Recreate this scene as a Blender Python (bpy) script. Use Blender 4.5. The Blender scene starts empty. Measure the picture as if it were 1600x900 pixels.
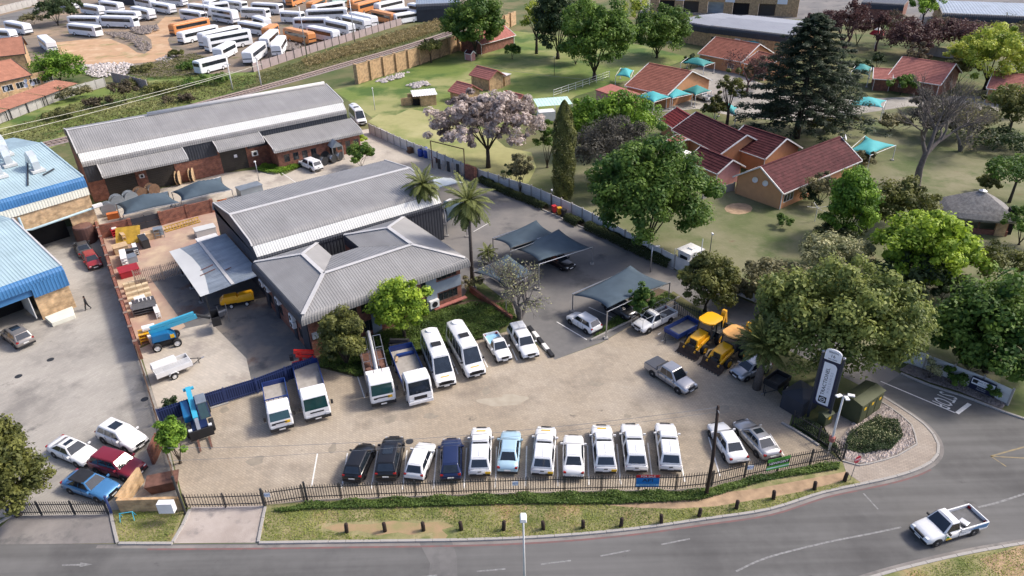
import bpy, bmesh, math, random
import numpy as np
from mathutils import Matrix, Vector
R = math.radians
random.seed(7); rng = np.random.default_rng(11)
scene = bpy.context.scene
col = scene.collection

# ---------------------------------------------------------------- camera, sky, sun, exposure
FPX, PITCH, ROLL, CAMH = 1111.0, R(30.3), R(-1.5), 41.5
cam_data = bpy.data.cameras.new('camera'); cam_data.sensor_width = 36.0; cam_data.lens = FPX/1600*36.0
cam_data.clip_start = 0.5; cam_data.clip_end = 4000
cam = bpy.data.objects.new('camera', cam_data); col.objects.link(cam)
cam.matrix_world = Matrix.Translation((0, 0, CAMH)) @ Matrix.Rotation(R(90)-PITCH, 4, 'X') @ Matrix.Rotation(ROLL, 4, 'Z')
scene.camera = cam
SUN_EL, SUN_AZ = R(45), R(14)          # azimuth measured from +X towards +Y (the sun stands to the right)
world = bpy.data.worlds.new('World'); scene.world = world; world.use_nodes = True
wn = world.node_tree.nodes; wl = world.node_tree.links
bg = wn['Background']; sky = wn.new('ShaderNodeTexSky'); sky.sky_type = 'NISHITA'; sky.sun_disc = False
sky.sun_elevation = SUN_EL; sky.sun_rotation = R(90)-SUN_AZ; sky.altitude = 1500; sky.air_density = .5; sky.dust_density = 8.0; sky.ozone_density = 1.2
wl.new(sky.outputs[0], bg.inputs[0]); bg.inputs[1].default_value = 0.15
sun_d = bpy.data.lights.new('sun', 'SUN'); sun_d.energy = 1.5; sun_d.angle = R(10); sun_d.color = (1.0, 0.92, 0.80)
sun = bpy.data.objects.new('sun', sun_d); col.objects.link(sun)
sd = Vector((math.cos(SUN_EL)*math.cos(SUN_AZ), math.cos(SUN_EL)*math.sin(SUN_AZ), math.sin(SUN_EL)))
sun.rotation_euler = sd.to_track_quat('Z', 'Y').to_euler(); sun.location = (60, 20, 80)
scene.view_settings.view_transform = 'Standard'; scene.view_settings.look = 'None'
scene.view_settings.exposure = 1.2; scene.view_settings.gamma = 1.0; scene.view_settings.use_curve_mapping = False

# ---------------------------------------------------------------- survey: a point of the plan from the aerial view
_cp, _sp, _cr, _sr = math.cos(PITCH), math.sin(PITCH), math.cos(ROLL), math.sin(ROLL)
def G(x, y, z=0.0):
    a = x-800; b = y-450; u = (a*_cr+b*_sr)/FPX; v = (-a*_sr+b*_cr)/FPX
    d = (u, _cp-v*_sp, -_sp-v*_cp); t = (z-CAMH)/d[2]
    return (d[0]*t, d[1]*t)
def P(x, y, z=0.0):
    g = G(x, y, z); return Vector((g[0], g[1], z))
def rowof(X, Y, Z):
    dz = Z-CAMH; D = Y*_cp-dz*_sp; U = Y*_sp+dz*_cp; a = FPX*X/D; b = -FPX*U/D
    return 450+a*_sr+b*_cr
def colof(X, Y, Z):
    dz = Z-CAMH; D = Y*_cp-dz*_sp; U = Y*_sp+dz*_cp; return 800+FPX*X/D*_cr+FPX*U/D*_sr
def height_at(X, Y, py):
    lo, hi = 0.0, 45.0
    for _ in range(36):
        m = (lo+hi)/2
        if rowof(X, Y, m) > py: lo = m
        else: hi = m
    return lo
def mpp(X, Y):           # metres per survey unit at a spot
    return (Y*_cp+CAMH*_sp)/FPX

# ---------------------------------------------------------------- materials
MATS = {}
def mk(key, c, rough=.65, metal=0, var=.12, scale=1.5, c2=None, bump=0, bscale=12, spec=.4, coat=0, detail=5, rnd=0, streak=None):
    if key in MATS: return MATS[key]
    m = bpy.data.materials.new(key); m.use_nodes = True; MATS[key] = m
    n = m.node_tree.nodes; l = m.node_tree.links; b = n['Principled BSDF']
    b.inputs['Roughness'].default_value = rough; b.inputs['Metallic'].default_value = metal
    b.inputs['Specular IOR Level'].default_value = spec
    if coat: b.inputs['Coat Weight'].default_value = coat; b.inputs['Coat Roughness'].default_value = .05
    tc = n.new('ShaderNodeTexCoord')
    nz = n.new('ShaderNodeTexNoise'); nz.inputs['Scale'].default_value = scale; nz.inputs['Detail'].default_value = detail
    l.new(tc.outputs['Object'], nz.inputs['Vector'])
    rp = n.new('ShaderNodeValToRGB'); rp.color_ramp.elements[0].position = .3; rp.color_ramp.elements[1].position = .7
    lo = c2 if c2 else tuple(x*(1-var) for x in c)
    hi = c if c2 else tuple(min(1, x*(1+var)) for x in c)
    rp.color_ramp.elements[0].color = (*lo, 1); rp.color_ramp.elements[1].color = (*hi, 1)
    l.new(nz.outputs[0], rp.inputs[0]); out = rp.outputs[0]
    if rnd:
        oi = n.new('ShaderNodeObjectInfo'); mp = n.new('ShaderNodeMapRange'); mp.inputs[3].default_value = 1-rnd; mp.inputs[4].default_value = 1+rnd
        l.new(oi.outputs['Random'], mp.inputs[0]); hs = n.new('ShaderNodeHueSaturation'); l.new(mp.outputs[0], hs.inputs['Value']); l.new(out, hs.inputs['Color']); out = hs.outputs[0]
    if streak: out = add_streak(n, l, tc.outputs['Object'], out, streak)
    l.new(out, b.inputs['Base Color'])
    if bump:
        n2 = n.new('ShaderNodeTexNoise'); n2.inputs['Scale'].default_value = bscale; n2.inputs['Detail'].default_value = 6
        l.new(tc.outputs['Object'], n2.inputs['Vector'])
        bp = n.new('ShaderNodeBump'); bp.inputs['Strength'].default_value = bump; bp.inputs['Distance'].default_value = .05
        l.new(n2.outputs[0], bp.inputs['Height']); l.new(bp.outputs[0], b.inputs['Normal'])
    return m
def add_streak(n, l, vec, cur, st):
    mp = n.new('ShaderNodeMapping'); mp.inputs['Scale'].default_value = (st[0], st[1], st[1]); l.new(vec, mp.inputs['Vector'])
    nz = n.new('ShaderNodeTexNoise'); nz.inputs['Scale'].default_value = 1.0; nz.inputs['Detail'].default_value = 6; l.new(mp.outputs[0], nz.inputs['Vector'])
    mr = n.new('ShaderNodeMapRange'); mr.inputs[1].default_value = .3; mr.inputs[2].default_value = .7; mr.inputs[3].default_value = 1-st[2]; mr.inputs[4].default_value = 1+st[2]*.7; l.new(nz.outputs[0], mr.inputs[0])
    hs = n.new('ShaderNodeHueSaturation'); l.new(mr.outputs[0], hs.inputs['Value']); l.new(cur, hs.inputs['Color']); return hs.outputs[0]
def mk_ground(key, layers, rough=.9, bump=.3, bscale=8, brick=None, streak=None):
    """layers: list of (colour, noise scale, threshold, softness, detail); first is the base"""
    if key in MATS: return MATS[key]
    m = bpy.data.materials.new(key); m.use_nodes = True; MATS[key] = m
    n = m.node_tree.nodes; l = m.node_tree.links; b = n['Principled BSDF']; b.inputs['Roughness'].default_value = rough; b.inputs['Specular IOR Level'].default_value = .25
    tc = n.new('ShaderNodeTexCoord'); vec = tc.outputs['Object']
    cur = None
    for k, (c, sc, th, soft, det) in enumerate(layers):
        if cur is None:
            nz = n.new('ShaderNodeTexNoise'); nz.inputs['Scale'].default_value = sc; nz.inputs['Detail'].default_value = 8; l.new(vec, nz.inputs['Vector'])
            mx = n.new('ShaderNodeMix'); mx.data_type = 'RGBA'; mx.inputs[6].default_value = (*[x*.82 for x in c], 1); mx.inputs[7].default_value = (*[min(1, x*1.18) for x in c], 1)
            l.new(nz.outputs[0], mx.inputs[0]); cur = mx.outputs[2]
        else:
            mpn = n.new('ShaderNodeMapping'); mpn.inputs['Location'].default_value = (k*13.7, k*7.1, 0); l.new(vec, mpn.inputs['Vector'])
            nz = n.new('ShaderNodeTexNoise'); nz.inputs['Scale'].default_value = sc; nz.inputs['Detail'].default_value = det; nz.inputs['Roughness'].default_value = .62; l.new(mpn.outputs[0], nz.inputs['Vector'])
            mr = n.new('ShaderNodeMapRange'); mr.inputs[1].default_value = th-soft; mr.inputs[2].default_value = th+soft; mr.clamp = True; l.new(nz.outputs[0], mr.inputs[0])
            mx = n.new('ShaderNodeMix'); mx.data_type = 'RGBA'; l.new(cur, mx.inputs[6]); mx.inputs[7].default_value = (*c, 1); l.new(mr.outputs[0], mx.inputs[0]); cur = mx.outputs[2]
    if brick:
        bs, rot, mort, amt = brick
        mpn = n.new('ShaderNodeMapping'); mpn.inputs['Rotation'].default_value = (0, 0, rot); l.new(vec, mpn.inputs['Vector'])
        bt = n.new('ShaderNodeTexBrick'); bt.inputs['Scale'].default_value = bs; bt.inputs['Color1'].default_value = (.8, .8, .8, 1); bt.inputs['Color2'].default_value = (1.12, 1.1, 1.06, 1); bt.inputs['Mortar'].default_value = (*[mort]*3, 1); bt.inputs['Mortar Size'].default_value = .03
        l.new(mpn.outputs[0], bt.inputs['Vector'])
        mx = n.new('ShaderNodeMix'); mx.data_type = 'RGBA'; mx.blend_type = 'MULTIPLY'; mx.inputs[0].default_value = amt; l.new(cur, mx.inputs[6]); l.new(bt.outputs[0], mx.inputs[7]); cur = mx.outputs[2]
    if streak: cur = add_streak(n, l, vec, cur, streak)
    l.new(cur, b.inputs['Base Color'])
    if bump:
        n2 = n.new('ShaderNodeTexNoise'); n2.inputs['Scale'].default_value = bscale; n2.inputs['Detail'].default_value = 6; l.new(vec, n2.inputs['Vector'])
        bp = n.new('ShaderNodeBump'); bp.inputs['Strength'].default_value = bump; bp.inputs['Distance'].default_value = .08; l.new(n2.outputs[0], bp.inputs['Height']); l.new(bp.outputs[0], b.inputs['Normal'])
    return m
def mk_brick(key, c1, c2, mortar, sc=1.6, rough=.85):
    if key in MATS: return MATS[key]
    m = bpy.data.materials.new(key); m.use_nodes = True; MATS[key] = m
    n = m.node_tree.nodes; l = m.node_tree.links; b = n['Principled BSDF']; b.inputs['Roughness'].default_value = rough
    tc = n.new('ShaderNodeTexCoord'); sx = n.new('ShaderNodeSeparateXYZ'); l.new(tc.outputs['Object'], sx.inputs[0])
    ad = n.new('ShaderNodeMath'); l.new(sx.outputs[0], ad.inputs[0]); l.new(sx.outputs[1], ad.inputs[1])
    cb = n.new('ShaderNodeCombineXYZ'); l.new(ad.outputs[0], cb.inputs[0]); l.new(sx.outputs[2], cb.inputs[1])
    bt = n.new('ShaderNodeTexBrick'); bt.inputs['Scale'].default_value = sc; bt.inputs['Color1'].default_value = (*c1, 1); bt.inputs['Color2'].default_value = (*c2, 1); bt.inputs['Mortar'].default_value = (*mortar, 1); bt.inputs['Mortar Size'].default_value = .02
    l.new(cb.outputs[0], bt.inputs['Vector'])
    nz = n.new('ShaderNodeTexNoise'); nz.inputs['Scale'].default_value = 1.7; nz.inputs['Detail'].default_value = 8; l.new(tc.outputs['Object'], nz.inputs['Vector'])
    mr = n.new('ShaderNodeMapRange'); mr.inputs[1].default_value = .3; mr.inputs[2].default_value = .7; mr.inputs[3].default_value = .62; mr.inputs[4].default_value = 1.32; l.new(nz.outputs[0], mr.inputs[0])
    hs = n.new('ShaderNodeHueSaturation'); l.new(mr.outputs[0], hs.inputs['Value']); l.new(bt.outputs[0], hs.inputs['Color']); l.new(hs.outputs[0], b.inputs['Base Color'])
    return m
def mk_leaf(key, c, c2, trans=.36):
    """leaf colour runs between two leaf tones, one random tone for each leaf"""
    if key in MATS: return MATS[key]
    m = bpy.data.materials.new(key); m.use_nodes = True; MATS[key] = m
    n = m.node_tree.nodes; l = m.node_tree.links; b = n['Principled BSDF']; b.inputs['Roughness'].default_value = .55; b.inputs['Specular IOR Level'].default_value = .25
    at = n.new('ShaderNodeAttribute'); at.attribute_name = 'tone'
    rp = n.new('ShaderNodeValToRGB'); rp.color_ramp.elements[0].color = (*c, 1); rp.color_ramp.elements[1].color = (*c2, 1)
    l.new(at.outputs['Fac'], rp.inputs[0]); l.new(rp.outputs[0], b.inputs['Base Color'])
    tr = n.new('ShaderNodeBsdfTranslucent'); l.new(rp.outputs[0], tr.inputs[0]); ms = n.new('ShaderNodeMixShader'); ms.inputs[0].default_value = trans
    l.new(b.outputs[0], ms.inputs[1]); l.new(tr.outputs[0], ms.inputs[2]); l.new(ms.outputs[0], n['Material Output'].inputs[0])
    return m

# ---------------------------------------------------------------- mesh building
OFF = {}
class MB:
    def __init__(s): s.v = []; s.f = []
    def add(s, vs, fs):
        o = len(s.v); s.v += [tuple(p) for p in vs]; s.f += [tuple(i+o for i in q) for q in fs]; return s
    def quad(s, a, b, c, d): return s.add([a, b, c, d], [(0, 1, 2, 3)])
    def poly(s, pts): return s.add(pts, [tuple(range(len(pts)))])
    def box(s, c, d, rz=0, ry=0):
        hx, hy, hz = d[0]/2, d[1]/2, d[2]/2; ca, sa = math.cos(rz), math.sin(rz); cb, sb = math.cos(ry), math.sin(ry)
        vs = []
        for z in (-hz, hz):
            for x, y in ((-hx, -hy), (hx, -hy), (hx, hy), (-hx, hy)):
                x2 = x*cb+z*sb; z2 = -x*sb+z*cb
                vs.append((c[0]+x2*ca-y*sa, c[1]+x2*sa+y*ca, c[2]+z2))
        return s.add(vs, [(3, 2, 1, 0), (4, 5, 6, 7), (0, 1, 5, 4), (1, 2, 6, 5), (2, 3, 7, 6), (3, 0, 4, 7)])
    def beam(s, a, b, w, h):
        a = Vector(a); b = Vector(b); d = (b-a); L = d.length
        if L < 1e-6: return s
        d /= L; up = Vector((0, 0, 1)) if abs(d.z) < .95 else Vector((0, 1, 0))
        x = d.cross(up).normalized()*w/2; y = x.cross(d).normalized()*h/2
        vs = [p+sx*x+sy*y for p in (a, b) for sx, sy in ((-1, -1), (1, -1), (1, 1), (-1, 1))]
        return s.add(vs, [(3, 2, 1, 0), (4, 5, 6, 7), (0, 1, 5, 4), (1, 2, 6, 5), (2, 3, 7, 6), (3, 0, 4, 7)])
    def prism(s, poly, z0, z1):
        n = len(poly); vs = [(p[0], p[1], z0) for p in poly]+[(p[0], p[1], z1) for p in poly]
        fs = [tuple(range(n-1, -1, -1)), tuple(range(n, 2*n))]+[(i, (i+1) % n, n+(i+1) % n, n+i) for i in range(n)]
        return s.add(vs, fs)
    def tube(s, pts, r, n=6, cap=True):
        pts = [Vector(p) for p in pts]; k = len(pts); rs = r if isinstance(r, (list, tuple)) else [r]*k
        vs = []; prev = None
        for i, p in enumerate(pts):
            d = (pts[min(i+1, k-1)]-pts[max(i-1, 0)]).normalized()
            if prev is None: x = d.cross(Vector((0, 0, 1)) if abs(d.z) < .9 else Vector((1, 0, 0))).normalized()
            else: x = (prev-d*prev.dot(d)).normalized()
            prev = x; y = d.cross(x)
            for j in range(n):
                a = 2*math.pi*j/n; vs.append(p+(x*math.cos(a)+y*math.sin(a))*rs[i])
        fs = [(i*n+j, i*n+(j+1) % n, (i+1)*n+(j+1) % n, (i+1)*n+j) for i in range(k-1) for j in range(n)]
        if cap: fs += [tuple(range(n-1, -1, -1)), tuple((k-1)*n+j for j in range(n))]
        return s.add(vs, fs)
    def loft(s, rings, cap=True, closed=True):
        n = len(rings[0]); vs = [p for r in rings for p in r]
        fs = [(i*n+j, i*n+(j+1) % n, (i+1)*n+(j+1) % n, (i+1)*n+j) for i in range(len(rings)-1) for j in range(n if closed else n-1)]
        if cap and closed: fs += [tuple(range(n-1, -1, -1)), tuple((len(rings)-1)*n+j for j in range(n))]
        return s.add(vs, fs)
    def lathe(s, prof, n=14, c=(0, 0, 0)):
        rings = [[(c[0]+r*math.cos(2*math.pi*j/n), c[1]+r*math.sin(2*math.pi*j/n), c[2]+z) for j in range(n)] for r, z in prof]
        return s.loft(rings)
    def slab(s, pts, t):      # thick polygon, pts 3D, extruded straight down by t
        n = len(pts); vs = [tuple(p) for p in pts]+[(p[0], p[1], p[2]-t) for p in pts]
        return s.add(vs, [tuple(range(n)), tuple(range(2*n-1, n-1, -1))]+[(i, i+n, (i+1) % n+n, (i+1) % n) for i in range(n)])
    def xf(s, M):
        s.v = [tuple(M @ Vector(p)) for p in s.v]; return s
    def mesh(s, name, smooth=False, off=(0, 0, 0), bev=0):
        me = bpy.data.meshes.new(name)
        me.from_pydata([(p[0]-off[0], p[1]-off[1], p[2]-off[2]) for p in s.v], [], s.f)
        bm = bmesh.new(); bm.from_mesh(me)
        if bev: bmesh.ops.bevel(bm, geom=bm.edges[:], offset=bev, segments=2 if bev < .1 else 3, profile=.6, affect='EDGES', clamp_overlap=True)
        bmesh.ops.recalc_face_normals(bm, faces=bm.faces[:]); bm.to_mesh(me); bm.free()
        if smooth: me.polygons.foreach_set('use_smooth', [True]*len(me.polygons))
        me.update(); return me
    def build(s, name, mat, parent=None, smooth=False, label=None, cat=None, group=None, kind=None, bev=0):
        if parent is not None: off = OFF.get(parent.name, (0, 0, 0))
        elif kind == 'structure' or kind == 'stuff' or not s.v: off = (0, 0, 0)
        else:
            xs = [p[0] for p in s.v]; ys = [p[1] for p in s.v]; off = ((min(xs)+max(xs))/2, (min(ys)+max(ys))/2, min(p[2] for p in s.v))
        me = s.mesh(name, smooth, off, bev); o = bpy.data.objects.new(name, me); me.materials.append(MATS[mat] if isinstance(mat, str) else mat)
        col.objects.link(o)
        if parent is not None: o.parent = parent; OFF[o.name] = off
        else: o.location = off; OFF[o.name] = off
        tag(o, label, cat, group, kind); return o
def tag(o, label=None, cat=None, group=None, kind=None):
    if label: o['label'] = label
    if cat: o['category'] = cat
    if group: o['group'] = group
    if kind: o['kind'] = kind
    return o
def thing(name, label, cat, loc=(0, 0, 0), rz=0, group=None, world=False):
    o = bpy.data.objects.new(name, None); col.objects.link(o); o.empty_display_size = .3
    o.location = (loc[0], loc[1], loc[2] if len(loc) > 2 else 0); o.rotation_euler = (0, 0, rz)
    if world: OFF[o.name] = tuple(o.location)
    return tag(o, label, cat, group)
def copy_tree(o, parent=None):
    c = o.copy(); col.objects.link(c)
    if parent is not None: c.parent = parent
    for ch in list(o.children): copy_tree(ch, c)
    return c
def share(name, me, parent, loc=(0, 0, 0), rz=0, mat=None, scale=None):
    o = bpy.data.objects.new(name, me); col.objects.link(o); o.parent = parent
    pl = OFF.get(parent.name, (0, 0, 0)) if parent is not None else (0, 0, 0)
    o.location = (loc[0]-pl[0], loc[1]-pl[1], loc[2]-pl[2]); o.rotation_euler = (0, 0, rz)
    if scale: o.scale = scale
    return o
def mesh_of(mb, name, mat, smooth=False, bev=0):
    me = mb.mesh(name, smooth, bev=bev); me.materials.append(MATS[mat]); return me
def text_mesh(txt, size, mat, name='lettering', extrude=.004, align='CENTER'):
    cu = bpy.data.curves.new('t', 'FONT'); cu.body = txt; cu.size = size; cu.extrude = extrude; cu.align_x = align; cu.align_y = 'CENTER'; cu.resolution_u = 2
    o = bpy.data.objects.new('t', cu); col.objects.link(o); dg = bpy.context.evaluated_depsgraph_get(); dg.update()
    me = bpy.data.meshes.new_from_object(o.evaluated_get(dg)); bpy.data.objects.remove(o); bpy.data.curves.remove(cu)
    me.name = name; me.materials.clear(); me.materials.append(MATS[mat]); return me
def lettering(txt, size, mat, parent, M, sx=1.0):
    """M: 4x4 in the parent's frame; text lies in its local XY"""
    me = text_mesh(txt, size, mat); me.transform(M @ Matrix.Diagonal((sx, 1, 1, 1)))
    o = bpy.data.objects.new('lettering', me); col.objects.link(o); o.parent = parent; return o
def px_poly(pts, z): return [P(x, y, 0)+Vector((0, 0, z)) for x, y in pts]
def resample(pts, step):
    pts = [Vector(p) for p in pts]; out = [pts[0].copy()]; acc = 0
    seg = [(pts[i+1]-pts[i]).length for i in range(len(pts)-1)]; tot = sum(seg); n = max(1, round(tot/step))
    for k in range(1, n+1):
        t = tot*k/n; i = 0
        while i < len(seg)-1 and t > seg[i]: t -= seg[i]; i += 1
        out.append(pts[i].lerp(pts[i+1], min(1, t/seg[i])))
    return out
def spline(pts, m=6):
    pts = [Vector(p) for p in pts]; out = []
    for i in range(len(pts)-1):
        p0 = pts[max(i-1, 0)]; p1 = pts[i]; p2 = pts[i+1]; p3 = pts[min(i+2, len(pts)-1)]
        for k in range(m):
            t = k/m; out.append(.5*((2*p1)+(p2-p0)*t+(2*p0-5*p1+4*p2-p3)*t*t+(3*p1-p0-3*p2+p3)*t**3))
    out.append(pts[-1]); return out

# corrugated sheeting as geometry
def corr_poly(mb, pts, eave, pitch=.3, depth=.035):
    pts = [Vector(p) for p in pts]; e = Vector(eave).normalized(); nrm = Vector((0, 0, 0))
    for i in range(len(pts)): nrm += pts[i].cross(pts[(i+1) % len(pts)])
    nrm.normalize()
    if nrm.z < 0: nrm = -nrm
    s = nrm.cross(e).normalized(); o = pts[0]; q = [((p-o).dot(e), (p-o).dot(s)) for p in pts]
    e0 = min(a for a, b in q); e1 = max(a for a, b in q); xs = []; k = 0
    fr = [(0, 0), (.45, 0), (.6, 1), (.85, 1)]
    n = max(1, int((e1-e0)/pitch)); pw = (e1-e0)/n
    for i in range(n):
        for a, h in fr: xs.append((e0+(i+a)*pw, h))
    xs.append((e1, 0)); prev = None
    def rng_at(x):
        lo, hi = 1e9, -1e9
        x = min(max(x, e0+1e-5), e1-1e-5)
        for i in range(len(q)):
            (a, b), (c, d) = q[i], q[(i+1) % len(q)]
            if (a-x)*(c-x) <= 0 and abs(a-c) > 1e-9:
                y = b+(d-b)*(x-a)/(c-a); lo = min(lo, y); hi = max(hi, y)
        return lo, hi
    for x, h in xs:
        lo, hi = rng_at(x)
        if hi < lo: continue
        A = o+e*x+s*lo+nrm*h*depth; B = o+e*x+s*hi+nrm*h*depth
        if prev: mb.quad(prev[0], A, B, prev[1])
        prev = (A, B)
def corr_extrude(mb, P0, P1, out, prof, pitch=.3, depth=.035, m0=0, m1=0):
    """prof: list of (d, z) — d along 'out', z up; sheet extruded from P0 to P1; m0/m1 mitre per metre of d"""
    P0 = Vector(P0); P1 = Vector(P1); out = Vector(out).normalized(); e = (P1-P0); L = e.length; e /= L
    nr = []
    for i in range(len(prof)):
        a = prof[max(i-1, 0)]; b = prof[min(i+1, len(prof)-1)]; t = Vector((b[0]-a[0], b[1]-a[1])); n = Vector((-t.y, t.x)).normalized()
        if n.y < -1e-6 or (abs(n.y) < 1e-6 and n.x < 0): n = -n
        nr.append(n)
    n = max(1, int(L/pitch)); xs = []
    for i in range(n):
        for a, h in ((0, 0), (.45, 0), (.6, 1), (.85, 1)): xs.append(((i+a)/n, h))
    xs.append((1, 0)); prev = None
    for t, h in xs:
        ring = []
        for (d, z), nn in zip(prof, nr):
            s0 = -m0*d; s1 = L+m1*d; x = s0+(s1-s0)*t
            p = P0+e*x+out*(d+nn.x*h*depth); ring.append(Vector((p.x, p.y, p.z+z+nn.y*h*depth)))
        if prev:
            for i in range(len(ring)-1): mb.quad(prev[i], ring[i], ring[i+1], prev[i+1])
        prev = ring
def wall_panel(mb, A, B, z0, z1, holes=(), t=.2):
    """wall from A to B (xy) with rectangular openings (u0,u1,w0,w1); thickness t to the left of A->B"""
    A = Vector((A[0], A[1])); B = Vector((B[0], B[1])); L = (B-A).length; e = (B-A)/L; nrm = Vector((-e.y, e.x))
    us = sorted({0, L, *[h[0] for h in holes], *[h[1] for h in holes]}); zs = sorted({z0, z1, *[h[2] for h in holes], *[h[3] for h in holes]})
    for i in range(len(us)-1):
        for j in range(len(zs)-1):
            uc = (us[i]+us[i+1])/2; zc = (zs[j]+zs[j+1])/2
            if any(h[0] < uc < h[1] and h[2] < zc < h[3] for h in holes): continue
            c = A+e*uc+nrm*t/2
            mb.box((c.x, c.y, zc), (us[i+1]-us[i], t, zs[j+1]-zs[j]), math.atan2(e.y, e.x))
# ================================================================ material palette
mk('roof_grey', (.262, .257, .252), .6, .0, .1, .35, streak=(1.6, .10, .07)); mk('roof_cap', (.50, .49, .48), .6, 0, .06)
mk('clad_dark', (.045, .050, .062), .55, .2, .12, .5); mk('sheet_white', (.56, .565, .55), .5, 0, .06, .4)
mk('roof_pale_blue', (.335, .445, .485), .6, 0, .09, .3, streak=(1.8, .12, .08)); mk('clad_blue', (.05, .17, .36), .55, 0, .12, .5); mk('clad_cream', (.72, .71, .60), .55, 0, .06)
mk('galv', (.28, .32, .36), .45, .45, .16, .5, streak=(.3, 1.6, .18)); mk('rust', (.16, .06, .04), .8); mk('steel', (.42, .43, .45), .35, .8, .1); mk('steel_dark', (.05, .052, .056), .5, .4, .1)
mk_brick('brick_red', (.26, .095, .055), (.17, .06, .042), (.2, .14, .11)); mk_brick('brick_yellow', (.55, .37, .20), (.44, .28, .14), (.42, .34, .24)); mk_brick('brick_tan', (.52, .34, .18), (.42, .26, .13), (.4, .31, .2), 1.6)
mk('plaster_orange', (.52, .25, .125), .85, 0, .08); mk('plaster_pink', (.55, .27, .26), .85, 0, .08); mk('plaster_blue', (.24, .285, .335), .8, 0, .07); mk('plaster_peach', (.56, .31, .16), .85, 0, .06)
mk('tile_maroon', (.085, .027, .029), .75, 0, .28, 1.2, spec=.12); mk('tile_red', (.20, .038, .036), .75, 0, .2, spec=.12); mk('tile_orange', (.29, .115, .082), .8, 0, .2, 1.0, spec=.12); mk('tile_salmon', (.36, .145, .12), .8, 0, .15, spec=.12)
mk('tile_brown', (.37, .17, .11), .8, 0, .15, .8)
mk('trim_white', (.72, .71, .69), .6, 0, .08); mk('trim_dark', (.04, .04, .045), .6)
mk('thatch', (.21, .20, .19), .95, 0, .3, 3, bump=.6, bscale=9); mk('timber', (.13, .075, .045), .85, 0, .25, 3); mk('timber_pale', (.48, .34, .20), .8, 0, .2, 3); mk('creosote', (.035, .022, .017), .85, 0, .3, 5)
mk('precast', (.62, .62, .60), .85, 0, .14, .8); mk('precast_old', (.40, .385, .36), .9, 0, .2, .6); mk('precast_pink', (.36, .29, .28), .9, 0, .15, .8); mk('concrete', (.36, .34, .315), .85, 0, .15, 1)
mk('shade_grey', (.072, .100, .126), .9, 0, .12, .6, spec=.1); mk('shade_teal', (.06, .36, .38), .75, 0, .1, .6); mk('shade_green', (.035, .22, .21), .75, 0, .1, .6)
mk('glass_dark', (.02, .025, .03), .08, 0, .2, 1, spec=.8); mk('glass_car', (.016, .022, .03), .06, 0, .3, 1.2, spec=.9); mk('glass_green', (.012, .045, .045), .06, 0, .3, 1.2, spec=.9)
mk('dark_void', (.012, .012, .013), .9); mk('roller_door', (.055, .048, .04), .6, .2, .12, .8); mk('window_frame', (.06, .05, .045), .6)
for nm, c, mt in (('white', (.74, .74, .735), 0), ('black', (.012, .012, .014), 0), ('navy', (.012, .022, .075), 0), ('ltblue', (.42, .60, .70), .2), ('silver', (.42, .42, .43), .6), ('champagne', (.30, .275, .25), .5), ('maroon', (.21, .018, .032), .1), ('red', (.30, .03, .035), 0), ('blue', (.075, .23, .46), .3), ('grey', (.10, .10, .105), .4), ('yellow', (.85, .42, .015), 0), ('plantblue', (.012, .13, .30), 0), ('cyan', (.05, .38, .55), 0), ('orange', (.62, .22, .055), 0), ('truckblue', (.016, .042, .18), 0), ('cranered', (.55, .025, .02), 0), ('amber', (.72, .40, .02), 0), ('bus', (.76, .77, .78), 0), ('busorange', (.60, .24, .08), 0), ('ivory', (.66, .63, .58), 0)):
    mk('paint_'+nm, c, .28 if nm not in ('bus', 'busorange', 'ivory') else .45, mt, .05, .9, coat=.5 if nm not in ('bus', 'busorange', 'truckblue') else .1)
mk('tyre', (.018, .018, .019), .85, 0, .3, 6); mk('rim', (.40, .40, .41), .35, .7, .08); mk('rim_white', (.65, .64, .62), .5); mk('plastic_black', (.02, .02, .022), .55, 0, .2); mk('lamp_glass', (.62, .64, .66), .1, 0, .1); mk('lamp_red', (.28, .012, .012), .25); mk('plate_white', (.70, .70, .68), .5); mk('plate_yellow', (.78, .47, .02), .5)
mk('bed_wood', (.36, .33, .29), .85, 0, .2, 1.5); mk('bed_dark', (.11, .11, .115), .7, 0, .25, 2); mk('bucket', (.055, .035, .025), .8, 0, .3, 3); mk('rust_red', (.15, .075, .055), .85, 0, .3, 2)
mk('road_paint', (.28, .28, .275), .8, c2=(.135, .135, .133), scale=4); mk('bay_paint', (.72, .70, .66), .75, 0, .15, 5); mk('red_paint', (.21, .10, .095), .85, c2=(.13, .10, .098), scale=1.5); mk('yellow_paint', (.30, .23, .11), .8, c2=(.18, .16, .12), scale=3)
mk('sign_navy', (.016, .02, .05), .45); mk('sign_white', (.78, .79, .82), .45, 0, .02); mk('sign_blue', (.012, .16, .46), .45); mk('sign_red', (.42, .012, .02), .45); mk('sign_green', (.06, .30, .045), .45); mk('sign_black', (.012, .014, .014), .5); mk('sign_grey', (.42, .44, .48), .5); mk('stop_red', (.38, .02, .04), .5); mk('sign_pale', (.50, .68, .60), .5); mk('sign_sky', (.30, .55, .75), .5)
mk('box_green', (.075, .085, .04), .6, .1, .12); mk('skin', (.30, .17, .11), .6); mk('cloth_black', (.02, .02, .023), .9); mk('hair', (.015, .012, .01), .8)
mk('soot', (.02, .02, .02)); mk('cream_box', (.62, .50, .32), .7, 0, .12, rnd=.12); mk('white_box', (.76, .76, .75), .6, 0, .05, rnd=.06); mk('chair_grey', (.10, .10, .105), .7); mk('sheet_yellow', (.42, .26, .03), .55, 0, .25, 1.5); mk('skip_red', (.32, .02, .03), .6); mk('bright_orange', (.50, .15, .04), .7)
mk('tank_brown', (.10, .05, .042), .6, 0, .15); mk('blue_drum', (.015, .05, .30), .45); mk('bin_red', (.5, .03, .04), .6); mk('bin_yellow', (.62, .33, .02), .6)
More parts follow.
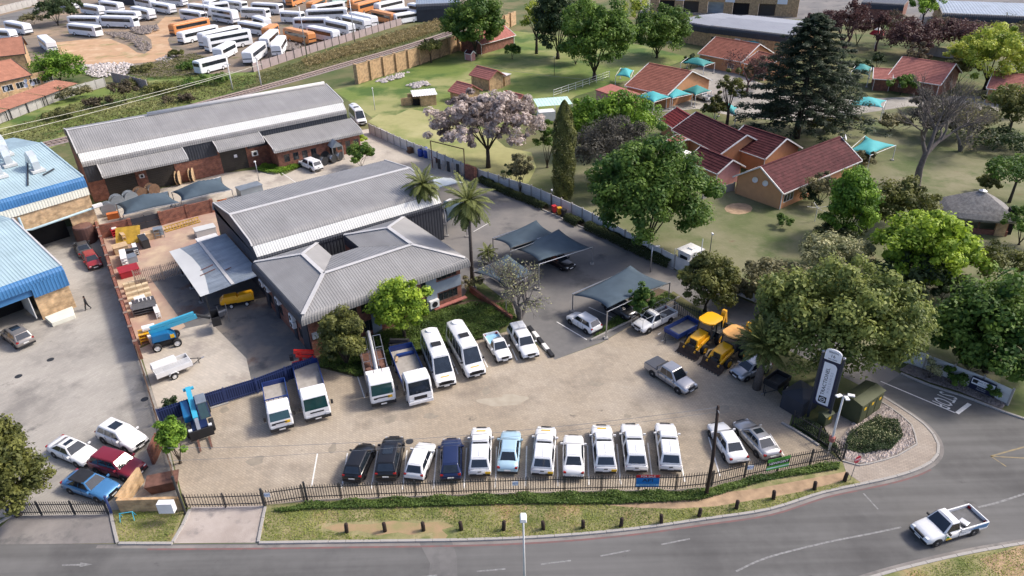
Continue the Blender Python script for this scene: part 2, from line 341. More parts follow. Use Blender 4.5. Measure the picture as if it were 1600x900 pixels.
mk('bark', (.06, .048, .036), .95, 0, .3, 4, bump=.5); mk('bark_ash', (.13, .112, .10), .95, 0, .25, 3); mk('bark_grey', (.16, .145, .135), .95, 0, .25, 3, bump=.4); mk('bark_dark', (.05, .04, .035), .95, 0, .3, 4); mk('bark_red', (.085, .045, .045), .95, 0, .25, 3); mk('bark_palm', (.10, .085, .075), .95, 0, .25, 6)
mk('stone_pale', (.50, .43, .38), .9, 0, .3, 2, rnd=.2); mk('stone_dark', (.20, .17, .155), .9, 0, .3, 2); mk('rubble', (.46, .42, .40), .95, 0, .4, 2); mk('rail_steel', (.20, .15, .13), .5, .5); mk('sleeper', (.20, .16, .145), .95); mk('ballast', (.27, .22, .20), .95, 0, .3, 4, bump=.4)
mk('wire', (.30, .30, .29), .5, .4); mk('wire_pale', (.55, .54, .44), .5); mk('pole_white', (.60, .60, .585), .6); mk('soil_dry', (.36, .235, .14), .95, c2=(.25, .22, .10), scale=1.3, detail=9, bump=.3); mk('soil', (.36, .25, .155), .95, 0, .25, 1.5, bump=.3)
LEAF = dict(green2=((0.060, 0.125, 0.021), (0.198, 0.307, 0.051)),
 fresh=((0.080, 0.175, 0.023), (0.278, 0.427, 0.052)), lime=((0.125, 0.219, 0.020), (0.439, 0.569, 0.062)), olive=((0.066, 0.081, 0.023), (0.212, 0.219, 0.057)), green=((0.044, 0.106, 0.020), (0.168, 0.259, 0.047)),
 dark=((0.026, 0.051, 0.020), (0.089, 0.125, 0.046)), cedar=((.026, .042, .024), (.072, .098, .052)), blossom=((.27, .215, .19), (.72, .62, .56)), acacia=((0.175, 0.259, 0.031), (0.557, 0.595, 0.093)),
 greyg=((0.109, 0.110, 0.057), (0.293, 0.265, 0.129)), brown=((0.073, 0.059, 0.039), (0.171, 0.140, 0.085)), grey=((0.065, 0.060, 0.048), (0.150, 0.140, 0.112)), pale=((0.145, 0.170, 0.071), (0.554, 0.536, 0.299)), maroon=((0.061, 0.029, 0.029), (0.140, 0.076, 0.068)), palm=((0.059, 0.084, 0.020), (0.248, 0.271, 0.088)), ivy=((0.036, 0.081, 0.019), (0.191, 0.271, 0.062)), grass=((0.132, 0.194, 0.031), (0.380, 0.401, 0.104)), hedge=((0.029, 0.046, 0.016), (0.084, 0.104, 0.037)), drygrass=((0.220, 0.176, 0.083), (0.462, 0.374, 0.187)), willow=((0.084, 0.122, 0.031), (0.312, 0.350, 0.093)), scrub=((0.080, 0.096, 0.031), (0.248, 0.240, 0.088)), dryleaf=((0.198, 0.110, 0.055), (0.330, 0.209, 0.110)))
for k, (a, b) in LEAF.items(): mk_leaf('leaf_'+k, a, b)

# ================================================================ the ground
GREEN, DRY, DIRT = (.075, .118, .030), (.27, .235, .115), (.33, .20, .115)
mk_ground('m_ground', [((.105, .12, .045), .6, 0, 0, 0), ((.175, .155, .075), .05, .52, .08, 7), ((.07, .10, .030), .11, .55, .07, 7), ((.20, .155, .09), .3, .66, .06, 7)], bump=.6, bscale=2.5)
mk_ground('m_lawn_far', [((.145, .195, .046), .8, 0, 0, 0), ((.29, .285, .12), .045, .53, .08, 7), ((.070, .125, .028), .09, .56, .06, 7)], bump=.4, bscale=3)
mk_ground('m_lawn', [((.140, .150, .070), .8, 0, 0, 0), ((.22, .205, .125), .09, .54, .10, 8), ((.092, .12, .042), .16, .57, .08, 8), ((.155, .11, .065), .22, .70, .05, 7)], bump=.4, bscale=3)
mk_ground('m_lawn_sunlit', [((.33, .315, .14), .8, 0, 0, 0), ((.20, .23, .075), .12, .55, .10, 7), ((.40, .37, .19), .08, .6, .08, 7)], bump=.3, bscale=3)  # paler lawn colour, with the sunlight on the grass painted in
mk_ground('m_verge', [((.20, .20, .085), 1.2, 0, 0, 0), ((.32, .27, .145), .35, .50, .12, 8), ((.13, .155, .05), .6, .56, .10, 8), ((.40, .25, .145), .16, .62, .06, 8)], bump=.6, bscale=5)
mk_ground('m_dirt', [((.46, .295, .175), .7, 0, 0, 0), ((.24, .22, .09), .12, .60, .05, 8), ((.56, .40, .26), .2, .58, .08, 8)], bump=.4, bscale=3)
mk_ground('m_yard_dirt', [((.215, .175, .135), .7, 0, 0, 0), ((.34, .245, .165), .05, .57, .06, 8), ((.115, .115, .055), .13, .60, .05, 8), ((.12, .10, .085), .3, .63, .06, 8)], bump=.5, bscale=3)
mk_ground('m_asphalt', [((.122, .120, .116), 1.5, 0, 0, 0), ((.150, .147, .142), .08, .52, .12, 6), ((.096, .094, .092), .14, .60, .09, 7), ((.075, .073, .072), .5, .70, .04, 8)], streak=(.035, 1.1, .2), rough=.85, bump=.12, bscale=30)
mk_ground('m_asphalt_park', [((.155, .150, .145), 1.5, 0, 0, 0), ((.215, .20, .185), .09, .52, .09, 6), ((.105, .103, .102), .16, .60, .05, 7)], rough=.85, bump=.12, bscale=30)
mk_ground('m_asphalt_old', [((.155, .150, .145), 1.5, 0, 0, 0), ((.23, .20, .17), .25, .56, .06, 7), ((.15, .085, .06), .15, .62, .05, 6), ((.095, .095, .098), .3, .60, .05, 7)], rough=.85, bump=.15, bscale=25)
mk_ground('m_pavers', [((.365, .305, .232), 2.5, 0, 0, 0), ((.425, .368, .295), .07, .52, .10, 7), ((.262, .222, .175), .16, .58, .08, 8), ((.19, .165, .135), .55, .70, .04, 8), ((.47, .42, .35), .3, .72, .05, 8)], bump=.3, bscale=14, brick=(1.25, R(35), .62, .55))
mk_ground('m_concrete_yard', [((.32, .298, .265), 1.2, 0, 0, 0), ((.405, .378, .335), .10, .52, .10, 7), ((.235, .22, .20), .20, .58, .07, 8), ((.18, .17, .155), .45, .68, .05, 8)], bump=.25, bscale=12, brick=(.9, R(-58), .75, .35))
mk_ground('m_drive', [((.45, .40, .335), 1.2, 0, 0, 0), ((.52, .47, .40), .12, .52, .10, 7), ((.34, .30, .26), .25, .60, .06, 7)], bump=.2, bscale=12, brick=(.8, R(35), .75, .35))
mk_ground('m_red_pave', [((.41, .30, .225), 1.2, 0, 0, 0), ((.36, .215, .175), .11, .52, .10, 7), ((.51, .385, .265), .2, .58, .08, 7)], bump=.25, bscale=12)
mk_ground('m_apron', [((.34, .29, .255), 1.2, 0, 0, 0), ((.43, .375, .335), .25, .52, .10, 7), ((.22, .20, .19), .45, .60, .06, 7)], bump=.2, bscale=12)
mk_ground('m_apron_grey', [((.20, .185, .175), 1.2, 0, 0, 0), ((.27, .25, .23), .25, .55, .10, 7), ((.14, .135, .13), .45, .60, .06, 7)], bump=.2, bscale=12)
mk_ground('m_side_pave', [((.335, .285, .24), 2, 0, 0, 0), ((.40, .35, .30), .15, .53, .10, 7)], bump=.2, bscale=12, brick=(1.4, R(20), .6, .6))
mk_ground('m_bed', [((.10, .075, .05), 2, 0, 0, 0), ((.17, .12, .08), .5, .55, .1, 7)], bump=.5, bscale=6)
mk_ground('m_water', [((.10, .12, .12), 2, 0, 0, 0)], bump=0)

def sheet(name, pts, z, mat):
    return MB().poly(px_poly(pts, z)).build(name, mat, kind='structure')
g = MB(); g.poly([(-1500, -300, 0), (1500, -300, 0), (1500, 2500, 0), (-1500, 2500, 0)]); g.build('ground', 'm_ground', kind='structure')
sheet('lawn', [(585, 195), (700, 245), (745, 280), (830, 312), (905, 347), (1000, 397), (1060, 425), (1180, 470), (1440, 575), (1580, 632), (1700, 640), (1750, 300), (1700, 170), (1540, 150), (1330, 170), (1100, 200), (1030, 170), (900, 210), (800, 240), (700, 200)], .004, 'm_lawn')
sheet('lawn', [(520, 140), (560, 132), (650, 105), (725, 78), (800, 48), (1000, 70), (1080, 90), (1000, 120), (900, 150), (830, 195), (760, 200), (690, 235), (590, 190)], .006, 'm_lawn_far')
sheet('sunlit_lawn', [(575, 190), (592, 178), (618, 180), (640, 170), (672, 176), (700, 172), (735, 196), (762, 206), (790, 230), (830, 238), (838, 262), (826, 285), (800, 296), (745, 278), (690, 250)], .012, 'm_lawn_sunlit')  # sunlit part of the lawn, its brightness put into the colour
sheet('bus_yard', [(-150, 70), (20, 90), (100, 105), (170, 112), (215, 118), (300, 122), (400, 112), (540, 65), (640, 33), (720, 10), (760, -10), (500, -40), (-150, -40)], .004, 'm_yard_dirt')
sheet('dirt_patch', spline([(70, 68), (130, 62), (185, 62), (215, 80), (232, 85), (240, 70), (226, 52), (240, 36), (256, 22), (290, 28), (272, 52), (262, 70), (275, 88), (250, 97), (200, 101), (140, 105), (110, 95)], 4) if False else [(70, 68), (130, 62), (170, 60), (200, 72), (214, 82), (226, 84), (238, 75), (236, 62), (226, 54), (235, 44), (248, 36), (258, 26), (290, 27), (285, 38), (270, 50), (262, 62), (266, 74), (276, 82), (262, 92), (235, 97), (200, 100), (150, 103), (118, 97), (95, 85)], .012, 'm_dirt')
sheet('embankment_grass', [(0, 195), (110, 150), (240, 120), (400, 112), (400, 130), (345, 150), (210, 185), (0, 260)], .01, 'm_lawn_far')
sheet('far_road', [(-60, 34), (0, 25), (62, 9), (62, 22), (0, 40), (-60, 48)], .012, 'm_asphalt_park')
# main street and side street
KERB = [(-60, 851), (0, 850), (200, 849), (400, 848), (700, 845), (850, 839), (1000, 823), (1100, 806), (1200, 783)]
KERB2 = [(1200, 801-0), ]
kerb_px = [(-60, 851), (90, 850), (190, 850), (270, 850), (405, 849), (550, 847), (700, 845), (800, 842), (900, 836), (1000, 826), (1100, 812), (1200, 797), (1283, 771), (1347, 757), (1400, 745), (1440, 731), (1463, 714), (1465, 692), (1448, 668), (1422, 648), (1394, 630), (1366, 613)]
kerb_line = spline([P(*p) for p in kerb_px], 5)
south_px = [(1640, 846), (1600, 850), (1500, 868), (1400, 892), (1300, 920), (1150, 945), (900, 960), (400, 965), (-60, 968)]
south_line = spline([P(*p) for p in south_px], 4)
right_kerb_px = [(1407, 584), (1450, 602), (1500, 618), (1540, 633), (1565, 643), (1600, 655), (1650, 668)]
right_line = spline([P(*p) for p in right_kerb_px], 4)
up_left = [P(*p) for p in [(1366, 613), (1300, 580), (1200, 530), (1120, 492), (1060, 462), (1000, 432), (940, 400)]]
up_right = [P(*p) for p in [(1407, 584), (1300, 530), (1180, 476), (1100, 440), (1052, 421), (1000, 396), (920, 360), (872, 339), (800, 306), (760, 286)]]
road = MB()
poly = [Vector((p.x, p.y, .008)) for p in kerb_line]+[Vector((p.x, p.y, .008)) for p in right_line]+[Vector((p.x, p.y, .008)) for p in south_line]
road.poly(poly); road.build('street', 'm_asphalt', kind='structure')
sd_ = MB(); sd_.poly([Vector((p.x, p.y, .010)) for p in up_left+list(reversed(up_right))]); 
lot = [(740, 262), (760, 285), (800, 306), (872, 339), (920, 360), (1052, 421), (1180, 476), (1300, 531), (1407, 584), (1366, 613), (1250, 556), (1160, 512), (1086, 478), (1052, 455), (1000, 500), (940, 535), (867, 562), (842, 540), (818, 508), (790, 470), (740, 430), (722, 470), (640, 470), (620, 380), (650, 320), (700, 285)]
sheet('parking_lot', lot, .010, 'm_asphalt_park')
sheet('paved_yard', [(252, 650), (290, 640), (490, 572), (560, 590), (640, 560), (760, 528), (800, 515), (840, 540), (867, 562), (940, 536), (1000, 500), (1052, 470), (1080, 490), (1180, 570), (1240, 640), (1232, 668), (1275, 692), (1316, 722), (1264, 729), (1161, 750), (1092, 768), (960, 770), (800, 774), (580, 782), (478, 786), (415, 792), (290, 793)], .006, 'm_pavers')
sheet('works_yard', [(-120, 540), (-60, 470), (0, 430), (0, 395), (20, 372), (150, 345), (217, 552), (252, 650), (288, 800), (287, 799), (190, 803), (60, 807), (-120, 812)], .006, 'm_concrete_yard')
sheet('storage_yard', [(150, 352), (335, 320), (345, 372), (290, 425), (335, 500), (278, 520), (220, 540), (217, 552)], .008, 'm_red_pave')
sheet('storage_apron', [(233, 432), (300, 408), (345, 380), (420, 440), (520, 545), (494, 572), (365, 615), (252, 650), (222, 556), (290, 510)], .012, 'm_asphalt_old')
sheet('bare_strip', [(218, 545), (282, 515), (330, 505), (385, 560), (395, 605), (310, 632), (252, 655)], .017, 'm_drive')
sheet('drive', [(150, 352), (135, 322), (176, 312), (281, 288), (352, 270), (430, 262), (440, 275), (560, 222), (566, 203), (600, 198), (690, 245), (748, 275), (735, 300), (700, 300), (600, 330), (400, 400), (335, 330)], .004, 'm_drive')
sheet('gate_apron', [(299, 792), (415, 790), (404, 848), (271, 849)], .012, 'm_apron')
sheet('gate_apron', [(20, 806), (172, 804), (184, 849), (-30, 851)], .012, 'm_apron_grey')
sheet('corner_pavement', [(1316, 722), (1300, 700), (1285, 660), (1350, 618), (1366, 613), (1394, 630), (1422, 648), (1448, 668), (1465, 692), (1463, 714), (1440, 731), (1400, 745), (1347, 757), (1322, 740)], .10, 'm_side_pave')
sheet('verge', [(415, 790), (478, 785), (580, 781), (800, 773), (960, 769), (1092, 768), (1161, 750), (1264, 729), (1316, 722), (1322, 740), (1347, 757), (1283, 771), (1200, 797), (1100, 812), (1000, 826), (900, 836), (800, 842), (700, 845), (550, 847), (405, 848)], .09, 'm_verge')
sheet('verge', [(176, 798), (290, 797), (270, 849), (186, 849)], .09, 'm_verge')
sheet('verge', [(1380, 900), (1400, 893), (1500, 869), (1600, 851), (1660, 845), (1700, 960), (1200, 1000), (1200, 950)], .09, 'm_verge')
sheet('footpath_soil', spline([P(*p) for p in [(0, 0)]], 1) and [(930, 789), (1000, 787), (1060, 783), (1120, 772), (1180, 765), (1250, 752), (1322, 738), (1318, 752), (1250, 770), (1180, 782), (1120, 792), (1060, 796), (1000, 795)], .094, 'soil')
sheet('soil_patch', [(505, 826), (530, 819), (575, 821), (615, 815), (650, 819), (690, 816), (712, 823), (690, 829), (700, 838), (694, 846), (678, 845), (676, 834), (640, 837), (622, 833), (590, 838), (560, 830), (530, 833)], .094, 'soil_dry')
sheet('soil_patch', [(1530, 875), (1600, 852), (1680, 846), (1690, 905), (1600, 905), (1560, 900)], .094, 'soil')
sheet('planting_bed', [(497, 572), (560, 590), (640, 560), (690, 537), (760, 530), (806, 500), (800, 470), (735, 470), (690, 478), (560, 530), (490, 550)], .10, 'm_bed')
sheet('planting_bed', [(925, 530), (1060, 465), (1040, 455), (1010, 445), (960, 500)], .11, 'm_bed')
sheet('gravel_bed', [(1318, 715), (1310, 690), (1345, 640), (1368, 625), (1400, 645), (1425, 668), (1430, 695), (1395, 715), (1355, 728), (1322, 722)], .14, 'stone_dark')
sheet('gravel_bed', [(1405, 580), (1420, 570), (1470, 588), (1520, 606), (1572, 632), (1565, 641), (1500, 614), (1450, 598)], .12, 'stone_dark')
sheet('hedge_bed', [(742, 282), (760, 285), (872, 338), (1052, 419), (1060, 424), (1000, 393), (905, 345), (830, 310), (760, 282)], .08, 'm_bed')
sheet('far_yard', [(930, 165), (1000, 178), (1090, 170), (1150, 182), (1260, 192), (1330, 180), (1420, 166), (1560, 175), (1560, 150), (1450, 150), (1340, 155), (1250, 150), (1175, 125), (1110, 100), (1040, 120), (1000, 140)], .014, 'm_concrete_yard')
sheet('far_street', [(1000, -30), (1000, 20), (1240, 30), (1400, 40), (1640, 45), (1640, -30)], .01, 'm_asphalt_park')
sheet('soil_ring', [(1130+22*math.cos(a*.5236)+24, 326+9*math.sin(a*.5236)) for a in range(12)], .012, 'soil')

# kerbs: stones one metre long laid end to end
def kerb(line, name, h=.15, w=.22, step=1.25, mat='concrete', gap=.02):
    root = thing(name, None, None); root['kind'] = 'structure'
    me = mesh_of(MB().box((0, 0, h/2-.02), (step-gap, w, h+.04)), 'kerb_stone', mat, bev=.02)
    pts = resample(line, step)
    for a, b in zip(pts, pts[1:]):
        m = (a+b)/2; d = b-a
        o = share('kerb_stone', me, root, (m.x, m.y, random.uniform(-.006, .006)), math.atan2(d.y, d.x)); o.scale = ((d.length-gap)/(step-gap), 1, 1)
def off_line(line, d):
    out = []
    for i, p in enumerate(line):
        t = (line[min(i+1, len(line)-1)]-line[max(i-1, 0)]).normalized(); out.append(p+Vector((-t.y, t.x, 0))*d)
    return out
i0 = next(i for i, p in enumerate(kerb_line) if p.x > G(404, 848)[0])
kerb(kerb_line[i0:], 'street_kerb', .14)
kerb([P(186, 850), P(230, 850), P(270, 850)], 'street_kerb', .14)
kerb([P(184, 849), P(178, 825), P(173, 800)], 'apron_kerb', .14); kerb([P(270, 848), P(284, 825), P(297, 797)], 'apron_kerb', .14); kerb([P(404, 848), P(409, 820), P(415, 793)], 'apron_kerb', .14); kerb([P(-10, 823), P(18, 806)], 'apron_kerb', .14)
kerb(right_line, 'side_street_kerb', .14); kerb(south_line[:16], 'street_kerb', .14)
kerb([P(*p) for p in [(760, 286), (800, 306), (872, 339), (920, 360), (1052, 421)]], 'lot_kerb', .14)
kerb([P(*p) for p in [(923, 532), (1000, 494), (1062, 464)]], 'lot_kerb', .14)
kerb([P(*p) for p in [(1316, 722), (1345, 730), (1398, 716), (1432, 696), (1426, 668), (1402, 646), (1370, 626)]], 'gravel_kerb', .2, .12)
kerb([P(*p) for p in [(1221, 661), (1250, 677), (1280, 697)]], 'yard_kerb', .14); 
# gutter strips and road paint
def strip(line, w, z, name, mat, parent=None, off=0):
    line = off_line(line, off) if off else line
    a = off_line(line, w/2); b = off_line(line, -w/2); mb = MB()
    for i in range(len(line)-1):
        mb.quad((a[i].x, a[i].y, z), (b[i].x, b[i].y, z), (b[i+1].x, b[i+1].y, z), (a[i+1].x, a[i+1].y, z))
    return mb.build(name, mat, kind='structure')
strip(kerb_line[8:], .26, .012, 'gutter', 'm_apron_grey', off=-.26)
cut = [p for p in kerb_line if G(225, 850)[0] < p.x and p.y < G(1440, 731)[1]+.4]
strip(cut[:72], .16, .013, 'no_stopping_line', 'red_paint', off=-.47)
strip(south_line[:16], .3, .012, 'gutter', 'm_apron_grey', off=-.25)
def dash(a, b, w, mat='road_paint', z=.016): strip([P(*a), P(*b)], w, z, 'lane_marking', mat)
for a, b in (((655, 902), (683, 899)), ((745, 893), (790, 889)), ((845, 882), (892, 876)), ((938, 869), (985, 860)), ((1033, 851), (1078, 842))): dash(a, b, .12)
strip(spline([P(*p) for p in [(1150, 893), (1200, 871), (1290, 848), (1360, 834), (1408, 824)]], 4), .14, .016, 'lane_marking', 'road_paint')
strip(spline([P(*p) for p in [(1528, 793), (1560, 785), (1600, 772), (1640, 760)]], 4), .16, .016, 'lane_marking', 'road_paint')
dash((1548, 713), (1602, 698), .14, 'yellow_paint'); dash((1548, 713), (1602, 716), .12, 'yellow_paint'); dash((1548, 713), (1572, 729), .10, 'yellow_paint'); dash((1349, 771), (1372, 796), .12)
dash((1376, 596), (1492, 645), .12, 'bay_paint'); dash((1495, 646), (1515, 631), .34, 'bay_paint')
MB().poly(px_poly([(655, 848), (706, 846), (714, 870), (716, 960), (662, 960), (672, 880)], .0125)).build('road_patch', 'm_asphalt_park', kind='structure')
# small painted arrow and tyre marks near the works gate
mb = MB(); 
mb.poly([P(97, 882)+Vector((0, 0, .016)), P(125, 881.3)+Vector((0, 0, .016)), P(126, 879)+Vector((0, 0, .016)), P(145, 882)+Vector((0, 0, .016)), P(124, 886.5)+Vector((0, 0, .016)), P(125, 884)+Vector((0, 0, .016)), P(97, 884.5)+Vector((0, 0, .016))]).build('arrow_marking', 'road_paint', kind='structure')
# STOP painted on the side street, read from the side street
c = P(1474, 625); a_ = P(1480, 614)-P(1466, 636); 
tm = text_mesh('STOP', 1.5, 'bay_paint', 'stop_marking', .0)
d_ = (P(1492, 645)-P(1376, 596)).normalized(); ang = math.atan2(d_.y, d_.x)
tm.transform(Matrix.Rotation(ang-R(90), 4, 'Z') @ Matrix.Diagonal((.66, 1.45, 1, 1)))
o = bpy.data.objects.new('stop_marking', tm); col.objects.link(o); o.location = (c.x, c.y, .018); o['kind'] = 'structure'
# oil stains, a worn patch and two iron covers on the yards
mk('stain', (.31, .268, .205), .8, c2=(.225, .195, .155), scale=2.2, detail=8); mk('worn', (.41, .362, .285), .9, c2=(.345, .30, .23), scale=1.6, detail=8)
def blob(name, px, rx, ry, mat, z=.0105):
    c0 = P(*px); ph = random.uniform(0, 6); MB().poly([(c0.x+rx*math.cos(k*.349)*(1+.25*math.sin(3*k*.349+ph)), c0.y+ry*math.sin(k*.349)*(1+.25*math.cos(2*k*.349+ph)), z) for k in range(18)]).build(name, mat, kind='structure')
for x, y in ((555, 772-18), (700, 735), (895, 735), (1020, 735), (520, 700), (455, 640), (610, 655), (672, 650), (760, 610), (930, 600), (1130, 640), (400, 720), (350, 640), (980, 650), (1100, 690), (1060, 735)): blob('oil_stain', (x, y), random.uniform(.3, .8), random.uniform(.25, .6), 'stain')
blob('worn_patch', (788, 627), 2.2, .8, 'worn'); blob('worn_patch', (800, 622), 1.2, .5, 'worn', .0107)
for x, y in ((79, 562), (29, 588), (226, 624), (640, 690)): p = P(x, y); MB().lathe([(.34, .004), (.34, .02), (.3, .024)], 14, (p.x, p.y, 0)).build('iron_cover', 'steel_dark', kind='structure')
# parking bay lines
def bay(a, b, w=.11, z=.020): strip([P(*a), P(*b)], w, z, 'bay_line', 'bay_paint')
for a, b in (((496, 709), (487, 760)), ((543, 708), (534, 762)), ((590, 705), (580, 764)), ((636, 704), (629, 765)), ((683, 702), (677, 764)), ((729, 700), (725, 763)), ((776, 698), (774, 762)), ((823, 697), (821, 760)), ((870, 696), (872, 760)), ((918, 696), (920, 758)), ((964, 694), (970, 757)), ((1012, 692), (1020, 755)), ((1058, 690), (1070, 753)), ((1107, 683), (1125, 744)), ((1152, 678), (1172, 720)), ((1203, 678), (1225, 712)),
    ((556, 580), (570, 622)), ((627, 560), (640, 600)), ((698, 545), (716, 585)), ((748, 545), (762, 574)), ((870, 503), (917, 531)), ((920, 480), (965, 500)), ((1033, 520), (1028, 523)), ((800, 545), (808, 563)), ((945, 440), (970, 428)), ((440, 270), (462, 285)), ((478, 262), (495, 272)), ((740, 362), (765, 348))): bay(a, b)
# ================================================================ buildings
def window(root, c, w, h, ang, out, mat='glass_dark', frame='window_frame', mull=1, name='window'):
    """window in a wall; c centre (x,y,z) in the root frame, ang wall direction, out = outward unit xy"""
    fr = MB(); t = .06; e = Vector((math.cos(ang), math.sin(ang), 0)); n = Vector((out[0], out[1], 0)); c = Vector(c)+n*.03
    for sx in (-1, 1): fr.box(c+e*sx*(w/2-t/2), (t, .09, h), ang)
    for sz in (-1, 1): fr.box(c+Vector((0, 0, sz*(h/2-t/2))), (w-2*t, .088, t), ang)
    for k in range(1, mull+1): fr.box(c+e*(-w/2+w*k/(mull+1)), (.05, .085, h-2*t), ang)
    f = fr.build(name, frame, root); MB().box(c-n*.01, (w-2*t, .03, h-2*t), ang).build('pane', mat, f); return f
def aircon(root, c, ang, out, s=1.0):
    b = MB().box((c[0]+out[0]*.2, c[1]+out[1]*.2, c[2]), (1.0*s, .4, .8*s), ang).build('air_conditioner', 'trim_white', root, bev=.03)
    cc = Vector((c[0]+out[0]*.41, c[1]+out[1]*.41, c[2])); e = Vector((math.cos(ang), math.sin(ang), 0)); mb = MB()
    pts = [cc+e*math.cos(a)*.3*s+Vector((0, 0, math.sin(a)*.3*s)) for a in [k*math.pi/6 for k in range(12)]]; mb.loft([[p for p in pts], [p+Vector((out[0], out[1], 0))*.02 for p in pts]]).build('fan_grille', 'plastic_black', b)
def dish(root, c, out, up=.35, r=.42, arm=.4):
    o = Vector((out[0], out[1], up)).normalized(); x = o.cross(Vector((0, 0, 1))).normalized(); y = x.cross(o); c = Vector(c); mb = MB(); rings = []
    for k in range(4):
        rr = r*k/3; rings.append([c+o*(arm+.15*(k/3)**2)+(x*math.cos(a)+y*math.sin(a))*max(rr, .01) for a in [j*math.pi/6 for j in range(12)]])
    mb.loft(rings, cap=False); mb.beam(c, c+o*arm, .05, .05); mb.build('satellite_dish', 'trim_white', root)
BULL = [(0, 0), (.35, -.05), (.62, -.20), (.80, -.45), (.86, -.75)]          # rounded eave, from top out and down

# --- long brick warehouse at the back
wh = thing('warehouse', 'long brick warehouse with grey ribbed roof and white skylight strip at the back', 'warehouse', (-62.38, 99.67), R(34.7))
L, W, ze, zb, zr = 41.65, 15.84, 5.9, 7.75, 9.25
rf = MB(); prof = [(-.7, zb-.15), (0, ze), ]
bp = [(W+.1, zb-1.4), (W-.2, zb-.6), (W-.8, zb), (W/2, zr), (1.9, zb+.18), (1.5, zb+.06), (1.2, zb-.18), (1.08, zb-.34)]
corr_extrude(rf, (0, 0, 0), (L, 0, 0), (0, 1, 0), bp, .32, .03); roof = rf.build('roof', 'roof_grey', wh)
mb = MB(); corr_extrude(mb, (0, 0, 0), (L, 0, 0), (0, 1, 0), [(1.07, zb-.36), (.12, zb-1.42)], .32, .03); mb.build('skylight_strip', 'sheet_white', wh)
mb = MB(); corr_extrude(mb, (0, 0, 0), (L, 0, 0), (0, 1, 0), [(.11, zb-1.44), (-.02, zb-1.62), (-.06, ze-.25)], .32, .03); mb.build('eave_sheet', 'roof_grey', wh)
mb = MB(); mb.tube([(11.5, W/2, zr+.22), (L-.3, W/2, zr+.22)], .34, 10); mb.build('ridge_vent', 'roof_cap', roof, smooth=True)
mb = MB(); mb.box((5.5, W/2, zr+.04), (11, .5, .06)); mb.build('ridge_cap', 'roof_cap', roof)
for u in (-.06, L+.06):
    mb = MB(); ed = [(d, z) for d, z in bp]
    for i in range(len(ed)-1): mb.beam((u, ed[i][0], ed[i][1]+.03), (u, ed[i+1][0], ed[i+1][1]+.03), .16, .12)
    mb.build('verge_trim', 'roof_cap', wh)
holes = [(2.2, 6.4, 0, 4.3), (8.0, 12.1, 0, 4.3), (19.2, 23.4, 0, 4.3)]
mb = MB(); wall_panel(mb, (0, .12), (L, .12), 0, 3.2, [(h[0], h[1], h[2], 3.2) for h in holes], .22)
wall_panel(mb, (2.0, .12), (12.4, .12), 3.2, 4.6, [(.2, 4.4, 3.2, 4.3), (6.0, 10.1, 3.2, 4.3)], .22); wall_panel(mb, (18.9, .12), (23.7, .12), 3.2, 4.6, [(.3, 4.5, 3.2, 4.3)], .22)
mb.box((.12, W/2, 2.9), (.22, W-.5, 5.8)); mb.box((L-.12, W/2, 2.9), (.22, W-.5, 5.8)); mb.box((L/2, W-.2, 2.9), (L, .22, 5.8)); mb.build('wall', 'brick_red', wh)
mb = MB(); corr_extrude(mb, (0, 0, 0), (L, 0, 0), (0, 1, 0), [(.06, ze-.2), (.055, 4.6)], .4, .04)
for a, b in ((0, 2.0), (12.4, 18.9), (23.7, L)): corr_extrude(mb, (a, 0, 0), (b, 0, 0), (0, 1, 0), [(.055, 4.6), (.05, 3.2)], .4, .04)
for u in (0.0, L): mb.poly([(u, y, z) for y, z in [(.3, 5.8)]+[(d, z) for d, z in reversed(bp[2:])]+[(W-.3, 5.8)]] if False else [(u, .25, 5.8), (u, .2, zb-1.5), (u, 1.1, zb-.4), (u, 1.6, zb), (u, W/2, zr-.05), (u, W-.8, zb-.05), (u, W-.3, 5.8)])
mb.build('cladding', 'clad_dark', wh)
for h in holes:
    mb = MB()
    for k in range(14): mb.box(((h[0]+h[1])/2, .24, .155+k*.307), (h[1]-h[0], .06, .29))
    mb.build('roller_door', 'roller_door', wh)
def canopy(u0, u1, v, z0, z1, nm='canopy'):
    mb = MB(); corr_extrude(mb, (u0, 0, 0), (u1, 0, 0), (0, -1, 0), [(-.02, z0), (v*.75, z1+.5), (v*.9, z1+.3), (v, z1), (v+.03, z1-.3)], .3, .03); c = mb.build(nm, 'roof_grey', wh)
    for u in (u0, u1): mb = MB(); mb.beam((u, 0, z0+.03), (u, -v*.75, z1+.53), .14, .1); mb.beam((u, -v*.75, z1+.53), (u, -v-.03, z1-.1), .14, .1); mb.build('verge_trim', 'roof_cap', c)
canopy(1.9, 13.9, 2.7, 5.6, 4.5); canopy(18.6, 26.0, 2.3, 5.6, 4.6)
mb = MB(); corr_extrude(mb, (26.6, 0, 0), (42.2, 0, 0), (0, -1, 0), [(-.02, 4.75), (3.9, 3.75), (4.3, 3.6), (4.55, 3.35), (4.6, 3.0)], .3, .03); ex = mb.build('annex_roof', 'roof_grey', wh)
for u in (26.6, 42.2): mb = MB(); mb.beam((u, 0, 4.78), (u, -3.9, 3.78), .14, .1); mb.beam((u, -3.9, 3.78), (u, -4.62, 3.1), .14, .1); mb.build('verge_trim', 'roof_cap', ex)
wins = [(1.0+k*1.55, 1.95+k*1.55, 1.0, 2.3) for k in range(9) if k not in (4, 5)]
mb = MB(); wall_panel(mb, (27.1, -4.1), (41.7, -4.1), 0, 3.4, wins, .22)
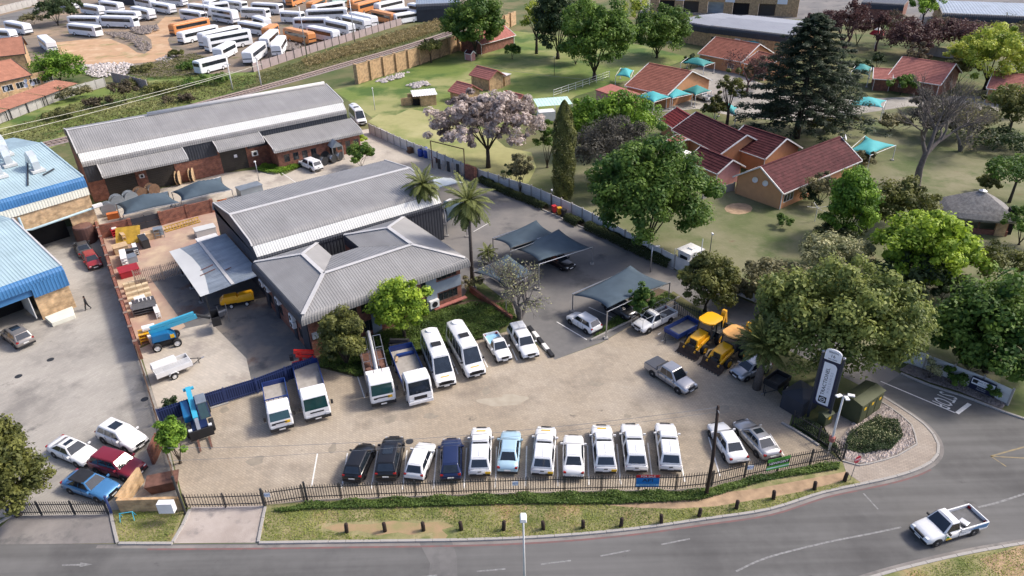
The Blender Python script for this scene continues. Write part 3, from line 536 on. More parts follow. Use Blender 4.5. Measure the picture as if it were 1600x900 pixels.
for u in (27.2, 41.6): mb.box((u, -1.98, 1.6), (.22, 3.75, 3.2)); mb.add([(u-.1, -3.9, 3.2), (u-.1, 0, 3.2), (u-.1, 0, 4.6), (u+.1, -3.9, 3.2), (u+.1, 0, 3.2), (u+.1, 0, 4.6)], [(0, 1, 2), (5, 4, 3), (0, 3, 4, 1), (1, 4, 5, 2), (0, 2, 5, 3)])
mb.build('annex_wall', 'brick_red', wh)
for h in wins: window(wh, (27.1+(h[0]+h[1])/2, -4.0, (h[2]+h[3])/2), h[1]-h[0], h[3]-h[2], 0, (0, -1))
mb = MB(); mb.add([(35.6, -6.4, 2.4), (37.6, -6.4, 2.4), (36.6, -6.4, 3.4), (35.6, -4.5, 2.4), (37.6, -4.5, 2.4), (36.6, -3.9, 3.4)], [(0, 1, 2), (0, 2, 5, 3), (1, 4, 5, 2)]); po = mb.build('porch_roof', 'galv', wh)
for u in (35.7, 37.5): MB().box((u, -6.3, 1.2), (.14, .14, 2.4)).build('porch_post', 'steel', po)
0; MB().box((36.6, -4.13, 1.05), (1.1, .06, 2.1)).build('door', 'dark_void', wh)
aircon(wh, (24.6, -.05, 2.3), 0, (0, -1)); aircon(wh, (7.2, -.02, 2.6), 0, (0, -1), .7)
MB().box((21.6, .18, 2.4), (.5, .03, .5)).build('notice', 'sign_white', wh)

# --- main hall
HALL = (-28.19, 70.31); HA = R(35.3)
hl = thing('workshop_hall', 'dark walled workshop hall with grey ribbed roof and white skylight strip behind the offices', 'hall', HALL, HA)
L, W, ze, zb, zr = 23.9, 16.3, 5.2, 6.55, 7.55
bp = [(W+.1, zb-1.3), (W-.2, zb-.5), (W-.8, zb), (W/2, zr), (1.8, zb+.15), (1.45, zb+.04), (1.15, zb-.2), (1.02, zb-.38)]
mb = MB(); corr_extrude(mb, (0, 0, 0), (L, 0, 0), (0, 1, 0), bp, .3, .03); hroof = mb.build('roof', 'roof_grey', hl)
mb = MB(); corr_extrude(mb, (0, 0, 0), (L, 0, 0), (0, 1, 0), [(1.01, zb-.40), (.12, zb-1.38)], .3, .03); mb.build('skylight_strip', 'sheet_white', hl)
MB().box((L/2, W/2, zr+.03), (L, .55, .07)).build('ridge_cap', 'roof_cap', hroof)
for u in (-.05, L+.05):
    mb = MB()
    for i in range(len(bp)-1): mb.beam((u, bp[i][0], bp[i][1]+.03), (u, bp[i+1][0], bp[i+1][1]+.03), .16, .12)
    mb.build('verge_trim', 'roof_cap', hroof)
mb = MB()
corr_extrude(mb, (0, 0, 0), (L, 0, 0), (0, 1, 0), [(.11, zb-1.40), (-.02, zb-1.6), (-.03, zb-1.95)], .3, .03); corr_extrude(mb, (0, 0, 0), (L, 0, 0), (0, 1, 0), [(.05, zb-1.8), (.06, 0)], .4, .035); corr_extrude(mb, (0, W, 0), (L, W, 0), (0, -1, 0), [(.05, zb-.8), (.06, 0)], .4, .035)
for u, s in ((0.02, 1), (L-.02, -1)):
    corr_extrude(mb, (u, .1, 0), (u, W-.1, 0), (1, 0, 0), [(0, zb-1.5), (0, 0)], .4, .035)
    mb.poly([(u, .1, zb-1.5), (u, 1.0, zb-.45), (u, 1.5, zb), (u, W/2, zr-.06), (u, W-.8, zb-.06), (u, W-.1, zb-.72)])
mb.build('cladding', 'clad_dark', hl)
MB().box((-.06, 5.5, 3.0), (.06, .5, .3)).build('wall_vent', 'dark_void', hl)

# --- office block with hipped roof and a small court
of = thing('office_block', 'two storey brick office block with grey ribbed hipped roof and small open court', 'office', (-20.05, 57.64), R(35.7))
Wd, Dp, ze, zt, zr = 18.5, 13.7, 4.55, 5.45, 6.75; hw = 4.1
cu0, cu1, cv0 = 7.3, 10.6, 9.7
prof = [(0, 0), (.12, -.03), (.26, -.14), (.36, -.34), (.40, -.62), (.40, -.95)]
rm = MB()
A = lambda u, v, z: (u, v, z)
corr_poly(rm, [A(0, 0, zt), A(Wd, 0, zt), A(Wd-hw, hw, zr), A(hw, hw, zr)], (1, 0, 0), .28, .03)
corr_poly(rm, [A(cu0+.02, cv0, zt), A(cu1, cv0, zt), A(Wd-hw, hw, zr), A(hw, hw, zr)], (1, 0, 0), .28, .03)
lp = [A(0, 0, zt), A(0, Dp, zt), A(hw, Dp-hw, zr), A(hw, hw, zr)]; rp_ = [A(Wd, 0, zt), A(Wd, Dp, zt), A(Wd-hw, Dp-hw, zr), A(Wd-hw, hw, zr)]
corr_poly(rm, lp, (0, 1, 0), .28, .03); corr_poly(rm, rp_, (0, 1, 0), .28, .03)
corr_poly(rm, [A(cu0, cv0, zt), A(cu0, Dp, zt), A(hw, Dp-hw, zr), A(hw, hw, zr)], (0, 1, 0), .28, .03)
corr_poly(rm, [A(cu1, cv0, zt), A(cu1, Dp, zt), A(Wd-hw, Dp-hw, zr), A(Wd-hw, hw, zr)], (0, 1, 0), .28, .03)
corr_poly(rm, [A(0, Dp, zt), A(cu0, Dp, zt), A(hw, Dp-hw, zr)], (1, 0, 0), .28, .03); corr_poly(rm, [A(cu1, Dp, zt), A(Wd, Dp, zt), A(Wd-hw, Dp-hw, zr)], (1, 0, 0), .28, .03)
oroof = rm.build('roof', 'roof_grey', of)
mb = MB(); corr_extrude(mb, (0, 0, zt), (Wd, 0, zt), (0, -1, 0), prof, .28, .03, 1, 1); mb.build('rounded_eave', 'roof_grey', oroof)
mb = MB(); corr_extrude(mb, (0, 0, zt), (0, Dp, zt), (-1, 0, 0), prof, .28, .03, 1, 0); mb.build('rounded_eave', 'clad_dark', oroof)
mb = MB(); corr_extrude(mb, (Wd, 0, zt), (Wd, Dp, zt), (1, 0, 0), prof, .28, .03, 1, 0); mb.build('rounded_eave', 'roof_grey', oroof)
mb = MB()
for a, b in (((0, 0, zt), (hw, hw, zr)), ((Wd, 0, zt), (Wd-hw, hw, zr)), ((hw, hw, zr), (Wd-hw, hw, zr)), ((hw, hw, zr), (hw, Dp-hw, zr)), ((Wd-hw, hw, zr), (Wd-hw, Dp-hw, zr)), ((0, Dp, zt), (hw, Dp-hw, zr)), ((cu0, Dp, zt), (hw, Dp-hw, zr)), ((cu1, Dp, zt), (Wd-hw, Dp-hw, zr)), ((Wd, Dp, zt), (Wd-hw, Dp-hw, zr))):
    mb.beam(Vector(a)+Vector((0, 0, .06)), Vector(b)+Vector((0, 0, .06)), .42, .05)
mb.build('ridge_cap', 'roof_cap', oroof)
mb = MB(); corr_extrude(mb, (cu0, cv0, 0), (cu1, cv0, 0), (0, 1, 0), [(0, zt), (.05, zt-.2), (.05, zt-1.2)], .28, .04); corr_extrude(mb, (cu0, cv0, 0), (cu0, Dp, 0), (1, 0, 0), [(0, zt), (.05, zt-.2), (.05, zt-1.2)], .28, .04); corr_extrude(mb, (cu1, cv0, 0), (cu1, Dp, 0), (-1, 0, 0), [(0, zt), (.05, zt-.2), (.05, zt-1.2)], .28, .04); mb.build('court_fascia', 'clad_dark', oroof)
mb = MB()
for a, b in (((cu0-.1, cv0-.1), (cu1+.1, cv0-.1)),): wall_panel(mb, a, b, 0, 4.3, (), .15)
wall_panel(mb, (cu0-.1, Dp), (cu0-.1, cv0), 0, 4.3, (), .15); wall_panel(mb, (cu1+.1, cv0), (cu1+.1, Dp), 0, 4.3, (), .15); mb.build('court_wall', 'brick_red', of)
MB().box(((cu0+cu1)/2, (cv0+Dp)/2, .1), (cu1-cu0, Dp-cv0, .2)).build('court_floor', 'brick_red', of)
i = .45
up = [(u, u+1.25, 2.95, 4.2) for u in (1.0, 3.9, 5.6, 8.3, 10.6, 12.6)]+[(14.6, 17.1, 3.55, 4.2)]
dn = [(u, u+1.25, .6, 1.95) for u in (1.0, 3.9, 5.6, 8.3, 10.6, 12.6)]+[(14.6, 17.1, .95, 1.95)]
mb = MB(); wall_panel(mb, (i, i), (Wd-i, i), 0, 4.9, up+dn, .24)
wl_ = [(1.2+k*2.9, 2.4+k*2.9, zz, zz+1.2) for k in range(4) for zz in (.8, 3.0)]
wall_panel(mb, (i, Dp), (i, i+.24), 0, 4.9, [(a, b, c, d) for a, b, c, d in wl_], .24); wall_panel(mb, (Wd-i, i+.24), (Wd-i, Dp), 0, 4.9, [(1.5, 2.8, 1, 2.2), (5, 6.3, 1, 2.2), (1.5, 2.8, 3.2, 4.3)], .24)
mb.build('wall', 'brick_red', of)
for h in up+dn: window(of, (i+(h[0]+h[1])/2, i+.08, (h[2]+h[3])/2), h[1]-h[0], h[3]-h[2], 0, (0, -1), mull=3 if h[1]-h[0] > 2 else 1)
for a, b, c, d in wl_: window(of, (i+.08, Dp-(a+b)/2, (c+d)/2), b-a, d-c, R(90), (-1, 0))
for u0, u1, z0, z1 in ((2.5, 3.7, 0, 4.7), (7.0, 8.0, 0, 4.7), (9.8, 10.4, 0, 4.7), (12.0, 12.5, 0, 4.7), (13.6, 14.9, 0, 4.7), (14.9, 18.0, 2.15, 3.45), (.6, 2.4, 2.1, 2.85)): MB().box(((u0+u1)/2+.0, i-.05, (z0+z1)/2), (u1-u0, .13, z1-z0)).build('render_panel', 'plaster_blue', of)
for v0, v1 in ((.75, 2.6), (4.4, 5.2), (9.6, 10.6), (12.4, 13.4)): MB().box((i-.05, (v0+v1)/2, 2.4), (.13, v1-v0, 4.8)).build('render_panel', 'clad_dark', of)
aircon(of, (14.3, i-.1, 1.15), 0, (0, -1), 1.15)
for v, z in ((13.0, 3.1), (11.3, 3.2), (8.2, 3.1), (4.3, 3.0), (4.4, 2.1)): aircon(of, (i-.1, v, z), R(90), (-1, 0), .9)
MB().box((16.3, i-.35, .5), (4.2, .5, .12)).build('sill_ledge', 'tile_salmon', of)

# --- steel lean-to shed beside the hall
ls = thing('lean_to_shed', 'open lean-to shed with galvanised sheet roof on thin posts against the hall', 'shed', HALL, HA)
mb = MB(); corr_poly(mb, [(-6.8, -.3, 2.75), (-6.8, 13.2, 2.75), (-.15, 12.4, 3.5), (-.15, -.9, 3.5)], (0, 1, 0), .35, .03); lr = mb.build('roof', 'galv', ls)
mb = MB(); mb.poly([(-6.82, -.32, 2.80), (-5.9, -.42, 2.90), (-5.2, 3.6, 2.98), (-5.0, 6.5, 3.0), (-5.1, 9.6, 2.99), (-5.6, 13.05, 2.93), (-6.82, 13.22, 2.80)]); mb.build('white_sheeting', 'sheet_white', lr)
mb = MB(); mb.beam((-3.3, -.5, 3.2), (-3.3, 12.7, 3.2), .35, .04); mb.build('lap_flashing', 'roof_cap', lr)
for a, b in (((-5.2, 5.4, 3.02), (-3.7, 5.6, 3.18)), ((-5.6, 4.2, 2.97), (-3.8, 4.4, 3.17)), ((-3.0, 3.2, 3.26), (-2.3, 3.3, 3.34))): MB().beam(a, b, .14, .02).build('rust_streak', 'rust', lr)
for v in (-.2, 3.6, 7.6, 11.6):
    p_ = MB().box((-6.3, v, 1.36), (.14, .14, 2.7)).build('post', 'steel_dark', ls); MB().box((-6.3, v, .06), (.5, .5, .12)).build('footing', 'concrete', p_)

# --- blue-roofed factory buildings on the left
def blue_building(name, label, corner, ang, L, W, z0, z1, z2, zr, band, holes, ridge_u=0):
    t = thing(name, label, 'factory', corner, ang)         # local: u runs left (negative) from the corner, v away
    mb = MB(); corr_poly(mb, [(-L, .4, z2), (0, .4, z2), (0, W/2, zr), (-L, W/2, zr)], (1, 0, 0), .33, .028); corr_poly(mb, [(-L, W-.4, z2), (0, W-.4, z2), (0, W/2, zr), (-L, W/2, zr)], (1, 0, 0), .33, .028); r = mb.build('roof', 'roof_pale_blue', t)
    zz = z1 if band else z0
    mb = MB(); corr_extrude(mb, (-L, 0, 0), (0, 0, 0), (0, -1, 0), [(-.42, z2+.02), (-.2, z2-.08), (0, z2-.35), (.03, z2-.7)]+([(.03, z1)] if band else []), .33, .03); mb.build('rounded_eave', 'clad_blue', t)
    if band:
        mb = MB(); corr_extrude(mb, (-L, 0, 0), (0, 0, 0), (0, -1, 0), [(.025, z1), (.02, z0)], .33, .03); mb.build('cream_band', 'clad_cream', t)
    MB().beam((0.03, .4, z2+.04), (0.03, W/2, zr+.06), .2, .12).build('verge_trim', 'roof_cap' if not band else 'roof_pale_blue', t)
    return t, r
fa, fr_ = blue_building('factory_building', 'yellow brick factory with pale blue ribbed roof and curved metal roof ducts', (-55.6, 88.4), R(48), 26, 27, 5.9, 7.0, 8.3, 10.2, True, ())
mb = MB(); wall_panel(mb, (-26, .15), (-.1, .15), 0, 5.95, [(16.5, 22.8, 0, 3.6)], .25); mb.box((-.2, 13.4, 2.9), (.25, 26, 5.8)); mb.build('wall', 'brick_yellow', fa)
mb = MB(); mb.poly([(-.05, .2, 5.8), (-.05, .4, 8.2), (-.05, 13.5, 10.1), (-.05, 26.6, 8.2), (-.05, 26.8, 5.8)]); mb.build('gable_cladding', 'clad_cream', fa)
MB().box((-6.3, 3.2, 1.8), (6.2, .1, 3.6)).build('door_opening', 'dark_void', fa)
mb = MB(); mb.tube([(-8.7, -.1, 5.7), (-8.7, -.1, 3.9), (-7.8, -.14, 3.75), (.6, -.3, 4.15)], .16, 8); mb.build('downpipe', 'roof_pale_blue', fa, smooth=True)
MB().beam((-.3, -.3, 4.3), (.9, -.3, 4.3), .5, .35).build('duct_cowl', 'trim_white', fa)
def roof_duct(u, v, h=2.2, w=.85):
    z = 8.3+(v-.4)/(13.5-.4)*1.9; mb = MB(); path = [(u, v, z-.1), (u, v, z+h*.6), (u, v+.15, z+h*.85), (u, v+.7, z+h), (u, v+1.3, z+h*.8), (u, v+1.55, z+h*.45)]; rings = []
    for i, p in enumerate(path):
        a = Vector(path[max(i-1, 0)]); b = Vector(path[min(i+1, len(path)-1)]); d = (b-a).normalized(); y = Vector((1, 0, 0)); x = d.cross(y).normalized()
        rings.append([Vector(p)+y*sx*w/2+x*sy*w/2 for sx, sy in ((-1, -1), (1, -1), (1, 1), (-1, 1))])
    mb.loft(rings); d = mb.build('roof_duct', 'galv_pale', fr_)
    MB().box((u, v, z+.12), (1.6, 1.6, .3)).build('duct_base', 'sheet_white', d)
mk('galv_pale', (.55, .60, .62), .4, .35, .1, 1)
roof_duct(-3.6, 5.3); roof_duct(-5.6, 9.0); roof_duct(-7.6, 6.4); roof_duct(-4.8, 12.3); roof_duct(-9.5, 10.2); roof_duct(-11, 4.0)
for a, b in (((-6.0, 1.8), (-2.6, 11.0)), ((-9.4, 4.6), (-7.2, 11.6)), ((-3.6, 3.4), (-1.9, 4.3))):
    za = 8.4+(a[1]-.4)/13.1*1.9; zb_ = 8.4+(b[1]-.4)/13.1*1.9; MB().beam((a[0], a[1], za+.1), (b[0], b[1], zb_+.1), .16, .14).build('roof_rail', 'steel_dark', fr_)
fb, fbr = blue_building('factory_shed', 'lower factory shed with pale blue roof, deep blue cladding and open loading door', (-49.3, 69.3), R(49), 30, 26, 3.1, 4.4, 5.2, 7.3, False, ())
mb = MB(); corr_extrude(mb, (-30, 0, 0), (-9.1, 0, 0), (0, -1, 0), [(.03, 4.5), (.03, 3.1)], .33, .03); corr_extrude(mb, (-3.6, 0, 0), (0, 0, 0), (0, -1, 0), [(.03, 4.5), (.03, 2.9)], .33, .03); corr_extrude(mb, (-9.1, 0, 0), (-3.6, 0, 0), (0, -1, 0), [(.03, 4.5), (.03, 3.95)], .33, .03); mb.poly([(.02, .1, 2.9), (.02, .3, 5.1), (.02, 13, 7.2), (.02, 26, 5.1), (.02, 26, 2.9)]); mb.build('cladding', 'clad_blue', fb)
mb = MB(); wall_panel(mb, (-30, .2), (-.1, .2), 0, 3.0, [(20.9, 26.4, 0, 3.0)], .25); mb.box((-.2, 13, 1.5), (.25, 25, 3.0)); mb.build('wall', 'brick_yellow', fb)
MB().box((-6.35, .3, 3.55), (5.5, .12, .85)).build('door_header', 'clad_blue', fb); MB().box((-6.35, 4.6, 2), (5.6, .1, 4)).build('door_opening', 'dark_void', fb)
MB().box((-4.1, 2.1, 1.7), (.1, 3.6, 2.6)).build('open_door_leaf', 'sheet_white', fb)
mb = MB(); mb.prism([(-3.5, -2.2), (-1.2, -2.4), (-.6, -.2), (-3.5, -.2)], .0, .5); mb.build('loading_ledge', 'clad_cream', fb, bev=.05)
MB().box((-9.8, -.04, 2.1), (.5, .06, .3)).build('notice', 'sign_white', fb)

# ================================================================ tiled houses
def tile_slope(mb, e0, e1, r0, r1, n):
    """stepped tile courses between an eave line and a ridge line"""
    e0, e1, r0, r1 = (Vector(p) for p in (e0, e1, r0, r1)); nr = (e1-e0).cross(r0-e0).normalized()
    if nr.z < 0: nr = -nr
    for k in range(n):
        t0, t1 = k/n, (k+1)/n; a = e0.lerp(r0, t0); b = e1.lerp(r1, t0); c = e1.lerp(r1, t1); d = e0.lerp(r0, t1); lift = nr*.05
        mb.quad(a+lift, b+lift, c, d); mb.quad(a-lift*.1, b-lift*.1, b+lift, a+lift)
def gable_house(name, label, e0, e1, ze, W, zr, wall, tile, cat='house', over=.45, trim='trim_white', wins=(), gable_mat=None, base=0, n=None):
    """e0,e1: survey points of the near eave (at height ze); house runs back by W"""
    a = P(*e0, ze); b = P(*e1, ze); d = b-a; L = math.hypot(d.x, d.y); ang = math.atan2(d.y, d.x)
    t = thing(name, label, cat, (a.x, a.y, 0), ang)
    mb = MB(); n = n or max(6, int(W/2/.42))
    tile_slope(mb, (0, 0, ze), (L, 0, ze), (0, W/2, zr), (L, W/2, zr), n); tile_slope(mb, (0, W, ze), (L, W, ze), (0, W/2, zr), (L, W/2, zr), n); r = mb.build('roof', tile, t)
    mb = MB(); mb.beam((0, W/2, zr+.03), (L, W/2, zr+.03), .28, .1); mb.build('ridge_tiles', tile, r)
    for u in (-.03, L+.03):
        for v in (0, W): MB().beam((u, v, ze), (u, W/2, zr), .12, .2).build('barge_board', trim, r)
    for v in (-.04, W+.04): MB().beam((0, v, ze-.05), (L, v, ze-.05), .12, .14).build('gutter', trim, r)
    zw = ze+(zr-ze)*over/(W/2)-.06; mb = MB(); hs = [w for w in wins if w[0] == 'f']
    wall_panel(mb, (over, over), (L-over, over), base, zw, [(w[1], w[2], w[3], w[4]) for w in hs], .2); mb.build('wall', wall, t)
    MB().box((L/2, W-over-.1, (zw+base)/2), (L-2*over, .2, zw-base)).build('wall', wall, t)
    for u, s in ((over, 1), (L-over, -1)):
        g_ = MB(); pts = [(u, over+.2, base), (u, W-over-.2, base), (u, W-over-.2, zw), (u, W/2, zr-.1), (u, over+.2, zw)]; q = [(p[0]+s*.2, p[1], p[2]) for p in pts]
        g_.add(pts+q, [(0, 1, 2, 3, 4), (9, 8, 7, 6, 5)]+[(i, (i+1) % 5, (i+1) % 5+5, i+5) for i in range(5)]); g_.build('gable_wall', gable_mat or wall, t)
    for w in hs: window(t, (over+(w[1]+w[2])/2, over+.06, (w[3]+w[4])/2), w[2]-w[1], w[4]-w[3], 0, (0, -1), frame='trim_white', mull=2)
    for u in (over-.06, L-over+.06): MB().box((u, over-.08, (ze+base)/2), (.1, .1, ze-base-.1)).build('downpipe', trim, t)
    return t, L, ang
m1, L1, a1 = gable_house('house', 'largest house with long maroon tiled roof and peach gable carrying two white dishes', (1224, 303), (1347, 251), 2.6, 8.4, 5.3, 'plaster_orange', 'tile_maroon', wins=[('f', .6, 2.9, .8, 2.0), ('f', 5, 7, .8, 2.0), ('f', 10, 12, .8, 2.0)], gable_mat='plaster_peach')
for v in (3.2, 4.9): dish(m1, (.4, v, 3.1), (-1, -.3), .2, .42, .12)
dish(m1, (L1+.1, 3.8, 5.2), (.4, -1), .5, .45, .3)
gable_house('house', 'maroon tiled house wing butting against the long maroon roof', (1131, 226), (1196, 249), 2.8, 8.6, 5.2, 'plaster_orange', 'tile_maroon')
gable_house('house', 'maroon tiled house wing behind the big round green tree', (1049, 203), (1125, 242), 2.8, 9.4, 5.3, 'plaster_orange', 'tile_maroon')
gable_house('house', 'bright red tiled house end, farthest left of the maroon roofs', (1030, 186), (1052, 201), 2.6, 6.4, 4.4, 'plaster_orange', 'tile_red')
gable_house('house', 'small maroon tiled outbuilding with pink gable end facing the lawn', (1071, 250), (1121, 272), 2.4, 5.6, 4.0, 'plaster_orange', 'tile_maroon', gable_mat='plaster_pink')
gable_house('house', 'low flat salmon roofed lean-to beside the maroon tiled wing', (1041, 219), (1057, 226), 2.4, 4.2, 2.9, 'plaster_orange', 'tile_salmon')
gable_house('house', 'orange plastered house with brown tiled roof beside the turquoise shade sails', (976, 134), (1043, 149), 2.8, 15.5, 6.1, 'plaster_orange', 'tile_orange')
mb = MB(); mb.slab([P(930, 140, 2.5), P(978, 156, 2.5), P(1003, 147, 2.7), P(955, 131, 2.7)], .2); fl = mb.build('flat_roof_garage', 'tile_salmon', label='flat pink roofed garage beside the white railed yard', cat='garage')
o_ = MB(); o_.slab([P(932, 141, 2.28), P(978, 156, 2.28), P(1000, 148, 2.28), P(956, 133, 2.28)], 2.28); o_.build('wall', 'plaster_pink', fl)
gable_house('house', 'orange house with long brown tiled roof under the grey factory roofs', (1090, 84), (1159, 97), 2.9, 13, 5.9, 'plaster_orange', 'tile_orange', wins=[('f', 1.5, 3.2, .9, 2), ('f', 8, 9.7, .9, 2)])
gable_house('house', 'dim brown tiled house half behind the purple bare tree and cedar', (1160, 98), (1196, 108), 2.7, 9, 4.8, 'plaster_orange', 'tile_orange')
gable_house('house', 'brick house with salmon tiled gable roof near the lattice mast', (1386, 120), (1470, 133), 2.8, 13, 5.8, 'brick_red', 'tile_salmon', wins=[('f', 2, 3, 1, 2)])
gable_house('house', 'small salmon tiled wing in front of the brick gable house', (1364, 123), (1395, 125), 2.5, 7.5, 3.9, 'brick_red', 'tile_salmon')
gable_house('house', 'salmon tiled house at the right edge behind yellow green trees', (1541, 138), (1640, 150), 2.8, 11, 5.0, 'plaster_peach', 'tile_salmon')
gable_house('house', 'left edge house with large brown tiled roof and row of windows', (-60, 142), (50, 117), 3.6, 13, 6.6, 'brick_tan', 'tile_brown', wins=[('f', 1.5+k*3.1, 3.9+k*3.1, 1.2, 2.6) for k in range(6)], trim='trim_dark')
t, LL, _ = gable_house('house', 'second brown tiled house roof rising behind the left edge house', (-60, 95), (40, 84), 4.0, 14, 7.2, 'brick_tan', 'tile_brown', trim='trim_dark')
for q, (a, b) in enumerate((((-30, 190), (13, 171)), ((13, 171), (70, 150)), ((70, 150), (122, 130)))):
    r0, r1 = P(*a, 2.2), P(*b, 2.2); d = r1-r0; ang = math.atan2(d.y, d.x); t = thing('carport', ('nearest left of', 'middle of', 'farthest right of')[q]+' three brown roofed carports along the pale wall', 'carport', (r0.x, r0.y, 0), ang); Lc = math.hypot(d.x, d.y)
    mb = MB(); tile_slope(mb, (.15, 0, 2.2), (Lc-.15, 0, 2.2), (.15, 5.4, 2.9), (Lc-.15, 5.4, 2.9), 9); mb.build('roof', 'tile_brown', t)
    for u in (.5, Lc/2, Lc-.5): MB().box((u, 5.2, 1.4), (.15, .15, 2.8)).build('post', 'steel_dark', t); MB().box((u, .4, 1.1), (.15, .15, 2.2)).build('post', 'steel_dark', t)
for px_, py_ in ((11, 139), (41, 127), (42, 134), (53, 131)):
    p = P(px_, py_, 3.6); t = thing('satellite_dish', {11: 'white dish lowest on the left edge house', 41: 'upper white dish of the pair by the house corner', 42: 'lower white dish of the pair by the house corner', 53: 'white dish nearest the carport roof'}[px_], 'dish', (p.x, p.y, 0), 0)
    MB().tube([(0, 0, 0), (0, 0, 3.6)], .04, 6).build('mast', 'steel', t); dish(t, (0, 0, 3.6), (-.2, -1), .5, .5, .1)

# --- small huts, follies and kiosks on the far lawn
gable_house('playhouse', 'red tiled brick playhouse with walled yard on the far lawn', (733, 117), (764, 125), 2.6, 5, 4.2, 'brick_tan', 'tile_salmon', trim='tile_salmon')
p = P(762, 134); mb = MB(); 
t = thing('walled_yard', 'low brick yard and pale lean-to joined to the red playhouse', 'outbuilding', (p.x, p.y), R(-35))
for c_, d_ in (((0, 0, .6), (3.6, .2, 1.2)), ((-1.8, 1.4, .6), (.2, 2.8, 1.2)), ((2.6, 2.6, 1.1), (2.2, 2.2, 2.2))): mb.box(c_, d_)
mb.build('wall', 'brick_tan', t); MB().box((2.6, 2.6, 2.28), (2.6, 2.6, .12)).build('roof', 'trim_white', t); MB().box((0, 1.4, .08), (3.2, 2.4, .1)).build('floor', 'steel_dark', t)
gable_house('playhouse', 'red roofed brick hut just above the blossoming tree', (700, 142), (724, 149), 2.0, 5.2, 3.6, 'brick_tan', 'tile_salmon', trim='tile_salmon')
gable_house('playhouse', 'red roofed hut half hidden by the blossoming tree crown', (778, 157), (805, 164), 1.9, 4.6, 3.4, 'brick_tan', 'tile_salmon', trim='tile_salmon')
p = P(638, 170); t = thing('garden_hut', 'tan brick hut with white sheet roof and open front on the lawn', 'hut', (p.x, p.y), R(14))
mb = MB(); mb.box((4.4, .9, 1.1), (3.3, .2, 2.2)); mb.box((2.85, 2.2, 1.1), (.2, 2.6, 2.2)); mb.box((5.95, 2.2, 1.1), (.2, 2.6, 2.2)); mb.box((0, 2.6, .8), (2.2, .2, 1.6)); mb.box((1.6, 3.3, 1.1), (2.4, .2, 2.2)); mb.build('wall', 'brick_yellow', t)
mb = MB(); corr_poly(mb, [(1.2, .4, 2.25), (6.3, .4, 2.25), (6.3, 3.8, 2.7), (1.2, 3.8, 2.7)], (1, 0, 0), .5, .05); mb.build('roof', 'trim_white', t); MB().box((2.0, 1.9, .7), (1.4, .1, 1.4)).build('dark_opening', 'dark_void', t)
gable_house('playhouse', 'tiny pink toy house by the foot of the tall green tree', (726, 83), (736, 85), 1.7, 1.6, 2.4, 'plaster_pink', 'tile_maroon', over=.1)
gable_house('house', 'salmon tiled brick house at the top behind the tall green tree', (752, 70), (806, 55), 2.6, 8, 4.8, 'brick_red', 'tile_salmon')
p = P(840, 185); t = thing('veranda', 'white framed veranda with pale green sheet roof near the cypress', 'veranda', (p.x, p.y), R(10))
mb = MB(); corr_poly(mb, [(0, 0, 2.3), (7, 0, 2.3), (7, 4.2, 2.7), (0, 4.2, 2.7)], (1, 0, 0), .6, .03); mb.build('roof', 'sign_pale', t)
for u, v in ((.1, .1), (3.5, .1), (6.9, .1), (.1, 4.1), (6.9, 4.1)): MB().box((u, v, 1.15), (.14, .14, 2.3)).build('post', 'trim_white', t)
MB().box((1.4, -1.2, .9), (3.2, 2.2, 1.8)).build('white_cabin', 'trim_white', t, bev=.05)
# rail fence
rf_ = thing('rail_fence', 'white post and rail fence running past the big green tree', 'fence', (0, 0), 0)
ln = resample([P(865, 152), P(900, 140), P(952, 122)], 2.4)
for p in ln: MB().box((p.x, p.y, .8), (.1, .1, 1.6)).build('post', 'trim_white', rf_)
for z in (.5, 1.0, 1.55): MB().tube([(p.x, p.y, z) for p in ln], .035, 4).build('rail', 'trim_white', rf_)
# --- thatched gazebo
p = P(1518, 352); t = thing('thatched_gazebo', 'open brick gazebo under a weathered thatched roof on the right lawn', 'gazebo', (p.x, p.y), R(-18))
ri = []
for k in range(8):
    s = 1-k/7; hw_, hd = 3.9*s+.12, 3.1*s+.1; z = 2.2+2.7*(1-s)**.9; ri.append([(x*hw_, y*hd, z+random.uniform(-.03, .03)) for x, y in ((-1, -.9), (-.5, -1), (0, -1.02), (.5, -1), (1, -.9), (1.03, 0), (1, .9), (.5, 1), (0, 1.02), (-.5, 1), (-1, .9), (-1.03, 0))])
mb = MB(); under = [[(x*.97, y*.97, z-.28) for x, y, z in ri[0]]]; mb.loft(under+ri); rt = mb.build('thatched_roof', 'thatch', t)
MB().lathe([(.45, 4.7), (.5, 4.92), (.1, 5.1)], 10).build('ridge_cap', 'steel', rt)
mb = MB(); wall_panel(mb, (-3.4, -2.6), (3.4, -2.6), 0, .7, (), .2); wall_panel(mb, (-3.4, 2.4), (-3.4, -2.6), 0, .7, (), .2); wall_panel(mb, (3.3, -2.4), (3.3, 2.4), 0, 1.9, (), .2); mb.build('wall', 'brick_red', t)
MB().box((2.5, -2.5, 1.0), (1.2, .5, 2.0)).build('corner_pier', 'brick_tan', t); MB().box((3.6, -1.4, 1.7), (.9, 1.0, 3.4)).build('chimney', 'dark_void', t)
for x, y in ((-3.2, -2.4), (0, -2.5), (-3.2, 2.3), (3.1, 2.3)): MB().tube([(x, y, 0), (x, y, 2.3)], .1, 8).build('post', 'timber', t)
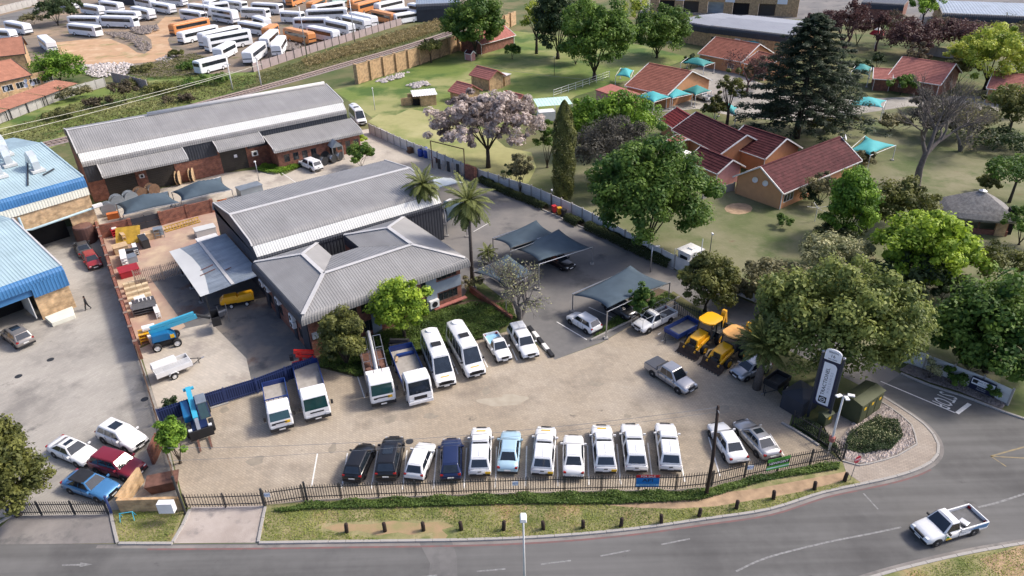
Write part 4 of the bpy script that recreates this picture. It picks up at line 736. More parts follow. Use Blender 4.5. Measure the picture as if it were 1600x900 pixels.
# --- grey factory units and brick row at the top
def long_shed(name, label, a, b, ze, W, zr, fascia='clad_dark', wall='brick_tan', roof='roof_light'):
    A_ = P(*a, ze); B_ = P(*b, ze); d = B_-A_; Lh = math.hypot(d.x, d.y); t = thing(name, label, 'factory', (A_.x, A_.y), math.atan2(d.y, d.x))
    mb = MB(); corr_extrude(mb, (0, 0, 0), (Lh, 0, 0), (0, 1, 0), [(.9, ze+.9), (W/2, zr), (W, ze+.6)], .8, .05); mb.build('roof', roof, t)
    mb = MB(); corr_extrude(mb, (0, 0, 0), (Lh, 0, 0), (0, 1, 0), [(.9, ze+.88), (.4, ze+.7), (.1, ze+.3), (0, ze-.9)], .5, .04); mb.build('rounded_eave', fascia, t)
    mb = MB(); mb.box((Lh/2, .3, (ze-.8)/2), (Lh, .3, ze-.8)); mb.box((.2, W/2, ze/2), (.3, W-1, ze)); mb.box((Lh-.2, W/2, ze/2), (.3, W-1, ze)); mb.build('wall', wall, t); return t, Lh
mk('roof_light', (.24, .25, .275), .5, .2, .06, .3)
ws, Lh = long_shed('factory_unit', 'wide pale grey roofed factory unit with dark rounded eave, right of the pair', (1107, 46), (1238, 62), 4.6, 22, 6.2)
MB().box((8.5, .05, 2.6), (1.4, .5, 1.2)).build('air_conditioner', 'trim_white', ws)
for k in range(5): MB().box((1.5+k*1.6, .12, 2.6), (.9, .1, .6)).build('window', 'glass_dark', ws)
long_shed('factory_unit', 'narrower pale grey roofed factory unit, left of the pair', (1055, 38), (1109, 47), 4.4, 20, 5.6)
p0 = P(1015, 17); p1 = P(1245, 27); d = p1-p0; t = thing('brick_block', 'tan brick industrial block with dark doors across the top edge', 'building', (p0.x, p0.y), math.atan2(d.y, d.x)); LB = d.length
hs = [(3+k*8.0, 8.2+k*8.0, 0, 3.6) for k in range(int(LB/8))]
mb = MB(); wall_panel(mb, (0, 0), (LB, 0), 0, 9, hs, .4); mb.build('wall', 'brick_tan', t)
for k, h in enumerate(hs): MB().box(((h[0]+h[1])/2, .8, 1.8), (5.1, .1, 3.6)).build('door', ('dark_void', 'roller_door', 'galv')[k % 3], t)
for k in range(0, len(hs), 2): MB().box((hs[k][0]+7, -.1, 5.2), (3, .2, 3)).build('sign_board', 'sign_white', t)
t, Lh = long_shed('factory_unit', 'slate grey flat roof filling the top right corner', (1472, 26), (1660, 34), 4.0, 26, 4.9, 'clad_dark', 'brick_tan', 'galv')
long_shed('factory_unit', 'dark roofed brick unit at the top above the maroon bare trees', (1345, 8), (1412, 12), 3.6, 14, 4.4, 'clad_dark', 'brick_red', 'clad_dark')
long_shed('factory_unit', 'dark fronted depot building at the top edge of the bus yard', (650, 12), (720, 9), 4.5, 14, 5.2, 'clad_dark', 'clad_dark', 'galv')
long_shed('factory_unit', 'dark roofed shed far behind the coaches at the top left', (150, -10), (215, -9), 4, 16, 5, 'clad_dark', 'clad_dark', 'clad_dark')
# ================================================================ walls and fences
def precast_wall(name, label, pts, h, mat, step=2.0, cat='wall', post='concrete', cap=True, post_extra=.15):
    pts = [P(*p) for p in pts]; ln = resample(pts, step); t = thing(name, label, cat, (ln[0].x, ln[0].y), 0, world=True)
    pm = mesh_of(MB().box((0, 0, (h+post_extra)/2), (.16, .2, h+post_extra)), 'post', post); d0 = (ln[1]-ln[0]).length
    mb = MB(); n = max(3, int(h/.32))
    for k in range(n): mb.box((0, 0, h/n*(k+.5)), (d0-.17, .07, h/n-.012))
    pan = mesh_of(mb, 'panel', mat)
    for i, p in enumerate(ln):
        share('post', pm, t, (p.x, p.y, 0), math.atan2((ln[min(i+1, len(ln)-1)]-ln[max(i-1, 0)]).y, (ln[min(i+1, len(ln)-1)]-ln[max(i-1, 0)]).x))
    for a, b in zip(ln, ln[1:]):
        m = (a+b)/2; d = b-a; o = share('panel', pan, t, (m.x, m.y, random.uniform(-.03, .02)), math.atan2(d.y, d.x)+random.uniform(-.008, .008)); o.scale = ((d.length-.17)/(d0-.17), 1, 1)
    return t
def solid_wall(name, label, pts, h, mat, w=.24, pier=3.0, cat='wall', cope=None):
    pts = [P(*p) for p in pts]; t = thing(name, label, cat, (pts[0].x, pts[0].y), 0)
    for a, b in zip(pts, pts[1:]):
        d = b-a; L = math.hypot(d.x, d.y); ang = math.atan2(d.y, d.x)
        o = MB().box((0, 0, h/2), (L, w, h)).build('wall_run', mat, t); m = (a+b)/2-pts[0]; o.location = (m.x, m.y, 0); o.rotation_euler = (0, 0, ang)
        if cope: c = MB().box((0, 0, h+.03), (L, w+.08, .06)).build('coping', cope, o)
        if pier:
            pm = mesh_of(MB().box((0, 0, (h+.08)/2), (.42, w+.16, h+.08)), 'pier', mat); n = max(1, round(L/pier))
            for k in range(n+1):
                q = a.lerp(b, k/n)-pts[0]; s = share('pier', pm, t, (q.x, q.y, 0), ang)
    return t
def palisade(name, label, pts, h=1.8, mat='steel_dark', gap=.16, post=2.9, cat='fence', backing=None, kindof=None, pale_w=.055):
    pts = [P(*p) for p in pts]; t = thing(name, label, cat, (pts[0].x, pts[0].y), 0, world=True); ln = resample(pts, post)
    pm = mesh_of(MB().box((0, 0, (h+.05)/2), (.075, .09, h+.02)), 'post', mat)
    for i, p in enumerate(ln):
        d = ln[min(i+1, len(ln)-1)]-ln[max(i-1, 0)]; share('post', pm, t, (p.x, p.y, 0), math.atan2(d.y, d.x))
    for a, b in zip(ln, ln[1:]):
        d = b-a; L = d.length; e = d/L; ang = math.atan2(d.y, d.x); mb = MB(); n = int(L/gap)
        for k in range(n):
            c = a+e*(L*(k+.5)/n); x = e*pale_w/2; nn = Vector((-e.y, e.x, 0))*.02
            mb.add([c-x-nn+Vector((0, 0, .1)), c+x-nn+Vector((0, 0, .1)), c+x-nn+Vector((0, 0, h-.1)), c-nn+Vector((0, 0, h+.05)), c-x-nn+Vector((0, 0, h-.1)), c+nn+Vector((0, 0, .1)), c+nn+Vector((0, 0, h-.05))], [(0, 1, 2, 3, 4), (0, 4, 6, 5), (1, 5, 6, 2)])
        o = mb.build('pales', mat, t); o['kind'] = 'stuff'
        for z in (.35, h-.35): MB().beam(a+Vector((0, 0, z)), b+Vector((0, 0, z)), .04, .06).build('rail', mat, t)
        if backing: MB().beam(a+Vector((-e.y*.06, e.x*.06, h*.5)), b+Vector((-e.y*.06, e.x*.06, h*.5)), .03, h*.86).build('backing_sheet', backing, t)
    return t
precast_wall('precast_wall', 'long white precast boundary wall between the parking lot and lawn', [(578, 208), (640, 236), (690, 256), (745, 280), (830, 307), (905, 341), (1000, 392), (1060, 423), (1180, 472)], 1.75, 'precast', 2.15)
precast_wall('precast_wall', 'white precast wall behind the gravel bed carrying the small navy sign', [(1400, 562), (1440, 576), (1500, 600), (1545, 618), (1574, 633)], 1.7, 'precast', 2.3)
precast_wall('precast_wall', 'pinkish grey precast wall along the bus yard', [(396, 113), (470, 88), (540, 66), (600, 47), (660, 29), (712, 14)], 2.1, 'precast_pink', 3.2, post='steel_dark', post_extra=.5)
precast_wall('precast_wall', 'pale old precast wall below the brown carports', [(-40, 215), (0, 193), (40, 178), (85, 160), (130, 145), (166, 135)], 2.0, 'precast_old', 2.4)
precast_wall('precast_wall', 'grey brown wall remnant leaning at the bus yard bank', [(178, 128), (205, 134), (232, 141)], 2.3, 'precast_pink', 2.6)
precast_wall('precast_wall', 'grey precast wall under the bare thicket at the top right', [(1435, 82), (1470, 90), (1512, 92)], 2.2, 'precast_old', 2.4)
precast_wall('precast_wall', 'pale wall beside the far road in the top left corner', [(-60, 36), (0, 22), (60, 7)], 2.6, 'precast_old', 3)
precast_wall('precast_wall', 'low grey fence wall between the white wall and peach house', [(1098, 311), (1120, 304), (1146, 298)], 1.2, 'precast_old', 1.8)
# tall tan brick wall with piers, stepping along the far lawn
tb = [(559, 131), (600, 118), (648, 103), (690, 88), (724, 76), (765, 56), (806, 38)]
t = thing('brick_wall', 'tall tan brick wall with stepped piers behind the far lawn', 'wall', (P(*tb[0]).x, P(*tb[0]).y), 0); o0 = P(*tb[0]); ln = resample([P(*p) for p in tb], 4.4)
for i, (a, b) in enumerate(zip(ln, ln[1:])):
    d = b-a; ang = math.atan2(d.y, d.x); h = 4.2-i*.02; m = (a+b)/2-o0
    pn = MB().box((0, 0, h/2), (d.length, .28, h)).build('wall_panel', 'brick_tan', t); pn.location = (m.x, m.y, 0); pn.rotation_euler = (0, 0, ang); MB().box((0, 0, h+.05), (d.length, .4, .1)).build('coping', 'brick_tan', pn)
    q = a-o0; pr = MB().box((0, 0, (h+.3)/2), (.6, 1.1, h+.3)).build('pier', 'brick_tan', t); pr.location = (q.x, q.y, 0); pr.rotation_euler = (0, 0, ang)
solid_wall('brick_wall', 'red brick boundary wall between the works yard and storage yard', [(152, 352), (185, 456), (220, 560)], 2.1, 'brick_red', .26, 3.4)
solid_wall('brick_wall', 'red brick cross wall left of the grey sheet gate', [(155, 373), (207, 362)], 1.9, 'brick_red', .26, 3.4)
solid_wall('brick_wall', 'red brick cross wall right of the grey sheet gate', [(254, 351), (295, 340), (334, 331)], 1.9, 'brick_red', .26, 3.2)
a, b = P(208, 362), P(253, 351); t = thing('sheet_gate', 'dark grey sheet gate in the storage yard cross wall', 'gate', (a.x, a.y), math.atan2((b-a).y, (b-a).x)); Lg = (b-a).length
for k in range(2):
    for j in range(2): MB().box((Lg*(k+.5)/2, 0, .5+j*.9), (Lg/2-.08, .06, .84)).build('panel', 'clad_dark', t)
MB().box((Lg/2, 0, 1.0), (.1, .1, 2.0)).build('gate_post', 'steel_dark', t)
solid_wall('brick_wall', 'low orange brick gatehouse wall with meter box beside the pedestrian gate', [(190, 800), (287, 797)], 1.35, 'brick_tan', .25, 0)
solid_wall('brick_wall', 'slanting tan brick screen wall behind the gatehouse wall', [(190, 798), (224, 752)], 1.5, 'brick_yellow', .25, 0)
solid_wall('brick_wall', 'leaning brown brick stub wall beside the red estate car', [(240, 726), (252, 700)], 1.7, 'brick_red', .22, 0)
solid_wall('brick_wall', 'low red brick planter wall at the office corner', [(735, 455), (785, 492), (800, 502)], .7, 'brick_red', .3, 0)
solid_wall('brick_wall', 'red brick pier at the back gate beside the white wall', [(729, 278), (744, 284)], 2.3, 'brick_red', .5, 0)
palisade('palisade_fence', 'dark palisade fence along the works yard below the brick wall', [(219, 562), (250, 668), (288, 800)], 1.9, 'fence_brown', .15, pale_w=.10) if mk('fence_brown', (.13, .085, .06), .8, 0, .3) else 0
palisade('palisade_fence', 'navy backed palisade fence behind the blue dropside trucks', [(252, 664), (320, 640), (400, 616), (493, 580)], 1.8, 'truckblue_m', .2, backing='fence_sheet', pale_w=.07) if mk('fence_sheet', (.014, .03, .10), .6) and mk('truckblue_m', (.05, .075, .20), .5, .1, .1) else 0
palisade('palisade_fence', 'rust brown palisade fence across the storage yard', [(214, 447), (262, 436), (297, 425)], 2.1, 'palis_tan', .2, pale_w=.09) if mk('palis_tan', (.42, .33, .26), .7, .1, .2) else 0
palisade('palisade_fence', 'dark palisade fence along the verge below the parked cars', [(415, 790), (479, 781), (580, 777), (700, 773), (800, 770), (967, 766), (1092, 765), (1161, 747), (1230, 733), (1267, 726), (1317, 719)], 1.65, 'steel_dark', .19)
palisade('palisade_fence', 'short dark palisade return at the sign corner', [(1317, 719), (1280, 692), (1237, 665)], 1.65, 'steel_dark', .19)
palisade('sliding_gate', 'dark palisade sliding gate at the paved apron', [(292, 794), (350, 793), (414, 791)], 1.5, 'steel_dark', .2, cat='gate')
palisade('sliding_gate', 'dark palisade sliding gate of the works yard at the left', [(14, 806), (90, 805), (170, 804)], 1.5, 'steel_dark', .17, cat='gate')
palisade('palisade_fence', 'black palisade fence behind the diggers', [(1052, 492), (1085, 505), (1120, 523), (1170, 548)], 1.9, 'steel_dark', .25)
for q, (a, z) in enumerate((((290, 803), 3.9), ((175, 803), 1.9), ((18, 806), 1.9), ((414, 792), 1.9), ((480, 781), 1.9))):
    p = P(*a); MB().tube([(p.x, p.y, 0), (p.x, p.y, z)], .09, 8).build('gate_post', 'steel_dark' if q not in (1, 2) else 'truckblue_m', label=('tall black gate pole beside the orange brick gatehouse', 'blue gate post at the right end of the works gate', 'blue gate post at the left end of the works gate', 'dark gate post at the right end of the paved apron gate', 'second dark gate post with a dark box beside it')[q], cat='post')
p = P(262, 793, 1.35); MB().box((p.x, p.y-.1, 1.55), (1.15, .5, .95)).build('meter_box', 'trim_white', label='white meter box on the orange brick gatehouse wall', cat='box', bev=.03)
p = P(258, 762); t = thing('rubbish_skip', 'rusty orange skip behind the gatehouse wall', 'skip', (p.x, p.y), R(15)); mb = MB(); mb.loft([[(-.9, -.5, 0), (.9, -.5, 0), (.9, .5, 0), (-.9, .5, 0)], [(-1.2, -.7, 1.0), (1.2, -.7, 1.0), (1.2, .7, 1.0), (-1.2, .7, 1.0)]]); mb.build('body', 'rust_red', t); MB().box((0, 0, .98), (2.2, 1.25, .06)).build('lid', 'rust_red', t)
p = P(201, 812); t = thing('saw_horse', 'small blue steel trestle on the grass by the gatehouse', 'trestle', (p.x, p.y), R(10)); MB().tube([(-.5, -.3, 0), (-.45, 0, .75), (.45, 0, .75), (.5, -.3, 0)], .035, 6).build('near_legs', 'paint_cyan', t); MB().tube([(-.45, 0, .75), (-.5, .3, 0)], .035, 6).build('leg', 'paint_cyan', t); MB().tube([(.45, 0, .75), (.5, .3, 0)], .035, 6).build('leg', 'paint_cyan', t)
# back gate portal
t = thing('gate_portal', 'tall dark steel gate frame at the back drive', 'gate', (P(676, 262).x, P(676, 262).y), 0, world=True); a, b = P(676, 262), P(727, 276)
for p in (a, b): MB().tube([(p.x, p.y, 0), (p.x, p.y, 4.6)], .09, 6).build('post', 'rust_red', t)
MB().tube([(a.x, a.y, 4.55), (b.x, b.y, 4.55)], .08, 6).build('beam', 'rust_red', t); d = (b-a)
for k in range(7):
    c = a+d*(k+.5)/7; MB().box((c.x, c.y, .95), (.62, .06, 1.7), math.atan2(d.y, d.x)).build('gate_panel', 'steel_dark' if k % 2 else 'steel', t)
# ================================================================ poles, lamps, bollards, wires
def lamp_post(name, label, px, h, kind='head', mat='pole_white', r=.07):
    p = P(*px); t = thing(name, label, 'lamp', (p.x, p.y)); MB().tube([(0, 0, 0), (0, 0, h*.5), (0, 0, h)], [r*1.3, r, r*.8], 8).build('pole', mat, t, smooth=True)
    if kind == 'head':
        MB().loft([[(-.22, -.35, h), (.22, -.35, h), (.22, .35, h), (-.22, .35, h)], [(-.16, -.28, h+.22), (.16, -.28, h+.22), (.16, .28, h+.22), (-.16, .28, h+.22)]]).build('lamp_head', 'trim_white', t, bev=.03)
    elif kind == 'flood':
        for k in range(3):
            a = R(200+k*70); hd = MB().box((math.cos(a)*.5, math.sin(a)*.5, h+.05), (.5, .3, .1), a).build('flood_head', 'trim_white', t, bev=.02); MB().beam((0, 0, h), (math.cos(a)*.3, math.sin(a)*.3, h), .06, .06).build('arm', 'steel_dark', hd)
    elif kind == 'arm':
        MB().tube([(0, 0, h), (.5, -.1, h+.08)], .04, 6).build('arm', mat, t); MB().box((.6, -.12, h+.1), (.5, .22, .1)).build('lamp_head', 'trim_white', t)
    elif kind == 'cam': MB().box((0, -.1, h+.08), (.22, .4, .2)).build('camera_head', 'trim_white', t, bev=.03)
    return t
lamp_post('street_lamp', 'pale street lamp rising from the near road edge', (820, 925), 7.0)
t = lamp_post('floodlight_mast', 'white floodlight mast inside the corner fence beside the pylon sign', (1293, 712), 6.3, 'flood', r=.09); MB().lathe([(.12, 1.5), (.22, 1.6), (.24, 2.0), (.12, 2.1)], 10).build('junction_box', 'tile_salmon', t)
lamp_post('lamp_post', 'thin lamp post between the two grey shade carports', (1016, 425), 3.4, 'arm', 'steel'); lamp_post('lamp_post', 'slim pole lamp against the lawn behind the white cabin', (1105, 425), 5.0, 'cam', 'steel_dark', .05); lamp_post('lamp_post', 'short pole beside the yellow and red bins', (862, 302+22), 2.6, 'cam', 'steel_dark', .05)
lamp_post('lamp_post', 'white pole lamp on the far lawn near the hut', (586, 172), 4.4, 'cam'); lamp_post('lamp_post', 'dark garden lamp in front of the big round tree', (866, 118), 4.2, 'cam', 'steel_dark', .05); lamp_post('lamp_post', 'garden lamp beside the oak by the brown roofs', (1019, 90), 3.8, 'cam', 'steel', .05)
lamp_post('lamp_post', 'grey pole on the back drive near the white pickup', (405, 283), 3.2, 'cam', 'steel', .06); lamp_post('lamp_post', 'white pole right of the white cabin', (1092, 424), 4.3, 'none', 'pole_white', .06); lamp_post('lamp_post', 'thin post left of the white cabin', (1052, 418), 2.6, 'none', 'steel', .04)
p = P(1103, 776); pole = thing('utility_pole', 'leaning brown timber utility pole in front of the fence', 'pole', (p.x, p.y)); MB().tube([(0, 0, 0), (.05, 0, 4), (-.12, .1, 8.8)], [.16, .14, .11], 8).build('pole', 'creosote', pole, smooth=True); MB().tube([(-.12, -.3, 8.5), (-.12, .4, 8.5)], .04, 6).build('cross_bar', 'steel', pole)
ptop = Vector((p.x-.12, p.y+.1, 8.7))
for q, (bx, by, ty) in enumerate(((364, 141, 98), (409, 136, 88), (480, 90, 10), (555, 70, 0), (655, 28, -20), (325, 40, -15))):
    b = P(bx, by); h = height_at(b.x, b.y, ty); t = thing('utility_pole', ('pale lattice pole at the bus yard bank, left of the pair', 'pale concrete pole behind the warehouse ridge, right of the pair', 'thin dark pole at the bus yard wall beside orange buses', 'thin dark pole rising to the frame top by the coaches', 'grey pole in front of the depot building', 'thin pole among the far coaches')[q], 'pole', (b.x, b.y)); m_ = 'pole_white' if q < 2 else 'steel'
    MB().tube([(0, 0, 0), (0, 0, h)], [.17, .1], 7).build('pole', m_, t, smooth=True)
    if q < 2: MB().beam((-.7, 0, h-.4), (.7, 0, h-.4), .1, .1).build('cross_arm', m_, t)
def wire(a, b, sag, r, name, label, mat='wire'):
    a = Vector(a); b = Vector(b); pts = [a.lerp(b, k/14)-Vector((0, 0, sag*4*(k/14)*(1-k/14))) for k in range(15)]; MB().tube(pts, r, 4).build(name, mat, label=label, cat='cable')
wire(P(364, 112, 5.2), P(-40, 210, 5.2), .4, .045, 'power_cable', 'upper pale cable crossing above the railway bank', 'wire_pale'); wire(P(409, 100, 5.6), P(-40, 222, 5.6), .5, .045, 'power_cable', 'lower pale cable crossing above the railway bank', 'wire_pale')
wire(ptop, P(262, 700, 4.5), .9, .018, 'telephone_cable', 'thin cable over the paved yard from the leaning pole'); wire(ptop+Vector((0, .2, -.6)), P(262, 720, 3.6), .7, .014, 'telephone_cable', 'lower thin cable over the paved yard from the leaning pole')
wire(P(740, 100, 6), P(980, 128, 5), .6, .02, 'telephone_cable', 'thin cable above the far lawn')
bol = [(542, 833), (602, 831), (662, 830), (721, 829), (787, 829), (849, 828), (911, 826), (970, 824), (1033, 818), (1092, 808), (1150, 796), (1208, 781), (1272, 766), (1319, 753)]
mb = MB(); mb.tube([(0, 0, -.05), (.01, 0, .5), (0, 0, .78), (0, 0, .84)], [.15, .145, .14, .09], 9); bm_ = mb.mesh('bollard', True); bm_.materials.append(MATS['creosote'])
od = ['first', 'second', 'third', 'fourth', 'fifth', 'sixth', 'seventh', 'eighth', 'ninth', 'tenth', 'eleventh', 'twelfth', 'thirteenth', 'fourteenth']
for k, b in enumerate(bol):
    p = P(*b); o = bpy.data.objects.new('bollard', bm_); col.objects.link(o); o.location = (p.x, p.y, .09); o.rotation_euler = (random.uniform(-.07, .07), random.uniform(-.07, .07), random.uniform(0, 6)); o.scale = (1, 1, random.uniform(.88, 1.1)); tag(o, 'dark timber bollard on the verge, %s from the left' % od[k], 'bollard', 'timber bollards along the verge')
# ================================================================ shade carports
def sail(name, label, c4, z, ridge, mat, posts=True, peak=None, n=10, post_mat='steel', sag=.35):
    """c4: survey points of the four corners (at height z) in order; ridge rises between middles of sides 0-1 and 2-3"""
    zs = [z]*4 if peak else [z-.25, z+.75, z-.25, z+.75]; C = [P(*c, q_) for c, q_ in zip(c4, zs)]; t = thing(name, label, 'carport', (sum(c.x for c in C)/4, sum(c.y for c in C)/4), 0, world=True); g = []
    for i in range(n+1):
        row = []
        for j in range(n+1):
            s, r = i/n, j/n
            s2 = s+(.5-s)*.30*(4*r*(1-r))*abs(2*s-1)**1.5*sag*1.2; r2 = r+(.5-r)*.30*(4*s*(1-s))*abs(2*r-1)**1.5*sag*1.2
            a = C[0].lerp(C[1], s2); b = C[3].lerp(C[2], s2); p = a.lerp(b, r2)
            if peak is None: up = ridge*(1-abs(s2+r2-1))**1.3-ridge*.35*(1-abs(s2-r2))*abs(s2+r2-1)
            else: up = ridge*(1-max(abs(2*s-1), abs(2*r-1)))**1.05+ridge*.28*(1-abs(abs(2*s-1)-abs(2*r-1)))*(1-max(abs(2*s-1), abs(2*r-1)))
            row.append(p+Vector((0, 0, up)))
        g.append(row)
    mb = MB(); vs = [p for r_ in g for p in r_]; m = n+1
    mb.add(vs, [(i*m+j, i*m+j+1, (i+1)*m+j+1, (i+1)*m+j) for i in range(n) for j in range(n)]); o = mb.build('canopy', mat, t, smooth=True)
    md = o.modifiers.new('th', 'SOLIDIFY'); md.thickness = .03
    if posts:
        for c in C:
            ps = MB().tube([(c.x, c.y, 0), (c.x, c.y, c.z+.02)], .07, 8).build('post', post_mat, t); MB().box((c.x, c.y, .08), (.45, .45, .16)).build('footing', 'concrete', ps)
        for a, b in ((0, 3), (1, 2)): MB().tube([C[a], C[b]], .05, 6).build('edge_beam', post_mat, t)
    return t
sail('shade_carport', 'grey shade cloth carport in front over the white hatchback bay', [(895, 459), (949, 487), (1047, 441), (985, 420)], 2.5, .45, 'shade_grey')
sail('shade_carport', 'larger grey shade carport, right half of the double peak over a dark car', [(798, 386), (842, 413), (926, 386), (873, 363)], 2.6, .45, 'shade_grey'); sail('shade_carport', 'grey shade carport, left half of the double peak', [(770, 372), (797, 393), (873, 366), (838, 349)], 2.6, .45, 'shade_grey')
sail('shade_carport', 'grey shade carport half behind the leafless tree', [(740, 424), (790, 452), (838, 425), (793, 402)], 2.5, .45, 'shade_grey'); sail('shade_carport', 'pale grey shade carport between the palms and hall', [(697, 346), (728, 336), (722, 312), (693, 318)], 2.4, .45, 'shade_grey'); sail('shade_carport', 'pale grey shade canopy just right of the hall end', [(676, 296), (724, 290), (705, 276), (672, 280)], 2.4, .5, 'galv_pale')
sail('shade_carport', 'grey shade canopy over cable drums, left of the pair by the warehouse', [(181, 319), (192, 336), (281, 316), (262, 299)], 2.4, 1.1, 'shade_grey', peak=1); sail('shade_carport', 'grey shade canopy over cable drums, right of the pair by the warehouse', [(268, 300), (283, 314), (362, 296), (345, 276)], 2.4, 1.1, 'shade_grey', peak=1)
for q, c4 in enumerate(([(990, 151), (1022, 160), (1048, 152), (1018, 142)], [(1022, 148), (1051, 154), (1082, 147), (1051, 136)], [(1064, 142), (1087, 149), (1112, 142), (1090, 133)], [(1064, 98), (1100, 104), (1117, 98), (1075, 90)], [(1149, 66), (1190, 74), (1202, 66), (1160, 57)], [(1325, 236), (1360, 243), (1400, 227), (1352, 212)], [(1325, 165), (1380, 168), (1385, 157), (1330, 152)], [(1330, 112), (1358, 118), (1362, 105), (1340, 98)], [(962, 118), (985, 122), (990, 110), (970, 106)], [(1118, 172), (1150, 180), (1152, 168), (1125, 162)])):
    sail('shade_sail', 'turquoise shade sail '+('nearest the bushes, left of the row of three', 'in the middle of the row of three', 'over the white pickup at the brown roofed house', 'with white poles in front of the upper orange house', 'beside the grey factory eave at the top', 'at the right end of the long maroon roof', 'lying low under the cedar', 'behind the brick gable house', 'left of the brown roofed house', 'behind the thin tree above the maroon roofs')[q], c4, 2.5, .9, 'shade_green' if q in (2, 3, 7) else 'shade_teal', peak=1, post_mat='trim_white', n=8, sag=.6)
# white pergola cover beside the maroon houses
sail('party_tent', 'small white fabric tent beside the maroon roofs', [(1049, 240), (1066, 247), (1082, 238), (1064, 231)], 2.1, .6, 'trim_white', peak=1, n=6)
# ================================================================ signs
def basis(o, x, y): 
    x = Vector(x).normalized(); y = Vector(y).normalized(); z = x.cross(y); M = Matrix((x, y, z)).transposed().to_4x4(); M.translation = Vector(o); return M
p = P(1262, 651); q = P(1291, 663); sg = thing('pylon_sign', 'tall navy pylon sign with white TRACTIONEL panel and arched top at the corner', 'sign', (p.x, p.y, 0), math.atan2((q-p).y, (q-p).x)); w = (q-p).length
w = 1.75; sg.scale = (.95, .95, .92)
for u in (0, w): ps = MB().box((u, 0, 3.75), (.2, .2, 7.5)).build('post', 'clad_dark', sg); MB().lathe([(.13, 7.5), (.15, 7.62), (.05, 7.72)], 10, (u, 0, 0)).build('post_cap', 'steel', ps)
pn = MB().box((w/2, 0, 4.35), (w-.22, .16, 5.0)).build('panel', 'sign_navy', sg)
cx = w/2; def_ = [(-.52, 2.05), (.35, 2.05), (.55, 2.6), (.58, 6.5), (-.3, 6.5), (-.55, 5.9)]
def rounded(x0, x1, z0, z1, r, corners):
    out = []
    for (cx_, cz_, a0, on) in ((x1-r, z0+r, -90, corners[0]), (x1-r, z1-r, 0, corners[1]), (x0+r, z1-r, 90, corners[2]), (x0+r, z0+r, 180, corners[3])):
        if on:
            for k in range(7): a = R(a0+k*15); out.append((cx_+r*math.cos(a), cz_+r*math.sin(a)))
        else: out.append((cx_+(r if a0 in (-90, 0) else -r), cz_+(r if a0 in (0, 90) else -r)))
    return out
pts = rounded(cx-.56, cx+.56, 2.05, 6.65, .42, (0, 1, 0, 1)); mb = MB(); mb.add([(x, -.095, z) for x, z in pts]+[(x, -.085, z) for x, z in pts], [tuple(range(len(pts)))]+[(i, (i+1) % len(pts), (i+1) % len(pts)+len(pts), i+len(pts)) for i in range(len(pts))]); mb.build('face', 'sign_white', pn)
arch = [(cx-.68, 6.95), (cx+.68, 6.95), (cx+.68, 7.75)]+[(cx+.68*math.cos(R(a)), 7.75+.38*math.sin(R(a))) for a in range(15, 180, 15)]+[(cx-.68, 7.75)]
tp = MB(); tp.add([(x, -.1, z) for x, z in arch]+[(x, .05, z) for x, z in arch], [tuple(range(len(arch))), tuple(range(2*len(arch)-1, len(arch)-1, -1))]+[(i, i+len(arch), (i+1) % len(arch)+len(arch), (i+1) % len(arch)) for i in range(len(arch))]); at = tp.build('arched_top', 'sign_white', sg)
lettering('16', .42, 'sign_navy', at, basis((cx, -.11, 7.45), (1, 0, 0), (0, 0, 1))); lettering('BERMITA', .25, 'sign_navy', at, basis((cx, -.11, 7.82), (1, 0, 0), (0, 0, 1)), .8); lettering('ON LAAN', .17, 'sign_navy', at, basis((cx, -.11, 7.12), (1, 0, 0), (0, 0, 1)))
lettering('TRACTIONEL', .44, 'sign_black', pn, basis((cx-.12, -.105, 4.62), (0, 0, 1), (-1, 0, 0)), 1.15); lettering('H O L D I N G S', .3, 'sign_grey', pn, basis((cx+.28, -.105, 4.62), (0, 0, 1), (-1, 0, 0)), 1.1)
lg = MB().box((cx-.02, -.105, 2.62), (.66, .02, .66)).build('logo_block', 'sign_black', pn)
def ring_(parent, c, r, t_, mat, y):
    mb = MB(); n = 16; o_ = [(c[0]+r*math.cos(2*math.pi*k/n), y, c[1]+r*math.sin(2*math.pi*k/n)) for k in range(n)]; i_ = [(c[0]+(r-t_)*math.cos(2*math.pi*k/n), y, c[1]+(r-t_)*math.sin(2*math.pi*k/n)) for k in range(n)]
    mb.add(o_+i_, [(k, (k+1) % n, n+(k+1) % n, n+k) for k in range(n)]); return mb.build('logo_ring', mat, parent)
ring_(lg, (cx-.02, 2.62), .25, .06, 'sign_white', -.118); MB().box((cx-.02, -.117, 2.62), (.3, .006, .07)).build('logo_bar', 'sign_white', lg)
